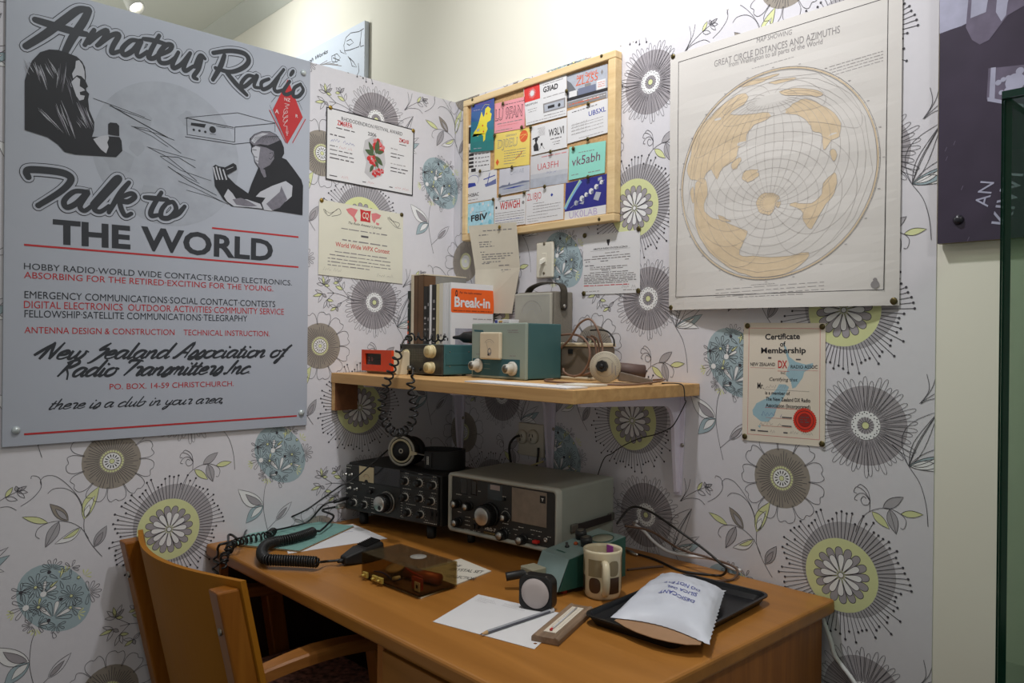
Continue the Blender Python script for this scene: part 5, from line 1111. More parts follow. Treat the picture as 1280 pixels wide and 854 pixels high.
# orange flip clock
y = -0.372; xa, xb = ony(454.2, 450, y).x, ony(491.6, 450, y).x; h0 = .008; h1 = .066; dp = .055
ck = empty('flip_clock', ((xa+xb)/2, y+dp/2, ZS), 0, 'small orange fronted flip clock at the left end of the shelf', 'clock')
m = MB(); hw = (xb-xa)/2
prof = [(-dp/2+.014, 0), (dp/2-.01, 0), (dp/2, .012), (dp/2, h1-.008), (dp/2-.008, h1-.002), (-dp/2+.004, h1-.002), (-dp/2+.001, h1-.006), (-dp/2+.001, h0+.004)]
m.prism(prof, -hw+.001, hw-.001, 0, M_creamp, .0015); m.build('case', ck)
m = MB(); f = -dp/2
wz0, wz1, wx0, wx1 = h0+.017, h1-.010, -hw+.016, hw*.32
for a, b, c, d in ((-hw, h0, hw, wz0), (-hw, wz1, hw, h1), (-hw, wz0, wx0, wz1), (wx1, wz0, hw, wz1)): m.box((a, f-.006, b), (c, f+.002, d), M_oran)
m.build('bezel', ck)
m = MB(); m.box((wx0, f-.001, wz0), (wx1, f+.001, wz1), M_glassd); s_ = Sheet(m, (0, f-.001, 0), (1,0,0), (0,0,1)); s_.text('2', wx0+.012, wz0+.010, .011, mat('digit_faded_red', (150, 84, 84), .5), 1, bold=.02); s_.text('0', wx0+.026, wz0+.010, .011, mat('digit_faded_red', (150, 84, 84), .5), 1, bold=.02)
s_.rect(wx0, (wz0+wz1)/2-.0004, wx1, (wz0+wz1)/2+.0004, M_blk2, 2); m.build('display', ck)
# small radio with cream knobs
y0 = -0.312; xa, xb = ony(501, 467, y0).x, ony(554.6, 471, y0).x; rh = .083; yb_ = onx(593, 460, xb).y
rd = empty('table_radio', ((xa+xb)/2, (y0+yb_)/2, ZS), 0, 'low teal radio set with black face and cream knobs near the front of the shelf', 'radio'); hw = (xb-xa)/2; hd = (yb_-y0)/2
m = MB(); m.box((-hw, -hd, .004), (hw, hd, rh), M_teal, .0025); m.box((hw, -hd+.006, .03), (hw+.0012, hd-.004, .06), M_teal, .0004)
for a, b in ((-hd+.02, .026), (hd-.02, .026), (-hd+.02, .064), (hd-.02, .064)): m.lathe([(.002, 0), (.001, .001)], M_dmetal, M=T((hw+.0002, a, b), 0, 0, PI/2), n=8)
for sx in (-1, 1):
    for sy in (-1, 1): m.lathe([(.006, 0), (.006, .0045)], M_blk, M=T((sx*(hw-.02), sy*(hd-.02), 0)), n=10)
m.build('case', rd)
m = MB(); m.box((-hw, -hd-.004, .004), (hw, -hd-.0002, rh), M_face, .001); s_ = Sheet(m, (0, -hd-.004, 0), (1,0,0), (0,0,1)); kx = lambda px: ony(px, 440, y0).x-rd.location.x
for b in (.004, rh-.0012): s_.rect(-hw, b, hw, b+.0012, M_dmetal, 1)
s_.rect(hw-.0014, .004, hw, rh, M_dmetal, 1); s_.rect(kx(512), .036, kx(531), .072, mat('radio_dial_dark', (66, 66, 58), .3, var=.3, scale=120), 1)
for k in range(5): s_.rect(kx(513), .042+k*.0065, kx(530), .0425+k*.0065, M_dmetal, 2)
for k in range(6): s_.rect(kx(514)+k*.011, .038, kx(514)+k*.011+.0005, .07, M_dmetal, 2)
m.build('face', rd)
kz = lambda py, px=540: ony(px, py, y0).z-ZS
for px, py, r, h, cap in ((542, 439.5, .016, .018, 1), (541.5, 459.5, .0145, .018, 1)):
    m = MB(); disc_knob(m, kx(px), kz(py), -hd-.0042, r, h, M_knobc, 24, r*1.1); m.lathe([(r*.6, h+.0001), (r*.55, h-.003+.0035), (.0004, h+.0004)], mat('knob_cream_dark', (180, 164, 120), .45), M=T((kx(px), -hd-.0042, kz(py)), 0, PI/2), n=20); m.build('knob', rd)
m = MB(); disc_knob(m, kx(510), kz(444.5), -hd-.0042, .0125, .012, M_knobc, 20, .015); m.box((kx(510)-.003, -hd-.026, kz(444.5)-.012), (kx(510)+.003, -hd-.0145, kz(444.5)+.012), M_knobc, .002); m.build('knob', rd)
m = MB(); disc_knob(m, kx(516), kz(461.5), -hd-.0042, .0075, .010, M_dmetal, 12); m.build('microphone_socket', rd)
m = MB(); disc_knob(m, kx(527.5), kz(462.5), -hd-.0042, .004, .005, M_blk, 10); m.build('jack', rd)
# green box with the meter
y0 = -0.268; xa, xb = ony(591.2, 470, y0).x, ony(657.6, 476, y0).x; gh = .139; yb_ = onx(701, 470, xb).y
gb = empty('tuner_box', ((xa+xb)/2, (y0+yb_)/2, ZS), 0, 'sage and teal metal tuner box with a cream meter and two pale knobs', 'instrument'); hw = (xb-xa)/2; hd = (yb_-y0)/2
m = MB(); m.box((-hw, -hd+.006, .003), (hw, hd, gh-.001), M_teal, .002)
for sx in (-1, 1):
    for sy in (-1, 1): m.lathe([(.007, 0), (.007, .0035)], M_blk, M=T((sx*(hw-.02), sy*(hd-.02), 0)), n=10)
m.build('case', gb)
m = MB(); m.box((-hw-.002, -hd-.004, .001), (hw+.002, -hd+.0055, gh), M_sage, .003, 2); s_ = Sheet(m, (0, -hd-.004, 0), (1,0,0), (0,0,1))
gx = lambda px: ony(580+px/6.571, 440, y0).x-gb.location.x; gz = lambda py: ony(625, 350+py/6.571, y0).z-ZS
M_teald = mat('enamel_dark_teal', (44, 88, 98), .42, var=.04)
s_.rect(gx(84), gz(790), gx(470), gz(650), M_teald, 1); s_.poly([(gx(90), gz(408)), (gx(165), gz(412)), (gx(170), gz(428)), (gx(95), gz(424))], M_teald, 1)
s_.scrawl(gx(365), gx(460), gz(418), .004, M_gink, 1, prn); s_.scrawl(gx(372), gx(465), gz(434), .004, M_gink, 1, prn); s_.scrawl(gx(110), gx(150), gz(618), .004, M_gink, 1, prn); s_.scrawl(gx(385), gx(435), gz(625), .004, M_gink, 1, prn); s_.rect(gx(170), gz(695), gx(225), gz(692), M_sage, 2); s_.rect(gx(170), gz(735), gx(225), gz(732), M_sage, 2); m.build('front_panel', gb)
mx0, mx1, mz0, mz1 = gx(165), gx(330), gz(655), gz(430)
m = MB(); m.box((mx0, -hd-.016, mz0), (mx1, -hd-.0045, mz1), mat('meter_cream', (206, 192, 166), .4, var=.03), .004, 3); s_ = Sheet(m, (0, -hd-.016, 0), (1,0,0), (0,0,1)); cx, cz = (mx0+mx1)/2, mz0+.022
s_.stroke([(cx+.019*math.cos(a), cz+.012+.016*math.sin(a)) for a in [math.radians(25+130*k/12) for k in range(13)]], .0008, M_gink, 1); s_.stroke([(cx+.013*math.cos(a), cz+.012+.011*math.sin(a)) for a in [math.radians(25+130*k/12) for k in range(13)]], .0006, M_lgink, 1)
s_.stroke([(cx-.012, cz+.022), (cx-.002, cz-.004)], .0008, M_gink, 1); s_.disc((cx+.001, cz-.003), .0075, M_gink, 1, 14, .010); s_.disc((cx+.0015, cz-.001), .0045, mat('meter_cream', (206, 192, 166)), 2, 12); s_.disc((cx-.003, cz-.010), .003, M_blk, 3, 10)
m.build('meter', gb)
for px, py in ((132, 710), (412, 724)):
    m = MB(); disc_knob(m, gx(px), gz(py), -hd-.0042, .0115, .026, M_knobw, 24, .0175); m.lathe([(.0095, .0262), (.0085, .0245), (.0004, .0245)], M_dmetal, M=T((gx(px), -hd-.0042, gz(py)), 0, PI/2), n=18); m.build('knob', gb)
# grey portable meter with strap
y0 = -0.088; xa, xb = ony(643, 400, y0).x, ony(689.5, 400, y0).x; ph = ony(660, 367, y0).z-ZS; yb_ = min(-.006, onx(717, 400, xb).y); 
M_greyc = mat('crackle_grey_brown', (120, 114, 104), .6, var=.08, scale=300, bump=.2); M_perspex = mat('yellowed_perspex', (170, 166, 154), .2, var=.05, spec=.6); M_leather = mat('leather_strap', (60, 54, 44), .6, var=.2, scale=60)
pm = empty('portable_speaker', ((xa+xb)/2, (y0+yb_)/2, ZS), 0, 'tall grey metal portable set with a leather carrying strap, behind the teal box', 'instrument'); hw = (xb-xa)/2; hd = (yb_-y0)/2
m = MB(); m.box((-hw, -hd+.012, 0), (hw, hd, ph+.004), M_greyc, .003); m.build('case', pm)
m = MB(); m.box((-hw-.001, -hd, 0.0), (hw-.006, -hd+.0115, ph), M_perspex, .003); s_ = Sheet(m, (0, -hd, 0), (1,0,0), (0,0,1))
for r, c in ((.040, M_gink), (.033, M_lgink), (.026, M_lgink), (.019, M_lgink)): s_.stroke([(-.004+r*math.cos(a), ph-.062+r*1.05*math.sin(a)) for a in [math.radians(15+150*k/16) for k in range(17)]], .0012, c, 1)
s_.rect(-hw+.004, ph-.008, hw-.010, ph-.0073, M_lgink, 1); s_.rect(-hw+.004, .02, -hw+.0047, ph-.008, M_lgink, 1); s_.rect(hw-.0107, .02, hw-.010, ph-.008, M_lgink, 1); m.build('front_cover', pm)
m = MB(); pth = catmull([(-hw+.012, 0, ph+.004), (-hw+.028, 0, ph+.018), (0, 0, ph+.028), (hw-.015, 0, ph+.024), (hw+.003, 0, ph+.008), (hw+.004, 0, ph-.035)], 8); vs = []; fs = []
for i, p in enumerate(pth):
    t = (pth[min(i+1, len(pth)-1)]-pth[max(i-1, 0)]).normalized(); nn = Vector((-t.z, 0, t.x)); w_ = .011+.002*math.sin(9*i)
    vs += [p+Vector((0, -.012, 0)), p+Vector((0, .012, 0)), p+Vector((0, .012, 0))+nn*.003, p+Vector((0, -.012, 0))+nn*.003]
for i in range(len(pth)-1):
    for k in range(4): fs.append((i*4+k, i*4+(k+1) % 4, i*4+4+(k+1) % 4, i*4+4+k))
fs += [(0,1,2,3), tuple((len(pth)-1)*4+k for k in (3,2,1,0))]; m.add(vs, fs, M_leather); m.lathe([(.012, 0), (.012, .003)], M_leather, M=T((hw+.004, 0, ph-.035), 0, 0, PI/2), n=18); m.lathe([(.005, .0032), (.005, .0045), (.001, .0055)], M_metal, M=T((hw+.004, 0, ph-.035), 0, 0, PI/2), n=14); m.build('strap', pm)
# brown box with wound lead
y0 = -0.128; xa, xb = ony(698, 450, y0).x, ony(737, 450, y0).x; bh = .094; yb_ = -.03
xa = max(xa, .545)
M_brn = mat('brown_grey_enamel', (104, 94, 82), .5, var=.08, scale=30); M_cable = mat('cable_pinkish_brown', (120, 92, 76), .5, var=.06)
bb = empty('meter_case', ((xa+xb)/2, (y0+yb_)/2, ZS), 0, 'small brown-grey case with cream lid beside the teal box, a brown lead around it', 'case'); hw = (xb-xa)/2; hd = (yb_-y0)/2
m = MB(); m.box((-hw, -hd, .008), (hw, hd, bh-.012), M_brn, .004); m.box((-hw*.35, -hd-.002, bh-.030), (-hw*.05, -hd+.001, bh-.018), M_blk, .0008); m.build('body', bb)
m = MB(); m.box((-hw-.002, -hd-.002, bh-.0118), (hw+.002, hd+.002, bh-.002), M_creamp, .003); m.build('lid', bb)
m = MB(); m.box((-hw-.002, -hd-.002, 0), (hw+.002, hd+.002, .0078), M_creamp, .003); m.build('base', bb)
for dx in (.25, .75):
    m = MB(); m.lathe([(.006, 0), (.006, .012), (.005, .013), (.0005, .013)], M_blk, M=T((hw*dx, -hd*.4, bh-.0018)), n=12); m.build('terminal', bb)
def cp(px, py, y): p = ony(px, py, y); return p
c_ = [(700, 436, -.145), (712, 424, -.15), (724, 405, -.15), (737, 399, -.145), (746, 410, -.145), (751, 425, -.14), (753, 434, -.135), (752, 446, -.14), (745, 462, -.145), (730, 468.5, -.15), (715, 470, -.15), (706, 466, -.15), (704, 461, -.145)]
m = MB(); m.tube(catmull([cp(*c) for c in c_], 8), .0028, M_cable)
c_ = [(701, 419, -.138), (715, 418, -.14), (728, 422, -.145), (736, 433, -.145), (737, 447, -.15), (734, 457, -.15), (727, 467, -.155), (717, 471, -.16)]
m.tube(catmull([cp(*c) for c in c_], 8), .0028, M_cable)
c_ = [(734, 421, -.13), (741, 424, -.132), (745, 434, -.132), (744, 450, -.132), (735, 462, -.135)]
m.tube(catmull([cp(*c) for c in c_], 8), .0028, M_cable); c_ = [(739, 420, -.128), (746, 424, -.13), (749, 437, -.13), (747, 452, -.13)]; m.tube(catmull([cp(*c) for c in c_], 8), .0028, M_cable)
c_ = [(738, 413, -.1), (750, 412.5, -.1), (760, 415, -.1), (767, 424, -.1), (767.5, 433, -.1)]; m.tube(catmull([cp(*c) for c in c_], 8), .0022, M_lead)
o = m.build('cable', bb); o.data.transform(Matrix.Translation(-bb.location))
# disc shaped hand piece
c = ony(757, 452, -.180); dz = c.z-ZS; rD = .0365
hp = empty('dial_handpiece', (c.x, c.y, ZS), math.radians(28), 'cream round dial with black centre knob and flat grey handle, near the right shelf end', 'instrument')
M_disc = mat('disc_cream_grey', (172, 164, 146), .5, var=.06); zc = rD+.0006
m = MB(); m.lathe([(rD, 0), (rD, .006), (rD*.96, .008), (.0005, .008)], M_disc, M=T((0, 0, zc), 0, PI/2), n=40); s_ = Sheet(m, (0, -.008, zc), (1,0,0), (0,0,1))
for k in range(40): a = 2*PI*k/40; s_.stroke([(.029*math.cos(a), .029*math.sin(a)), (.032*math.cos(a), .032*math.sin(a))], .0007, M_gink, 1)
s_.ring((0, 0), .022, .0006, M_gink, 1); s_.ring((0, 0), .0335, .0005, M_gink, 1)
for a, b, c_, d in ((.016, -.014, .022, .010), (.024, -.018, .027, .004)): s_.rect(a, b, a+.002, d, M_gink, 2)
m.build('dial', hp)
m = MB(); m.lathe([(.0145, .0083), (.0135, .017), (.0005, .0172)], M_blk, M=T((-.006, 0, zc+.002), 0, PI/2), n=8, smooth=False); m.lathe([(.006, .0173), (.005, .0195), (.0005, .0198)], M_blk2, M=T((-.006, 0, zc+.002), 0, PI/2), n=12); m.build('centre_knob', hp)
m = MB(); m.hexa([(.030, -.004, .006), (.112, -.030, .0006), (.112, -.020, .0006), (.030, .006, .006), (.030, -.004, .028), (.112, -.030, .012), (.112, -.020, .012), (.030, .006, .028)], mat('handle_grey_wood', (112, 100, 88), .6, var=.12, scale=60), .002); m.build('handle', hp)
m = MB(); m.tube([(.012, .022, .033), (.085, .034, .026)], .0165, mat('roll_brown', (96, 76, 70), .6, var=.05), n=20); m.tube([(.085, .034, .026), (.0875, .0345, .0258)], [.0165, .010], mat('roll_brown', (96, 76, 70)), n=20); m.build('grip', hp)
# thin lead lying at the right end of the shelf and running down to the socket
zw = ZS+.003
m = MB(); W_ = [(c.x-.01, -.20, zw), (c.x-.10, -.215, zw), (c.x-.15, -.2, zw)]
pts = [(.636, -.20, zw), (.65, -.24, zw), (.71, -.285, zw), (.82, -.285, zw), (.895, -.23, zw), (.90, -.14, zw+.004), (.87, -.07, zw+.006), (.82, -.045, zw+.002)]
m.tube(catmull(pts, 8), .0023, M_cable); tag(m.build('loose_lead'), 'thin brown lead looped loosely on the right end of the shelf', 'lead')
m = MB(); pts = [Vector((.885, -.10, ZS+.0015)), Vector((.915, -.085, ZS+.0025)), Vector((.930, -.08, ZS-.004)), Vector((.931, -.075, ZS-.034))]+[ony(px, py, -.045) for px, py in ((857, 503), (846, 525), (838, 535), (820, 543), (800, 548), (780, 557), (765, 567), (752, 580))]+[Vector((.60, -.035, ZD+.05)), Vector((.57, -.03, ZD+.004))]
m.tube(catmull(pts, 8), .0013, M_lead); tag(m.build('thin_wire'), 'thin dark wire trailing off the right end of the shelf down the wall', 'wire')
m = MB(); p0, p1 = ony(745, 573, -.02), ony(697, 582, -.02); p2 = ony(655, 590, -.02)
m.tube([ony(641, 589, -.03), ony(662, 583, -.026), ony(679, 577, -.022)], .0026, mat('yellow_wire', (190, 180, 130), .5)); tag(m.build('yellow_wire'), 'short pale yellow wire across the wall below the socket', 'wire')
# white paper strip on the front edge of the shelf
m = MB(); A, B_, = (.60, -.405), (.893, -.28)
m.box((.585, -.436, ZS+.0002), (.90, -.372, ZS+.0035), M_white, .0005, M=None); 
for v in range(len(m.v)):
    x, yy, z = m.v[v]; m.v[v] = (x, yy, z)
tag(m.build('paper_folder'), 'thin white folded paper lying along the front edge of the shelf', 'paper')
m = MB(); m.box((.80, -.36, ZS+.0002), (.875, -.28, ZS+.0045), M_offw, .0005); tag(m.build('paper_slip'), 'small off-white folded slip beside the white paper on the shelf', 'paper')
# books and magazines
def strip_book(name, pxa, pxb, ytop, ysp, yend, cover, spine, pages=None, t=.0012):
    xa, xb = ony(pxa, 420, ysp).x+.0003, ony(pxb, 420, ysp).x-.0003; zt_ = ony((pxa+pxb)/2, ytop, ysp).z
    e = empty(name, ((xa+xb)/2, (ysp+yend)/2, ZS)); hw = (xb-xa)/2; hd = (yend-ysp)/2; hh = zt_-ZS
    m = MB(); m.box((-hw, -hd, 0), (-hw+t, hd, hh), cover); m.box((hw-t, -hd, 0), (hw, hd, hh), cover); m.box((-hw+t, -hd, 0), (hw-t, -hd+t, hh), spine); cv = m.build('cover', e)
    m = MB(); m.box((-hw+t, -hd+t, .001), (hw-t, hd-.002, hh-.002), pages or M_offw); m.build('pages', e)
    return e, cv, hw, hd, hh
ysp = -.178
M_bkg = mat('book_dark_green', (38, 46, 38), .5, var=.1); M_bkb = mat('book_black', (40, 38, 36), .5, var=.15); M_slip = mat('binder_brown', (92, 66, 44), .5, var=.08); M_bgrey = mat('binder_grey', (128, 126, 120), .55, var=.04); M_bcream = mat('booklet_cream', (200, 188, 150), .6, var=.04); M_brd = mat('binder_cream_edge', (196, 184, 162), .6)
BG = 'books and magazines standing on the shelf'
def spine_marks(e, hw, hd, hh, cols, n_, side=1):
    m = MB(); s_ = Sheet(m, (0, -hd-.0001, 0), (1,0,0), (0,0,1))
    z = hh*.06
    while z < hh*.88:
        L = prn.uniform(.006, .02); s_.rect(-hw*.5, z, hw*.5, z+L*.5, prn.choice(cols), 1); z += L*n_
    m.build('spine_lettering', e)
e, cv, hw, hd, hh = strip_book('book', 505, 512.8, 364, ysp, -.03, M_bkg, M_bkg); spine_marks(e, hw, hd, hh*.72, [M_orange, mat('spine_dull_red', (150, 60, 44), .6)], 1.0)
m = MB(); s_ = Sheet(m, (0, -hd-.0001, 0), (1,0,0), (0,0,1)); s_.disc((0, hh*.87), hw*.6, M_lgink, 1, 12); s_.rect(-hw*.5, hh*.78, hw*.5, hh*.79, M_lgink, 1); m.build('spine_emblem', e); tag(e, 'dark green book with red and orange spine pattern, leftmost on the shelf', 'book', BG)
xa, xb = ony(513.2, 420, ysp).x, ony(528.8, 420, ysp).x; zt_ = ony(520, 343, ysp).z; e = empty('binder', ((xa+xb)/2, (ysp-.012)/2, ZS), 0, 'tall brown and grey ring binder standing behind the black booklets', 'binder', BG); hw = (xb-xa)/2; hd = (-.012-ysp)/2; hh = zt_-ZS
m = MB(); m.box((-hw, -hd, 0), (-hw*.62, hd, hh), M_brd, .001); m.box((-hw*.60, -hd+.001, hh-.004), (hw, hd, hh), M_brd, .0008); m.build('slip_case', e)
m = MB(); m.box((-hw*.6, -hd+.002, 0), (hw-.003, -hd+.02, hh-.0045), M_slip); m.box((hw*.0, -hd+.0015, 0), (hw*.08, -hd+.003, hh-.005), mat('binder_groove', (66, 46, 30), .6)); m.build('spine', e)
m = MB(); m.box((-hw*.6, -hd+.0205, 0), (hw-.001, hd-.001, hh-.0045), M_bgrey); m.box((hw-.001, -hd+.003, 0), (hw, -hd+.045, hh-.005), M_slip); m.build('cover_board', e)
for i, (a, b, yt, c, sp, lab) in enumerate(((529, 533.6, 358, M_bkb, M_bkb, 'thin black booklet with pale spine marks, next to the brown binder'), (533.8, 536.2, 357.8, M_bkb, M_bkb, 'thinnest black booklet among the spines right of the brown binder'), (536.4, 539.4, 356.2, M_gink, M_white, 'booklet with a plain white spine between the black ones'), (539.6, 544.6, 356, M_bkb, M_bkb, 'black booklet left of the cream booklet'), (544.9, 548.6, 355, M_bcream, M_bcream, 'booklet with a cream spine, right of the black booklets'), (548.8, 553.6, 354.2, M_white, M_offw, 'white magazine with torn dark spine marks, next to the cream booklet'), (553.8, 558, 353.8, M_white, M_white, 'second white magazine from the orange covered one'), (558.2, 561, 353.5, M_white, M_white, 'white magazine directly behind the orange covered one'))):
    e, cv, hw, hd, hh = strip_book('magazine', a, b, yt, ysp+.002, -.02, c, sp, M_white, .0007); tag(e, lab, 'magazine', BG)
    if c is M_bkb: spine_marks(e, hw, hd, hh, [M_lgink, M_gink], 2.4)
    elif i >= 5: spine_marks(e, hw, hd, hh*.5, [M_ink, M_gink], 1.6)
# the magazine with the orange title block: cover faces right
e, cv, hw, hd, hh = strip_book('magazine', 561.2, 563.4, 353, ysp-.001, -.018, M_white, M_white, M_white, .0007); tag(e, 'white magazine with a big orange title block, cover facing the room', 'magazine', BG)
m = MB(); xc = hw+.0001; s_ = Sheet(m, (xc, 0, 0), (0,1,0), (0,0,1)); L0 = e.location
bc = lambda px, py: (lambda p: (p.y-L0.y, p.z-L0.z))(onx(480+px/6.1, 340+py/6.1, L0.x+xc))
q = [bc(512, 112), bc(838, 155), bc(840, 330), bc(512, 300)]; y0_, y1_ = q[0][0], q[1][0]; za, zb2 = (q[2][1]+q[3][1])/2, (q[0][1]+q[1][1])/2
rr = .006; pl = []
for cx_, cz_, a0 in ((y1_-rr, za+rr, -90), (y1_-rr, zb2-rr, 0), (y0_+rr, zb2-rr, 90), (y0_+rr, za+rr, 180)):
    for k in range(5): a = math.radians(a0+90*k/4); pl.append((cx_+rr*math.cos(a), cz_+rr*math.sin(a)))
M_bor = mat('cover_orange', (228, 96, 32), .5, var=.02); s_.poly(pl, M_bor, 1); W_ = y1_-y0_; H_ = zb2-za
s_.text('Break-in', y0_+W_*.075, za+H_*.25, H_*.40, M_white, 3, width=W_*.83, bold=.03); s_.text('For the radio amateur', y0_+W_*.19, za+H_*.80, H_*.085, M_ink, 3, width=W_*.52, shear=.15, bold=.005); s_.disc((y0_+W_*.12, za+H_*.80), .0045, M_ink, 3, 8, .010); s_.disc((y0_+W_*.12, za+H_*.80), .002, M_bor, 4, 8, .005); s_.scrawl(y0_+W_*.05, y0_+W_*.95, za+H_*.07, H_*.06, mat('cover_dark_orange', (150, 60, 24), .6), 3, prn)
s_.scrawl(y0_+W_*.5, y0_+W_*.95, za-.018, .005, M_lgink, 1, prn); s_.rect(y0_+W_*.1, za-.10, y0_+W_*.62, za-.045, mat('cover_photo_grey', (150, 150, 160), .6, var=.2, scale=60), 1); m.build('cover_print', e)
# small box of lamps in front of the magazine
yb0 = -.150; xa, xb = ony(589, 405, yb0).x, ony(636, 405, yb0).x; zt_ = ony(600, 400, yb0).z
xa = max(xa, .365); e = empty('valve_carton', ((xa+xb)/2, yb0+.02, ZS), 0, 'small white carton with blue end and yellow patch, behind the teal tuner box', 'box'); hw = (xb-xa)/2; hh = zt_-ZS
m = MB(); m.box((-hw, -.018, 0), (hw, .018, hh), M_white, .001); s_ = Sheet(m, (0, -.018, 0), (1,0,0), (0,0,1)); s_.rect(-hw+.001, hh*.3, -hw*.62, hh-.001, mat('carton_blue', (70, 76, 150), .5), 1); s_.rect(-hw*.45, hh-.016, hw*.05, hh-.003, mat('carton_yellow', (228, 180, 60), .5), 1); s_.text('PHILIPS', -hw*.40, hh-.0115, .0055, M_blue, 2, width=hw*.42, bold=.02); s_.scrawl(hw*.2, hw*.9, hh-.009, .003, M_lgink, 1, prn); m.build('carton', e)
# black handset lying on the radio, with its coiled cord hanging off the shelf
zr = ZS+rh+.0005
hs = empty('microphone', (.30, -.225, zr), 0, 'black tapered hand microphone lying across the top of the small teal radio', 'microphone')
A_ = ony(566, 421, -.235); B2 = ony(592, 425, -.225)
m = MB(); M_ = T((A_.x-.30, -.010+.0, .019), math.radians(38), 0, PI/2-.02)
m.lathe([(.003, 0), (.0045, .004), (.006, .018), (.010, .024), (.0145, .03), (.0165, .05), (.0172, .12), (.016, .125), (.0005, .126)], M_blk, M=M_, n=24); m.build('body', hs)
top = [ony(558, 421, -.245), ony(545, 423, -.255), ony(530, 421, -.270), ony(516, 421, -.290), ony(507, 424, -.325)]
hang = [ony(px, py, -.458) for px, py in ((502, 432), (498, 443), (492, 456), (486, 472), (480, 490), (477, 505), (479, 522), (486, 535), (496, 541.5), (507, 538), (515, 527), (517.5, 512), (516, 496), (513.5, 482), (516, 468))]
m = MB(); cr = dict(rc=.0095, rw=.0026, pitch=.0205, n=14)
for P_ in (top, hang): m.tube(coil(catmull(P_, 10), **cr), .0026, M_blk, n=6)
m.tube(catmull([top[-1], (top[-1]+hang[0])/2+Vector((0, 0, .004)), hang[0]], 6), .0026, M_blk, n=8); m.tube(catmull([hang[-1], ony(516.5, 464, -.40), ony(516.3, 462, -.350)], 6), .0028, M_blk, n=8); m.tube([ony(516.3, 462, -.362), ony(516.3, 462, -.344)], .0055, M_blk, n=12)
o = m.build('coiled_cord', hs); o.data.transform(Matrix.Translation(-hs.location))
# ------------------------------------------------------------------ black transceiver at the left
M_rblk = mat('radio_black_enamel', (30, 30, 30), .5, var=.12, scale=200); M_rpan = mat('radio_panel_charcoal', (44, 44, 43), .45, var=.06); M_rlet = mat('panel_lettering', (206, 203, 194), .5); M_tick = mat('panel_ticks', (190, 187, 178), .5)
M_silver = mat('spun_silver', (190, 188, 182), .28, .85, var=.06, scale=80); M_gold = mat('panel_gold', (188, 162, 80), .4, .3)
def frame_fn(loc, yaw, yoff=0.0):
    """pixel -> local (x, z) on a panel of an object standing at loc turned by yaw, the panel at local y = yoff facing -y"""
    n = Vector((math.sin(yaw), -math.cos(yaw), 0)); P0 = Vector(loc)-n*yoff; r_ = Vector((math.cos(yaw), math.sin(yaw), 0))
    def fn(px, py):
        d = rayd(px, py); t = (P0-CAM).dot(n)/d.dot(n); p = CAM+d*t-P0; return (p.dot(r_), p.z)
    return fn
yw = math.radians(10.5); BL = onz(430, 637, ZD+.037); w_, h_, d_ = .345, .131, .165
r_ = Vector((math.cos(yw), math.sin(yw), 0)); bk = Vector((-math.sin(yw), math.cos(yw), 0))
BL.x = max(BL.x, .038)
loc = BL+r_*(w_/2)+bk*(d_/2); loc.z = ZD
kn = empty('transceiver', loc, yw, 'black amateur transceiver with many small knobs and a cream meter, left receiver on the desk', 'radio')
F0 = -d_/2; zb = .037; fk = frame_fn(loc, yw, F0); cv = lambda P: [fk(420+x/7.77, 560+y/7.77) for x, y in P]
m = MB(); m.box((-w_/2, F0+.012, zb), (w_/2+.004, d_/2, zb+h_+.002), M_rblk, .004); m.build('case', kn)
m = MB(); m.box((-w_/2+.001, F0, zb+.002), (w_/2-.001, F0+.0115, zb+h_-.002), M_rpan, .005, 3); S = Sheet(m, (0, F0, 0), (1,0,0), (0,0,1), eps=.00012)
q = cv([(1055, 262)])[0]; zt_ = zb+h_-.006
def lab(x, y, w, h=.0028, mm=None): c = cv([(x, y)])[0]; S.scrawl(c[0]-w/2, c[0]+w/2, c[1], h, mm or M_rlet, 2, prn, 3)
vx = cv([(628, 480)])[0][0]; S.rect(vx-.0012, zb+.006, vx+.0012, zb+h_-.006, M_blk2, 1); hz = cv([(500, 370)])[0][1]; S.rect(-w_/2+.006, hz-.001, vx, hz+.001, M_blk2, 1)
hz2 = cv([(850, 410)])[0][1]; S.rect(vx, hz2-.0006, w_/2-.01, hz2+.0006, M_blk2, 1)
a, b = cv([(375, 365)])[0], cv([(622, 215)])[0]; S.rect(a[0], hz+.002, b[0], b[1], M_glassd, 2)
a, b = cv([(225, 320)])[0], cv([(368, 195)])[0]; S.rect(a[0], a[1], b[0], b[1], mat('meter_face_cream', (200, 182, 146), .5, var=.04), 2); mc_ = ((a[0]+b[0])/2, a[1]+.002); S.stroke([(mc_[0]+.015*math.cos(t), mc_[1]+.019*math.sin(t)) for t in [math.radians(35+110*k/10) for k in range(11)]], .0007, M_ink, 3); S.stroke([(mc_[0]+.012*math.cos(t), mc_[1]+.015*math.sin(t)) for t in [math.radians(35+110*k/10) for k in range(11)]], .0005, M_red, 3); S.poly([(mc_[0]-.008, a[1]), (mc_[0]+.008, a[1]), (mc_[0]+.004, a[1]+.006), (mc_[0]-.004, a[1]+.006)], M_ink, 4)
def ticks(x, y, r, n_=11, a0=-45, a1=225):
    c = cv([(x, y)])[0]
    for k in range(n_):
        t = math.radians(a0+(a1-a0)*k/(n_-1)); S.stroke([(c[0]+r*math.cos(t), c[1]+r*math.sin(t)), (c[0]+(r+.0022)*math.cos(t), c[1]+(r+.0022)*math.sin(t))], .0009, M_tick, 2)
KN = [(680, 320, .0090), (815, 340, .0090), (950, 360, .0090), (678, 475, .0088), (822, 490, .0082), (935, 518, .0082), (705, 625, .0085), (830, 645, .0080), (180, 528, .0080), (282, 550, .0086)]
for x, y, r in KN: ticks(x, y, r+.0045)
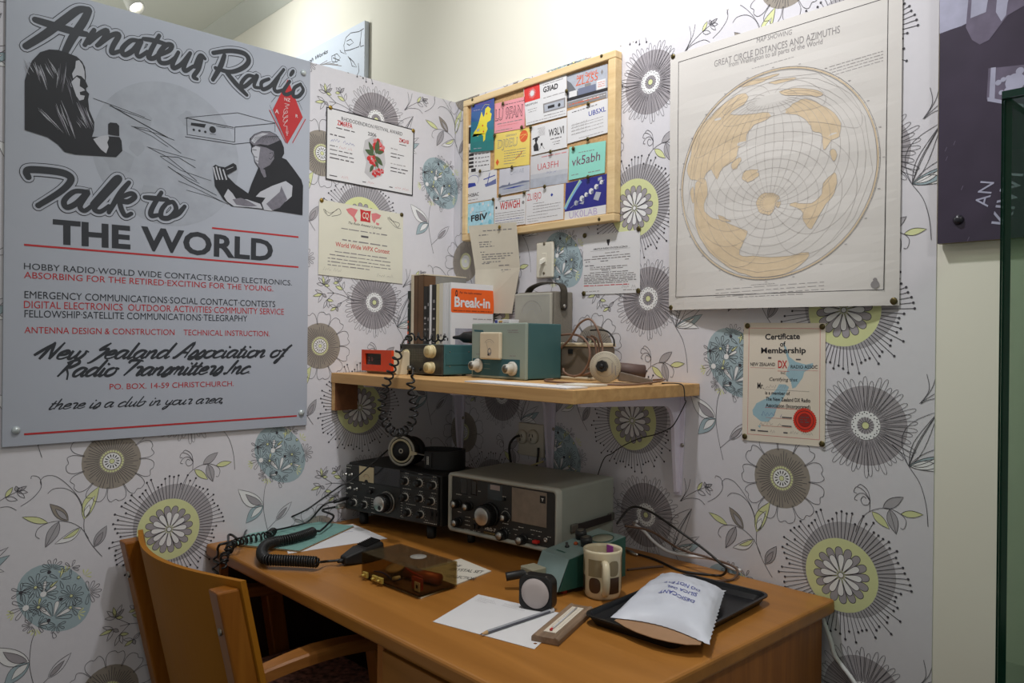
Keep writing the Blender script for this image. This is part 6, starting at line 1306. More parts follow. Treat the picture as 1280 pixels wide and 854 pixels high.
for x, y, w in ((690, 248, .012), (820, 258, .014), (958, 285, .012), (690, 400, .03), (825, 425, .012), (955, 445, .018), (730, 552, .035), (910, 585, .05), (185, 468, .012), (305, 485, .022), (145, 345, .02), (270, 352, .012), (350, 388, .022), (100, 440, .012), (130, 172, .02), (120, 195, .02), (640, 672, .012), (880, 705, .01), (360, 632, .012)): lab(x, y, w, .0022)
for k in range(6): lab(640, 535+k*25, .008, .002)
for k in range(5): lab(355, 495+k*24, .010, .002)
lab(915, 735, .044, .0028)
m.build('front_panel', kn)
for x, y, r in KN:
    c = cv([(x, y)])[0]; m = MB(); m.lathe([(r+.0022, 0), (r+.0022, .0014), (r+.0004, .002)], mat('knob_ring_grey', (176, 174, 166), .4, .2), M=T((c[0], F0-.0003, c[1]), 0, PI/2), n=22); disc_knob(m, c[0], c[1], F0-.0024, r*.93, .016, M_blk, 20, ridges=14); m.build('knob', kn)
c = cv([(500, 527)])[0]; m = MB(); m.lathe([(.0295, 0), (.0295, .004), (.027, .005)], M_dmetal, M=T((c[0], F0-.0003, c[1]), 0, PI/2), n=36); disc_knob(m, c[0], c[1], F0-.0054, .0225, .026, M_blk, 32, .026, cap=None, ridges=30); m.build('tuning_knob', kn)
m = MB(); M = T((c[0], F0-.0315, c[1]), 0, PI/2); m.lathe([(.0195, 0), (.0195, .0015), (.018, .0025), (.0004, .0025)], M_silver, M=M, n=32); m.lathe([(.0062, .0027), (.005, .003), (.0004, .0032)], M_blk, M=M @ Matrix.Translation((.004, -.010, 0)), n=16); m.build('tuning_knob_cap', kn)
for x, y in ((100, 255), (155, 258), (140, 388), (205, 398)):
    c = cv([(x, y)])[0]; m = MB(); M = T((c[0], F0-.0003, c[1]), 0, PI/2); m.lathe([(.0048, 0), (.0045, .002), (.0025, .003), (.0022, .008), (.0030, .0105), (.001, .011)], M_silver, M=M, n=12); m.build('toggle_switch', kn)
c = cv([(345, 425)])[0]; m = MB(); disc_knob(m, c[0], c[1], F0-.0003, .0065, .012, M_blk, 16); m.build('knob', kn)
for x, y in ((930, 650), (975, 655)):
    c = cv([(x, y)])[0]; m = MB(); m.box((c[0]-.005, F0-.0008, c[1]-.0135), (c[0]+.005, F0-.0002, c[1]+.0135), M_blk2); m.box((c[0]-.003, F0-.006, c[1]-.002), (c[0]+.003, F0-.001, c[1]+.007), M_blk, .001); m.build('slide_switch', kn)
c = cv([(85, 555)])[0]; m = MB(); M = T((c[0], F0-.0003, c[1]), 0, PI/2); m.lathe([(.0090, 0), (.0090, .012), (.0080, .014), (.0075, .026), (.004, .03), (.0005, .03)], M_silver, M=M, n=20); o_mic = m.build('microphone_plug', kn); mic_c = c
for sx in (-1, 1):
    for sy, hh in ((-1, zb), (1, zb)): m = MB(); m.lathe([(.011, 0), (.0125, .006), (.0125, hh-.0005)], M_blk, M=T((sx*(w_/2-.045), sy*(d_/2-.03)+.0, 0)), n=16); m.build('foot', kn)

# ------------------------------------------------------------------ grey communications receiver
yf = math.radians(7.2); BL2 = onz(559, 661, ZD+.033); w2, h2, d2 = .345, .146, .235
BL2 += Vector((.008, 0, 0))
r2 = Vector((math.cos(yf), math.sin(yf), 0)); b2 = Vector((-math.sin(yf), math.cos(yf), 0)); loc = BL2+r2*(w2/2)+b2*(d2/2); loc.z = ZD
fr7 = empty('receiver', loc, yf, 'grey communications receiver with a beige speaker panel, right of the black transceiver', 'radio')
F1 = -d2/2; zb = .033; fn7 = frame_fn(loc, yf, F1); cv = lambda P: [fn7(555+x/7.117, 575+y/7.117) for x, y in P]
M_rg = mat('receiver_grey_enamel', (146, 151, 142), .42, var=.04, scale=20); M_rframe = mat('receiver_frame_grey', (170, 170, 160), .4, var=.03)
m = MB(); m.box((-w2/2, F1+.008, zb), (w2/2, d2/2, zb+h2), M_rg, .006, 3); case7 = m.build('case', fr7)
m = MB(); t_ = .0105
def rrect(x0, z0, x1, z1, r, n=5):
    out = []
    for cx, cz, a0 in ((x1-r, z0+r, -90), (x1-r, z1-r, 0), (x0+r, z1-r, 90), (x0+r, z0+r, 180)):
        for k in range(n+1): a = math.radians(a0+90*k/n); out.append((cx+r*math.cos(a), cz+r*math.sin(a)))
    return out
o_ = rrect(-w2/2-.001, zb-.001, w2/2+.001, zb+h2+.001, .012); i_ = rrect(-w2/2+.008, zb+.008, w2/2-.008, zb+h2-.008, .007); N = len(o_)
vs = [(x, F1-.004, z) for x, z in o_]+[(x, F1-.006, z) for x, z in [((a[0]*.55+b[0]*.45), (a[1]*.55+b[1]*.45)) for a, b in zip(o_, i_)]]+[(x, F1-.003, z) for x, z in i_]+[(x, F1+.0045, z) for x, z in i_]+[(x, F1+.012, z) for x, z in o_]
fs = []
for k in range(N):
    for j in range(3): fs.append((j*N+k, j*N+(k+1) % N, (j+1)*N+(k+1) % N, (j+1)*N+k))
    fs.append((4*N+k, 4*N+(k+1) % N, (k+1) % N, k))
m.add(vs, fs, M_rframe, True); m.build('front_frame', fr7)
m = MB(); m.box((-w2/2+.009, F1, zb+.009), (w2/2-.009, F1+.0075, zb+h2-.009), M_rpan); S = Sheet(m, (0, F1, 0), (1,0,0), (0,0,1), eps=.00012)
def lab7(x, y, w, h=.0026, mm=None): c = cv([(x, y)])[0]; S.scrawl(c[0]-w/2, c[0]+w/2, c[1], h, mm or M_rlet, 2, prn, 3)
for x0, y0, x1, y1 in ((140, 300, 212, 165), (238, 310, 295, 185)):
    a, b = cv([(x0, y0)])[0], cv([(x1, y1)])[0]; S.rect(a[0], a[1], b[0], b[1], M_glassd, 1); S.rect(a[0]+.004, a[1]+.003, b[0]-.004, b[1]-.003, mat('drum_scale_grey', (60, 60, 60), .3, var=.2), 2)
a, b = cv([(388, 345)])[0], cv([(518, 235)])[0]; S.rect(a[0], a[1], b[0], b[1], mat('window_slate', (66, 74, 78), .2, var=.1), 1); a, b = cv([(412, 262)])[0], cv([(498, 240)])[0]; S.rect(a[0], a[1], b[0], b[1]+.002, mat('scale_pinkish', (150, 136, 132), .4, var=.1), 2)
for x, y, w in ((132, 310, .018), (230, 335, .008), (138, 465, .012), (315, 282, .007), (540, 330, .014), (555, 437, .010), (548, 570, .018), (685, 603, .015), (640, 622, .016), (790, 628, .014), (845, 640, .017), (790, 668, .006), (848, 682, .006), (640, 668, .006), (630, 735, .014), (780, 775, .006), (215, 512, .018), (210, 545, .018), (210, 582, .018), (205, 622, .018), (270, 632, .010), (312, 640, .008), (340, 604, .005), (765, 706, .010), (935, 690, .01)): lab7(x, y, w, .0024)
c = cv([(365, 617)])[0]; S.text('FRG-7', c[0], c[1]-.0012, .0074, M_rlet, 2, width=.035, bold=.03)
for y in (637, 645): c = cv([(355, y)])[0]; S.stroke([c, (c[0]+.040, c[1]-.0002)], .0006, M_gold, 2)
lab7(408, 672, .040, .002, M_gold)
def tick7(x, y, r, n_=7, a0=20, a1=160):
    c = cv([(x, y)])[0]
    for k in range(n_):
        t = math.radians(a0+(a1-a0)*k/(n_-1)); S.stroke([(c[0]+r*math.cos(t), c[1]+r*math.sin(t)), (c[0]+(r+.003)*math.cos(t), c[1]+(r+.003)*math.sin(t))], .0009, M_tick, 2)
tick7(540, 665, .0155); c = cv([(548, 505)])[0]; S.stroke([(c[0]+.0135*math.cos(t), c[1]+.0135*math.sin(t)) for t in [math.radians(-60+300*k/16) for k in range(17)]], .0009, M_tick, 2)
m.build('front_panel', fr7)
a, b = cv([(605, 545)])[0], cv([(918, 305)])[0]
m = MB(); m.box((a[0], F1-.002, cv([(760, 575)])[0][1]), (b[0], F1-.0002, cv([(760, 268)])[0][1]), mat('speaker_panel_beige', (126, 112, 98), .5, var=.10, scale=60), .0015); m.build('speaker_grille', fr7)
c = cv([(884, 352)])[0]; m = MB(); m.box((c[0]-.008, F1-.0032, c[1]-.0085), (c[0]+.008, F1-.0021, c[1]+.0085), M_blk, .0006); s_ = Sheet(m, (0, F1-.0032, 0), (1,0,0), (0,0,1)); s_.poly([(c[0]-.004, c[1]+.003), (c[0]+.004, c[1]+.003), (c[0]+.001, c[1]), (c[0]+.001, c[1]-.004), (c[0]-.001, c[1]-.004), (c[0]-.001, c[1])], M_rlet, 1); m.build('badge', fr7)
for x, y, r, h, cp_ in ((118, 385, .0098, .020, .78), (222, 410, .0098, .020, .78), (125, 552, .0098, .020, .78), (548, 508, .0090, .017, .78), (525, 662, .0115, .020, .78), (700, 705, .0105, .020, .78)):
    c = cv([(x+8, y)])[0]; m = MB(); disc_knob(m, c[0], c[1], F1-.0002, r, h, M_blk, 22, r*1.2, ridges=18); k_ = m.build('knob', fr7); m = MB(); m.lathe([(r*cp_, 0), (r*cp_, .0012), (.0004, .0018)], M_silver, M=T((c[0], F1-.0002-h, c[1]), 0, PI/2), n=22); m.build('knob_cap', k_)
c = cv([(415, 485)])[0]; m = MB(); disc_knob(m, c[0], c[1], F1-.0002, .0265, .034, M_blk, 36, .029, ridges=40); k_ = m.build('tuning_knob', fr7); m = MB(); m.lathe([(.0215, 0), (.0215, .0014), (.0200, .0022), (.0004, .0024)], M_silver, M=T((c[0], F1-.0342, c[1]), 0, PI/2), n=36); m.build('knob_cap', k_)
c = cv([(300, 518)])[0]; m = MB(); m.lathe([(.0048, 0), (.0045, .004), (.003, .005), (.0028, .012), (.0005, .0125)], M_gold, M=T((c[0], F1-.0002, c[1]), 0, PI/2), n=12); m.build('fine_knob', fr7)
for x in (272, 305): c = cv([(x, 590)])[0]; m = MB(); m.box((c[0]-.0042, F1-.006, c[1]-.006), (c[0]+.0042, F1-.0002, c[1]+.006), M_blk, .001); m.build('slide_switch', fr7)
c = cv([(540, 352)])[0]; m = MB(); disc_knob(m, c[0], c[1], F1-.0002, .0035, .006, M_blk, 10); m.build('indicator', fr7)
c = cv([(832, 725)])[0]; m = MB(); m.box((c[0]-.0075, F1-.012, c[1]-.0035), (c[0]+.0075, F1-.0002, c[1]+.0035), mat('switch_red', (196, 40, 34), .4), .0015); m.build('power_switch', fr7)
c = cv([(907, 712)])[0]; m = MB(); m.lathe([(.0055, 0), (.0055, .002), (.003, .0022), (.003, .0005)], M_silver, M=T((c[0], F1-.0002, c[1]), 0, PI/2), n=18); m.build('headphone_jack', fr7)
# carrying strap on the right side
nR = Vector((math.cos(yf), math.sin(yf), 0)); PR = loc+nR*(w2/2)
def sidepx(px, py):
    d = rayd(px, py); t = (PR-CAM).dot(nR)/d.dot(nR); q = CAM+d*t-loc; return (q.dot(b2), q.z)
A_ = sidepx(716, 655); B2 = sidepx(783, 644)
m = MB(); za = (A_[1]+B2[1])/2; y_a, y_b = A_[0], min(B2[0], d2/2-.012)
pth = catmull([(w2/2+.0015, y_a+.01, za), (w2/2+.007, y_a+.025, za), (w2/2+.010, (y_a+y_b)/2, za+.001), (w2/2+.007, y_b-.02, za), (w2/2+.0015, y_b-.008, za)], 6); vs = []; fs = []
for q in pth: vs += [q+Vector((0, 0, -.0085)), q+Vector((.0028, 0, -.0075)), q+Vector((.0028, 0, .0075)), q+Vector((0, 0, .0085))]
for i in range(len(pth)-1):
    for k in range(4): fs.append((i*4+k, i*4+(k+1) % 4, i*4+4+(k+1) % 4, i*4+4+k))
fs += [(0,1,2,3), tuple((len(pth)-1)*4+k for k in (3,2,1,0))]; m.add(vs, fs, mat('strap_dark_brown', (40, 34, 34), .6, var=.15)); st = m.build('carry_strap', fr7)
for yy in (y_a+.004, y_b-.004): m = MB(); m.box((w2/2+.0002, yy-.016, za-.010), (w2/2+.007, yy+.010, za+.010), M_dmetal, .003, 2); m.build('strap_bracket', fr7)
for sx in (-1, 1):
    for sy in (-1, 1): m = MB(); m.lathe([(.009, 0), (.010, .004), (.010, zb-.0008)], M_blk, M=T((sx*(w2/2-.04), sy*(d2/2-.04), 0)), n=14); m.build('foot', fr7)

# ------------------------------------------------------------------ headphones on the transceiver
zt_ = ZD+.037+.131+.0025
c = onz(498.5, 584.5, zt_); rH = .0435
hpn = empty('headphones', (c.x, c.y+.012, zt_), math.radians(24), 'black and silver headphones resting on top of the black transceiver', 'headphones')
M_hps = mat('headphone_silver_grey', (168, 164, 152), .4, .25, var=.05); M_pad = mat('headphone_vinyl', (24, 23, 24), .55, var=.1)
M = T((0, 0, rH+.001), 0, PI/2); m = MB(); m.lathe([(.0385, -.022), (rH, -.012), (rH, 0), (rH-.001, .004), (rH-.006, .007), (.001, .007)], M_pad, M=M, n=40); m.build('ear_cushion', hpn)
m = MB(); m.lathe([(.0415, .0072), (.0405, .0092), (.0355, .0092), (.0350, .0072)], M_hps, M=M, n=40, cap=False); m.build('outer_ring', hpn)
m = MB(); m.lathe([(.0330, .0072), (.0325, .0105), (.0275, .0105), (.0270, .0072)], mat('headphone_yoke_champagne', (186, 176, 146), .4, .3, var=.05), M=M, n=40, cap=False)
m.hexa([(.029, -.0107, rH-.010), (.05, -.0107, rH-.0055), (.05, -.0075, rH-.0055), (.029, -.0075, rH-.010), (.029, -.0107, rH+.004), (.05, -.0107, rH-.0005), (.05, -.0075, rH-.0005), (.029, -.0075, rH+.004)], mat('headphone_yoke_champagne', (186, 176, 146))); m.build('yoke', hpn)
m = MB(); m.lathe([(.0265, .0072), (.0265, .009), (.0005, .0092)], M_pad, M=M, n=36); m.lathe([(.0068, .0094), (.0060, .0100), (.0042, .0100), (.0036, .0094)], M_hps, M=M, n=20, cap=False); m.build('ear_cap', hpn)
m = MB(); m.tube([(.05, -.009, rH-.003), (.082, -.007, rH-.007)], .0022, M_dmetal, n=10); m.build('slider_rod', hpn)
# the head band, a broad black strip curving back round to the other ear cup
m = MB(); pth = catmull([(.074, -.008, 0), (.110, -.010, 0), (.145, .002, 0), (.162, .035, 0), (.150, .068, 0), (.110, .080, 0), (.060, .078, 0), (.034, .064, 0)], 6); vs = []; fs = []
for i, q in enumerate(pth):
    t = i/(len(pth)-1); hb = .0225+.003*math.sin(PI*t); zc_ = .0262
    d = (pth[min(i+1, len(pth)-1)]-pth[max(i-1, 0)]).normalized(); nn = Vector((-d.y, d.x, 0))*.0035
    vs += [q-nn+Vector((0, 0, zc_-hb)), q+nn+Vector((0, 0, zc_-hb)), q+nn+Vector((0, 0, zc_+hb)), q-nn+Vector((0, 0, zc_+hb))]
for i in range(len(pth)-1):
    for k in range(4): fs.append((i*4+k, i*4+(k+1) % 4, i*4+4+(k+1) % 4, i*4+4+k))
fs += [(0,1,2,3), tuple((len(pth)-1)*4+k for k in (3,2,1,0))]; m.add(vs, fs, M_pad); m.build('head_band', hpn)
m = MB(); m.box((.076, -.0165, .008), (.098, -.0125, .046), M_blk, .001); s_ = Sheet(m, (0, -.0165, 0), (1,0,0), (0,0,1)); [s_.rect(.084+i*.0035, .015+k*.0045, .0862+i*.0035, .0185+k*.0045, M_rlet, 1) for k in range(5) for i in range(2)]
m.build('band_clamp', hpn)
m = MB(); m.lathe([(.036, -.012), (.0385, -.004), (.0385, .008), (.030, .012), (.001, .012)], M_pad, M=T((.0, .052, .0395), 0, PI/2), n=30); m.build('far_ear_cup', hpn)

# ------------------------------------------------------------------ leads at the left of the desk
zl = ZD+.0025
kx0 = kn.matrix_basis @ Vector((mic_c[0], F0-.0335, mic_c[1]))
m = MB(); pts = [kx0, kx0+Vector((-.02, -.03, -.008)), onz(417, 645, ZD+.03), onz(408, 657, ZD+.02), onz(400, 664, ZD+.016)]
m.tube(catmull(pts, 6), .0030, M_blk); pc = [onz(393, 664, ZD+.0195), onz(380, 669, ZD+.0195), onz(362, 674, ZD+.0195), onz(345, 677, ZD+.0195), onz(332, 682, ZD+.0195), onz(327, 691, ZD+.0195), onz(332, 699, ZD+.0195), onz(350, 700.5, ZD+.0195), onz(375, 701.5, ZD+.0195), onz(399, 703, ZD+.0195)]
P = catmull(pc, 10); m.tube(catmull([onz(400, 664, ZD+.016), onz(396, 664, ZD+.016), pc[0]]), .003, M_blk); m.tube(coil(P, .0105, .0026, .0058, 12), .0026, M_blk, n=6); m.tube(catmull([pc[-1], onz(408, 702, ZD+.012), onz(420, 701, ZD+.012), onz(428, 699, ZD+.014)]), .0030, M_blk)
mcord = m
A_, B2 = onz(428, 700, ZD+.014), onz(474, 688, ZD+.016); v_ = (B2-A_); yawm = math.atan2(v_.y, v_.x); Lm = v_.length
hm = empty('hand_microphone', (A_.x, A_.y, ZD), yawm, 'black hand microphone lying on the desk between the folder and the clear box', 'microphone')
m = MB(); m.hexa([(.0, -.012, .004), (Lm*.45, -.024, .001), (Lm*.45, .024, .001), (0, .012, .004), (.0, -.010, .022), (Lm*.45, -.022, .036), (Lm*.45, .022, .036), (0, .010, .022)], M_blk, .004); m.hexa([(Lm*.4, -.025, .001), (Lm, -.026, .001), (Lm, .026, .001), (Lm*.4, .025, .001), (Lm*.4, -.023, .034), (Lm*.97, -.023, .042), (Lm*.97, .023, .042), (Lm*.4, .023, .034)], M_blk, .006); m.build('body', hm)
o = mcord.build('coiled_cord', hm); o.data.transform(hm.matrix_basis.inverted())
m = MB()
for k in range(9): x = Lm*(.52+.045*k); m.box((x, -.018, .0355+.0009*k), (x+.0016, .018, .0385+.0010*k), M_blk2)
m.build('grille', hm); m = MB(); m.tube([(-.012, 0, .012), (.006, 0, .013)], [.0035, .006], M_blk, n=10); m.build('cord_boot', hm)
m = MB(); m.box((Lm*.45, -.0285, .012), (Lm*.75, -.0245, .028), M_blk2, .002); m.build('talk_button', hm)
# headphone lead and a second coiled cord, over the edge of the desk
m = MB(); e0 = Vector((c.x-.042, c.y+.0, zt_+.048))
pts = [e0, ony(472, 574, -.405), ony(452, 591, -.43), ony(438, 602, -.435)]+[onx(px, py, .016) for px, py in ((425, 608), (405, 622))]+[onx(378, 640, .016), onz(340, 655, ZD+.012), onz(318, 659, ZD+.012), onz(308, 663, ZD+.016), onz(304, 671, ZD+.042), onz(296, 673.5, ZD+.042)]
m.tube(catmull(pts, 8), .0022, M_blk)
zig = [onz(296, 673.5, ZD+.042), onz(290, 669, ZD+.042), onz(285.5, 669.5, ZD+.042), onz(284.5, 678, ZD+.042), onz(275, 681, ZD+.042), onz(272, 686, ZD+.030)]
m.tube(catmull(zig, 5), .0030, M_blk)
fall = [onz(272, 686, ZD+.030), ony(272, 694, -.7965), ony(267, 700, -.7965), ony(273, 705, -.7965), ony(266, 711, -.7965), ony(272, 717, -.7965), ony(269, 723, -.7965)]
m.tube(catmull(fall, 5), .0030, M_blk); tag(m.build('headphone_lead'), 'thin black headphone lead running down beside the transceiver and over the desk corner', 'lead')
kq = fk(433, 622); k2 = kn.matrix_basis @ Vector((max(kq[0], -w_/2+.014), F0-.0035, kq[1])); k3 = k2+Vector((.004, -.045, -.004))
m = MB(); m.tube([k2, k3], .0052, M_blk)
pts = [k3, k3+Vector((-.004, -.03, -.006)), onz(385, 652, ZD+.016), onz(362, 659, ZD+.012), onz(343, 663, ZD+.016)]; m.tube(catmull(pts, 6), .0024, M_blk)
P = catmull([onz(343, 663, ZD+.016), onz(335, 669, ZD+.0175), onz(318, 672.5, ZD+.0175), onz(303, 676, ZD+.0175), onz(290, 681, ZD+.0175), onz(286, 688, ZD+.016), ony(281, 694, -.806), ony(280, 702, -.818), ony(279, 712, -.818)], 8); m.tube(coil(P, .0085, .0024, .0135, 12), .0024, M_blk, n=6)
tag(m.build('key_cord'), 'black coiled cord crossing the teal folder and hanging over the left desk edge', 'cord')

# ------------------------------------------------------------------ papers on the desk
def flat(name, cor, z, t, mm, label, cat, prints=None, group=None):
    P = [onz(px, py, z) if not isinstance(px, tuple) else Vector((px[0], px[1], z)) for px, py in cor]
    m = MB(); F = [Vector((p.x, p.y, z+t)) for p in P]; Bk = [Vector((p.x, p.y, z)) for p in P]; n = len(P)
    m.add(F+Bk, [tuple(range(n)), tuple(range(2*n-1, n-1, -1))]+[(k, n+k, n+(k+1) % n, (k+1) % n) for k in range(n)], mm)
    if prints:
        S = Sheet(m, (0, 0, z+t), (1,0,0), (0,1,0), eps=.00008)
        def uv(u, v): a = F[0].lerp(F[1], u); b = F[3].lerp(F[2], u); q = a.lerp(b, v); return (q.x, q.y)
        prints(S, uv, math.atan2(F[1].y-F[0].y, F[1].x-F[0].x))
    return tag(m.build(name), label, cat, group)
def pr1(S, uv, r):
    for k in range(9): a = uv(.46+.03*(k % 3), .80-.065*k) ; S.stroke([uv(.50, .90-.045*k), uv(.60+.25*prn.random(), .90-.045*k)], .0018, M_blue if k % 3 else M_gink, 1)
W1 = [onz(386, 691, ZD), onz(484, 673.5, ZD), onz(440, 656, ZD), onz(360, 662, ZD)]
flat('log_sheet', [(360, 692.5), (484, 673.5), (441, 655.5), (350, 664)], ZD+.0004, .0008, M_white, 'white printed sheet poking out from under the teal folder', 'paper', pr1)
M_fold = mat('folder_teal_card', (116, 156, 148), .7, var=.04); M_fedge = mat('folder_inner_brown', (150, 120, 76), .7)
m = MB(); z0 = ZD+.0016; C4 = [onz(282, 681, z0), onz(374, 690.5, z0), onz(443, 659, z0), onz(360, 648.5, z0)]
for i, (dz, mm, sh) in enumerate(((0.0, M_fedge, .0), (.0022, M_offw, .002), (.0030, M_fold, .003))):
    th = .0008 if i != 1 else .0007
    F = [Vector((p.x-(.003-sh)*.0, p.y, z0+dz+th)) for p in C4]; Bk = [Vector((p.x, p.y, z0+dz)) for p in C4]
    cen = sum((p for p in C4), Vector())/4; k_ = 1.0 if i == 0 else .985
    F = [Vector((cen.x+(p.x-cen.x)*k_, cen.y+(p.y-cen.y)*k_, p.z)) for p in F]; Bk = [Vector((cen.x+(p.x-cen.x)*k_, cen.y+(p.y-cen.y)*k_, p.z)) for p in Bk]
    m.add(F+Bk, [(0,1,2,3), (7,6,5,4), (0,4,5,1), (1,5,6,2), (2,6,7,3), (3,7,4,0)], mm)
    if i == 2: FF = F
S = Sheet(m, (0, 0, FF[0].z), (1,0,0), (0,1,0), eps=.00008); uvf = lambda u, v: (lambda q: (q.x, q.y))(FF[0].lerp(FF[1], u).lerp(FF[3].lerp(FF[2], u), v))
q = uvf(.62, .66); rf = math.atan2(FF[2].y-FF[3].y, FF[2].x-FF[3].x)
for px, py, t in ((366, 664.5, 'L'),): w = onz(px, py, z0); S.text(t, w.x, w.y, .010, M_ink, 1, bold=.02, rot=rf)
S.stroke([uvf(.3, .52), uvf(.52, .50)], .003, mat('folder_faint_print', (72, 110, 106), .7), 1)
S.stroke([uvf(.66, .42), uvf(.86, .46)], .004, mat('folder_faint_print', (72, 110, 106), .7), 1)
S.stroke([uvf(.3, .12), uvf(.8, .14)], .0015, mat('folder_faint_print', (72, 110, 106), .7), 1); S.stroke([uvf(.1, .2), uvf(.25, .22)], .0015, mat('folder_faint_print', (72, 110, 106), .7), 1)
tag(m.build('folder'), 'teal card folder lying at the left end of the desk under the cords', 'folder')
def pr2(S, uv, r):
    for t, p0, p1, h in (('THE', (563, 707.5), (574, 709.5), .014), ('CRYSTAL SET', (561, 713.5), (602, 717.5), .019), ('COLLECTION', (556, 721.5), (592, 726.0), .017)):
        w = onz(*p0, ZD+.0015); e = onz(*p1, ZD+.0015); d = e-w; S.text(t, w.x, w.y, h, M_ink, 1, width=math.hypot(d.x, d.y), bold=.015, rot=math.atan2(d.y, d.x))
flat('booklet', [((.540, -.640), None), (526, 748.8), (614, 715), (576, 699.5)], ZD+.0004, .0022, M_offw, 'off-white crystal set booklet under the clear smoky box', 'booklet', pr2)
def pr3(S, uv, r):
    for k in range(4):
        for (a, b) in ((.06, .30), (.34, .62)):
            if k < 3 or a < .1: S.stroke([uv(a+.012*i, .90-.035*k+.012*(i % 2)) for i in range(int((b-a)/.012*(.6+.4*prn.random())))], .0007, M_gink, 1)
    S.stroke([uv(.66+.01*i, .52+.015*(i % 2)) for i in range(6)], .0006, M_gink, 1); S.disc(uv(.965, .12), .0032, mat('punched_hole_wood', (120, 72, 34), .5), 1, 10)
flat('note_sheet', [(541, 777.5), (668, 812), (712, 769.5), (598, 743.5)], ZD+.0004, .0006, M_white, 'white handwritten note sheet on the desk under the pencil', 'paper', pr3)
# pencil
A_, B2 = onz(600, 793.5, ZD+.0046), onz(692, 762.5, ZD+.0046); d = B2-A_; L = d.length; ya = math.atan2(d.y, d.x)
pn = empty('pencil', (A_.x, A_.y, ZD+.0012), ya, 'grey striped pencil lying across the white note sheet', 'pencil')
Mx = T((0, 0, .0036), 0, 0, PI/2); M_p1 = mat('pencil_grey', (150, 152, 158), .35, var=.03); M_p2 = mat('pencil_stripe', (86, 88, 98), .35)
m = MB(); n = 6; r = .0037; vs = []; fs = []; sf = []
for x in (.016, L-.012):
    for k in range(6): a = PI/6+PI/3*k; vs.append((x, r*math.cos(a), .0036+r*math.sin(a)))
for k in range(6): m.add(vs, [(k, (k+1) % 6, 6+(k+1) % 6, 6+k)], M_p1 if k % 2 else M_p2)
m.build('shaft', pn); m = MB(); m.lathe([(.0012, .004), (.0036, .0165)], mat('pencil_wood', (196, 160, 112), .6), M=Mx, n=12); m.build('sharpened_wood', pn); m = MB(); m.lathe([(.0003, 0), (.0012, .004)], M_ink, M=Mx, n=10); m.build('point', pn)
m = MB(); m.lathe([(.0038, L-.012), (.0038, L-.001), (.003, L)], mat('pencil_end_white', (206, 204, 206), .4), M=Mx, n=14); m.build('end_cap', pn)
# thermometer plaque
cor = [onz(663.5, 790, ZD+.014), onz(699, 800, ZD+.014), onz(742.5, 758.5, ZD+.014), onz(711, 752.5, ZD+.014)]
cen = sum(cor, Vector())/4; ax = ((cor[3]+cor[2])/2-(cor[0]+cor[1])/2); L = ax.length; wd = ((cor[1]-cor[0]).length+(cor[2]-cor[3]).length)/2*.92; ya = math.atan2(ax.y, ax.x)
th = empty('thermometer', (cen.x, cen.y, ZD), ya, 'wooden thermometer plaque with a white scale lying beside the pencil', 'thermometer')
m = MB(); prof = [(-wd/2, .0002), (wd/2, .0002), (wd/2, .009), (wd/2-.003, .0125), (wd/2-.007, .014), (wd/2-.010, .0122), (-wd/2+.010, .0122), (-wd/2+.007, .014), (-wd/2+.003, .0125), (-wd/2, .009)]
m.prism(prof, -L/2, L/2, 0, wood('plaque_walnut', (108, 88, 70), (146, 122, 100), .5, axis=0, scale=8), .0012); m.build('plaque', th)
m = MB(); m.box((-L*.38, -.0115, .0123), (L*.40, .0115, .0135), M_ivory); S = Sheet(m, (0, 0, .0135), (0, -1, 0), (1, 0, 0), eps=.00008)
for k in range(20): S.rect(-.0085, -L*.24+k*L*.031, -.0055+.002*(k % 5 == 0), -L*.24+k*L*.031+.0006, M_ink, 1); S.rect(.0055, -L*.24+k*L*.031, .0085, -L*.24+k*L*.031+.0006, M_ink, 1)
m.build('scale', th); m = MB(); m.tube([(-L*.30, 0, .0152), (L*.36, 0, .0152)], .0014, mat('thermometer_glass', (200, 200, 204), .1), n=8); m.tube([(-L*.355, 0, .0158), (-L*.32, 0, .0158)], .0022, mat('thermometer_red', (190, 40, 46), .3), n=10); m.build('glass_tube', th)
# ------------------------------------------------------------------ clear smoky box holding a crystal set
zc0 = ZD+.0028; q = [onz(451.5, 721, zc0), onz(522.5, 748.2, zc0), onz(562, 730.5, zc0)]; ax = q[1]-q[0]; bx = q[2]-q[1]; L = ax.length; ya = math.atan2(ax.y, ax.x); wd = abs(bx.dot(Vector((-math.sin(ya), math.cos(ya), 0)))); h = .054
wd = max(.085, min(wd, .125))
cen = q[0]+ax/2+Vector((-math.sin(ya), math.cos(ya), 0))*wd/2
cb = empty('crystal_set', (cen.x, cen.y, zc0), ya, 'small crystal set in a smoky clear plastic box with coil and brass fittings inside', 'crystal set')
M_smoke = pane('smoky_clear_plastic', (222, 212, 188), (90, 80, 62), .05, .08)
def shell(x0, y0, z0, x1, y1, z1, t, mm, name, open_top=False):
    m = MB(); m.box((x0, y0, z0), (x1, y1, z1), mm, .002); 
    b = len(m.v); m.box((x0+t, y0+t, z0+t), (x1-t, y1-t, z1-t), mm); nf = 6
    m.f[-nf:] = [f[::-1] for f in m.f[-nf:]]
    return m.build(name, cb)
shell(-L/2, -wd/2, 0, L/2, wd/2, h, .0022, M_smoke, 'clear_case')
m = MB(); m.box((-L/2+.004, -wd/2+.004, .0026), (L/2-.004, wd/2-.004, .005), mat('crystal_base_brown', (98, 66, 44), .6, var=.1)); m.build('base_board', cb)
m = MB(); m.lathe([(.012, -.045), (.012, .045), (.0005, .045)], mat('coil_copper_red', (150, 72, 44), .4, .3, var=.2, scale=300), M=T((.035, .010, .0185), 0.2, 0, PI/2), n=24); m.build('tuning_coil', cb)
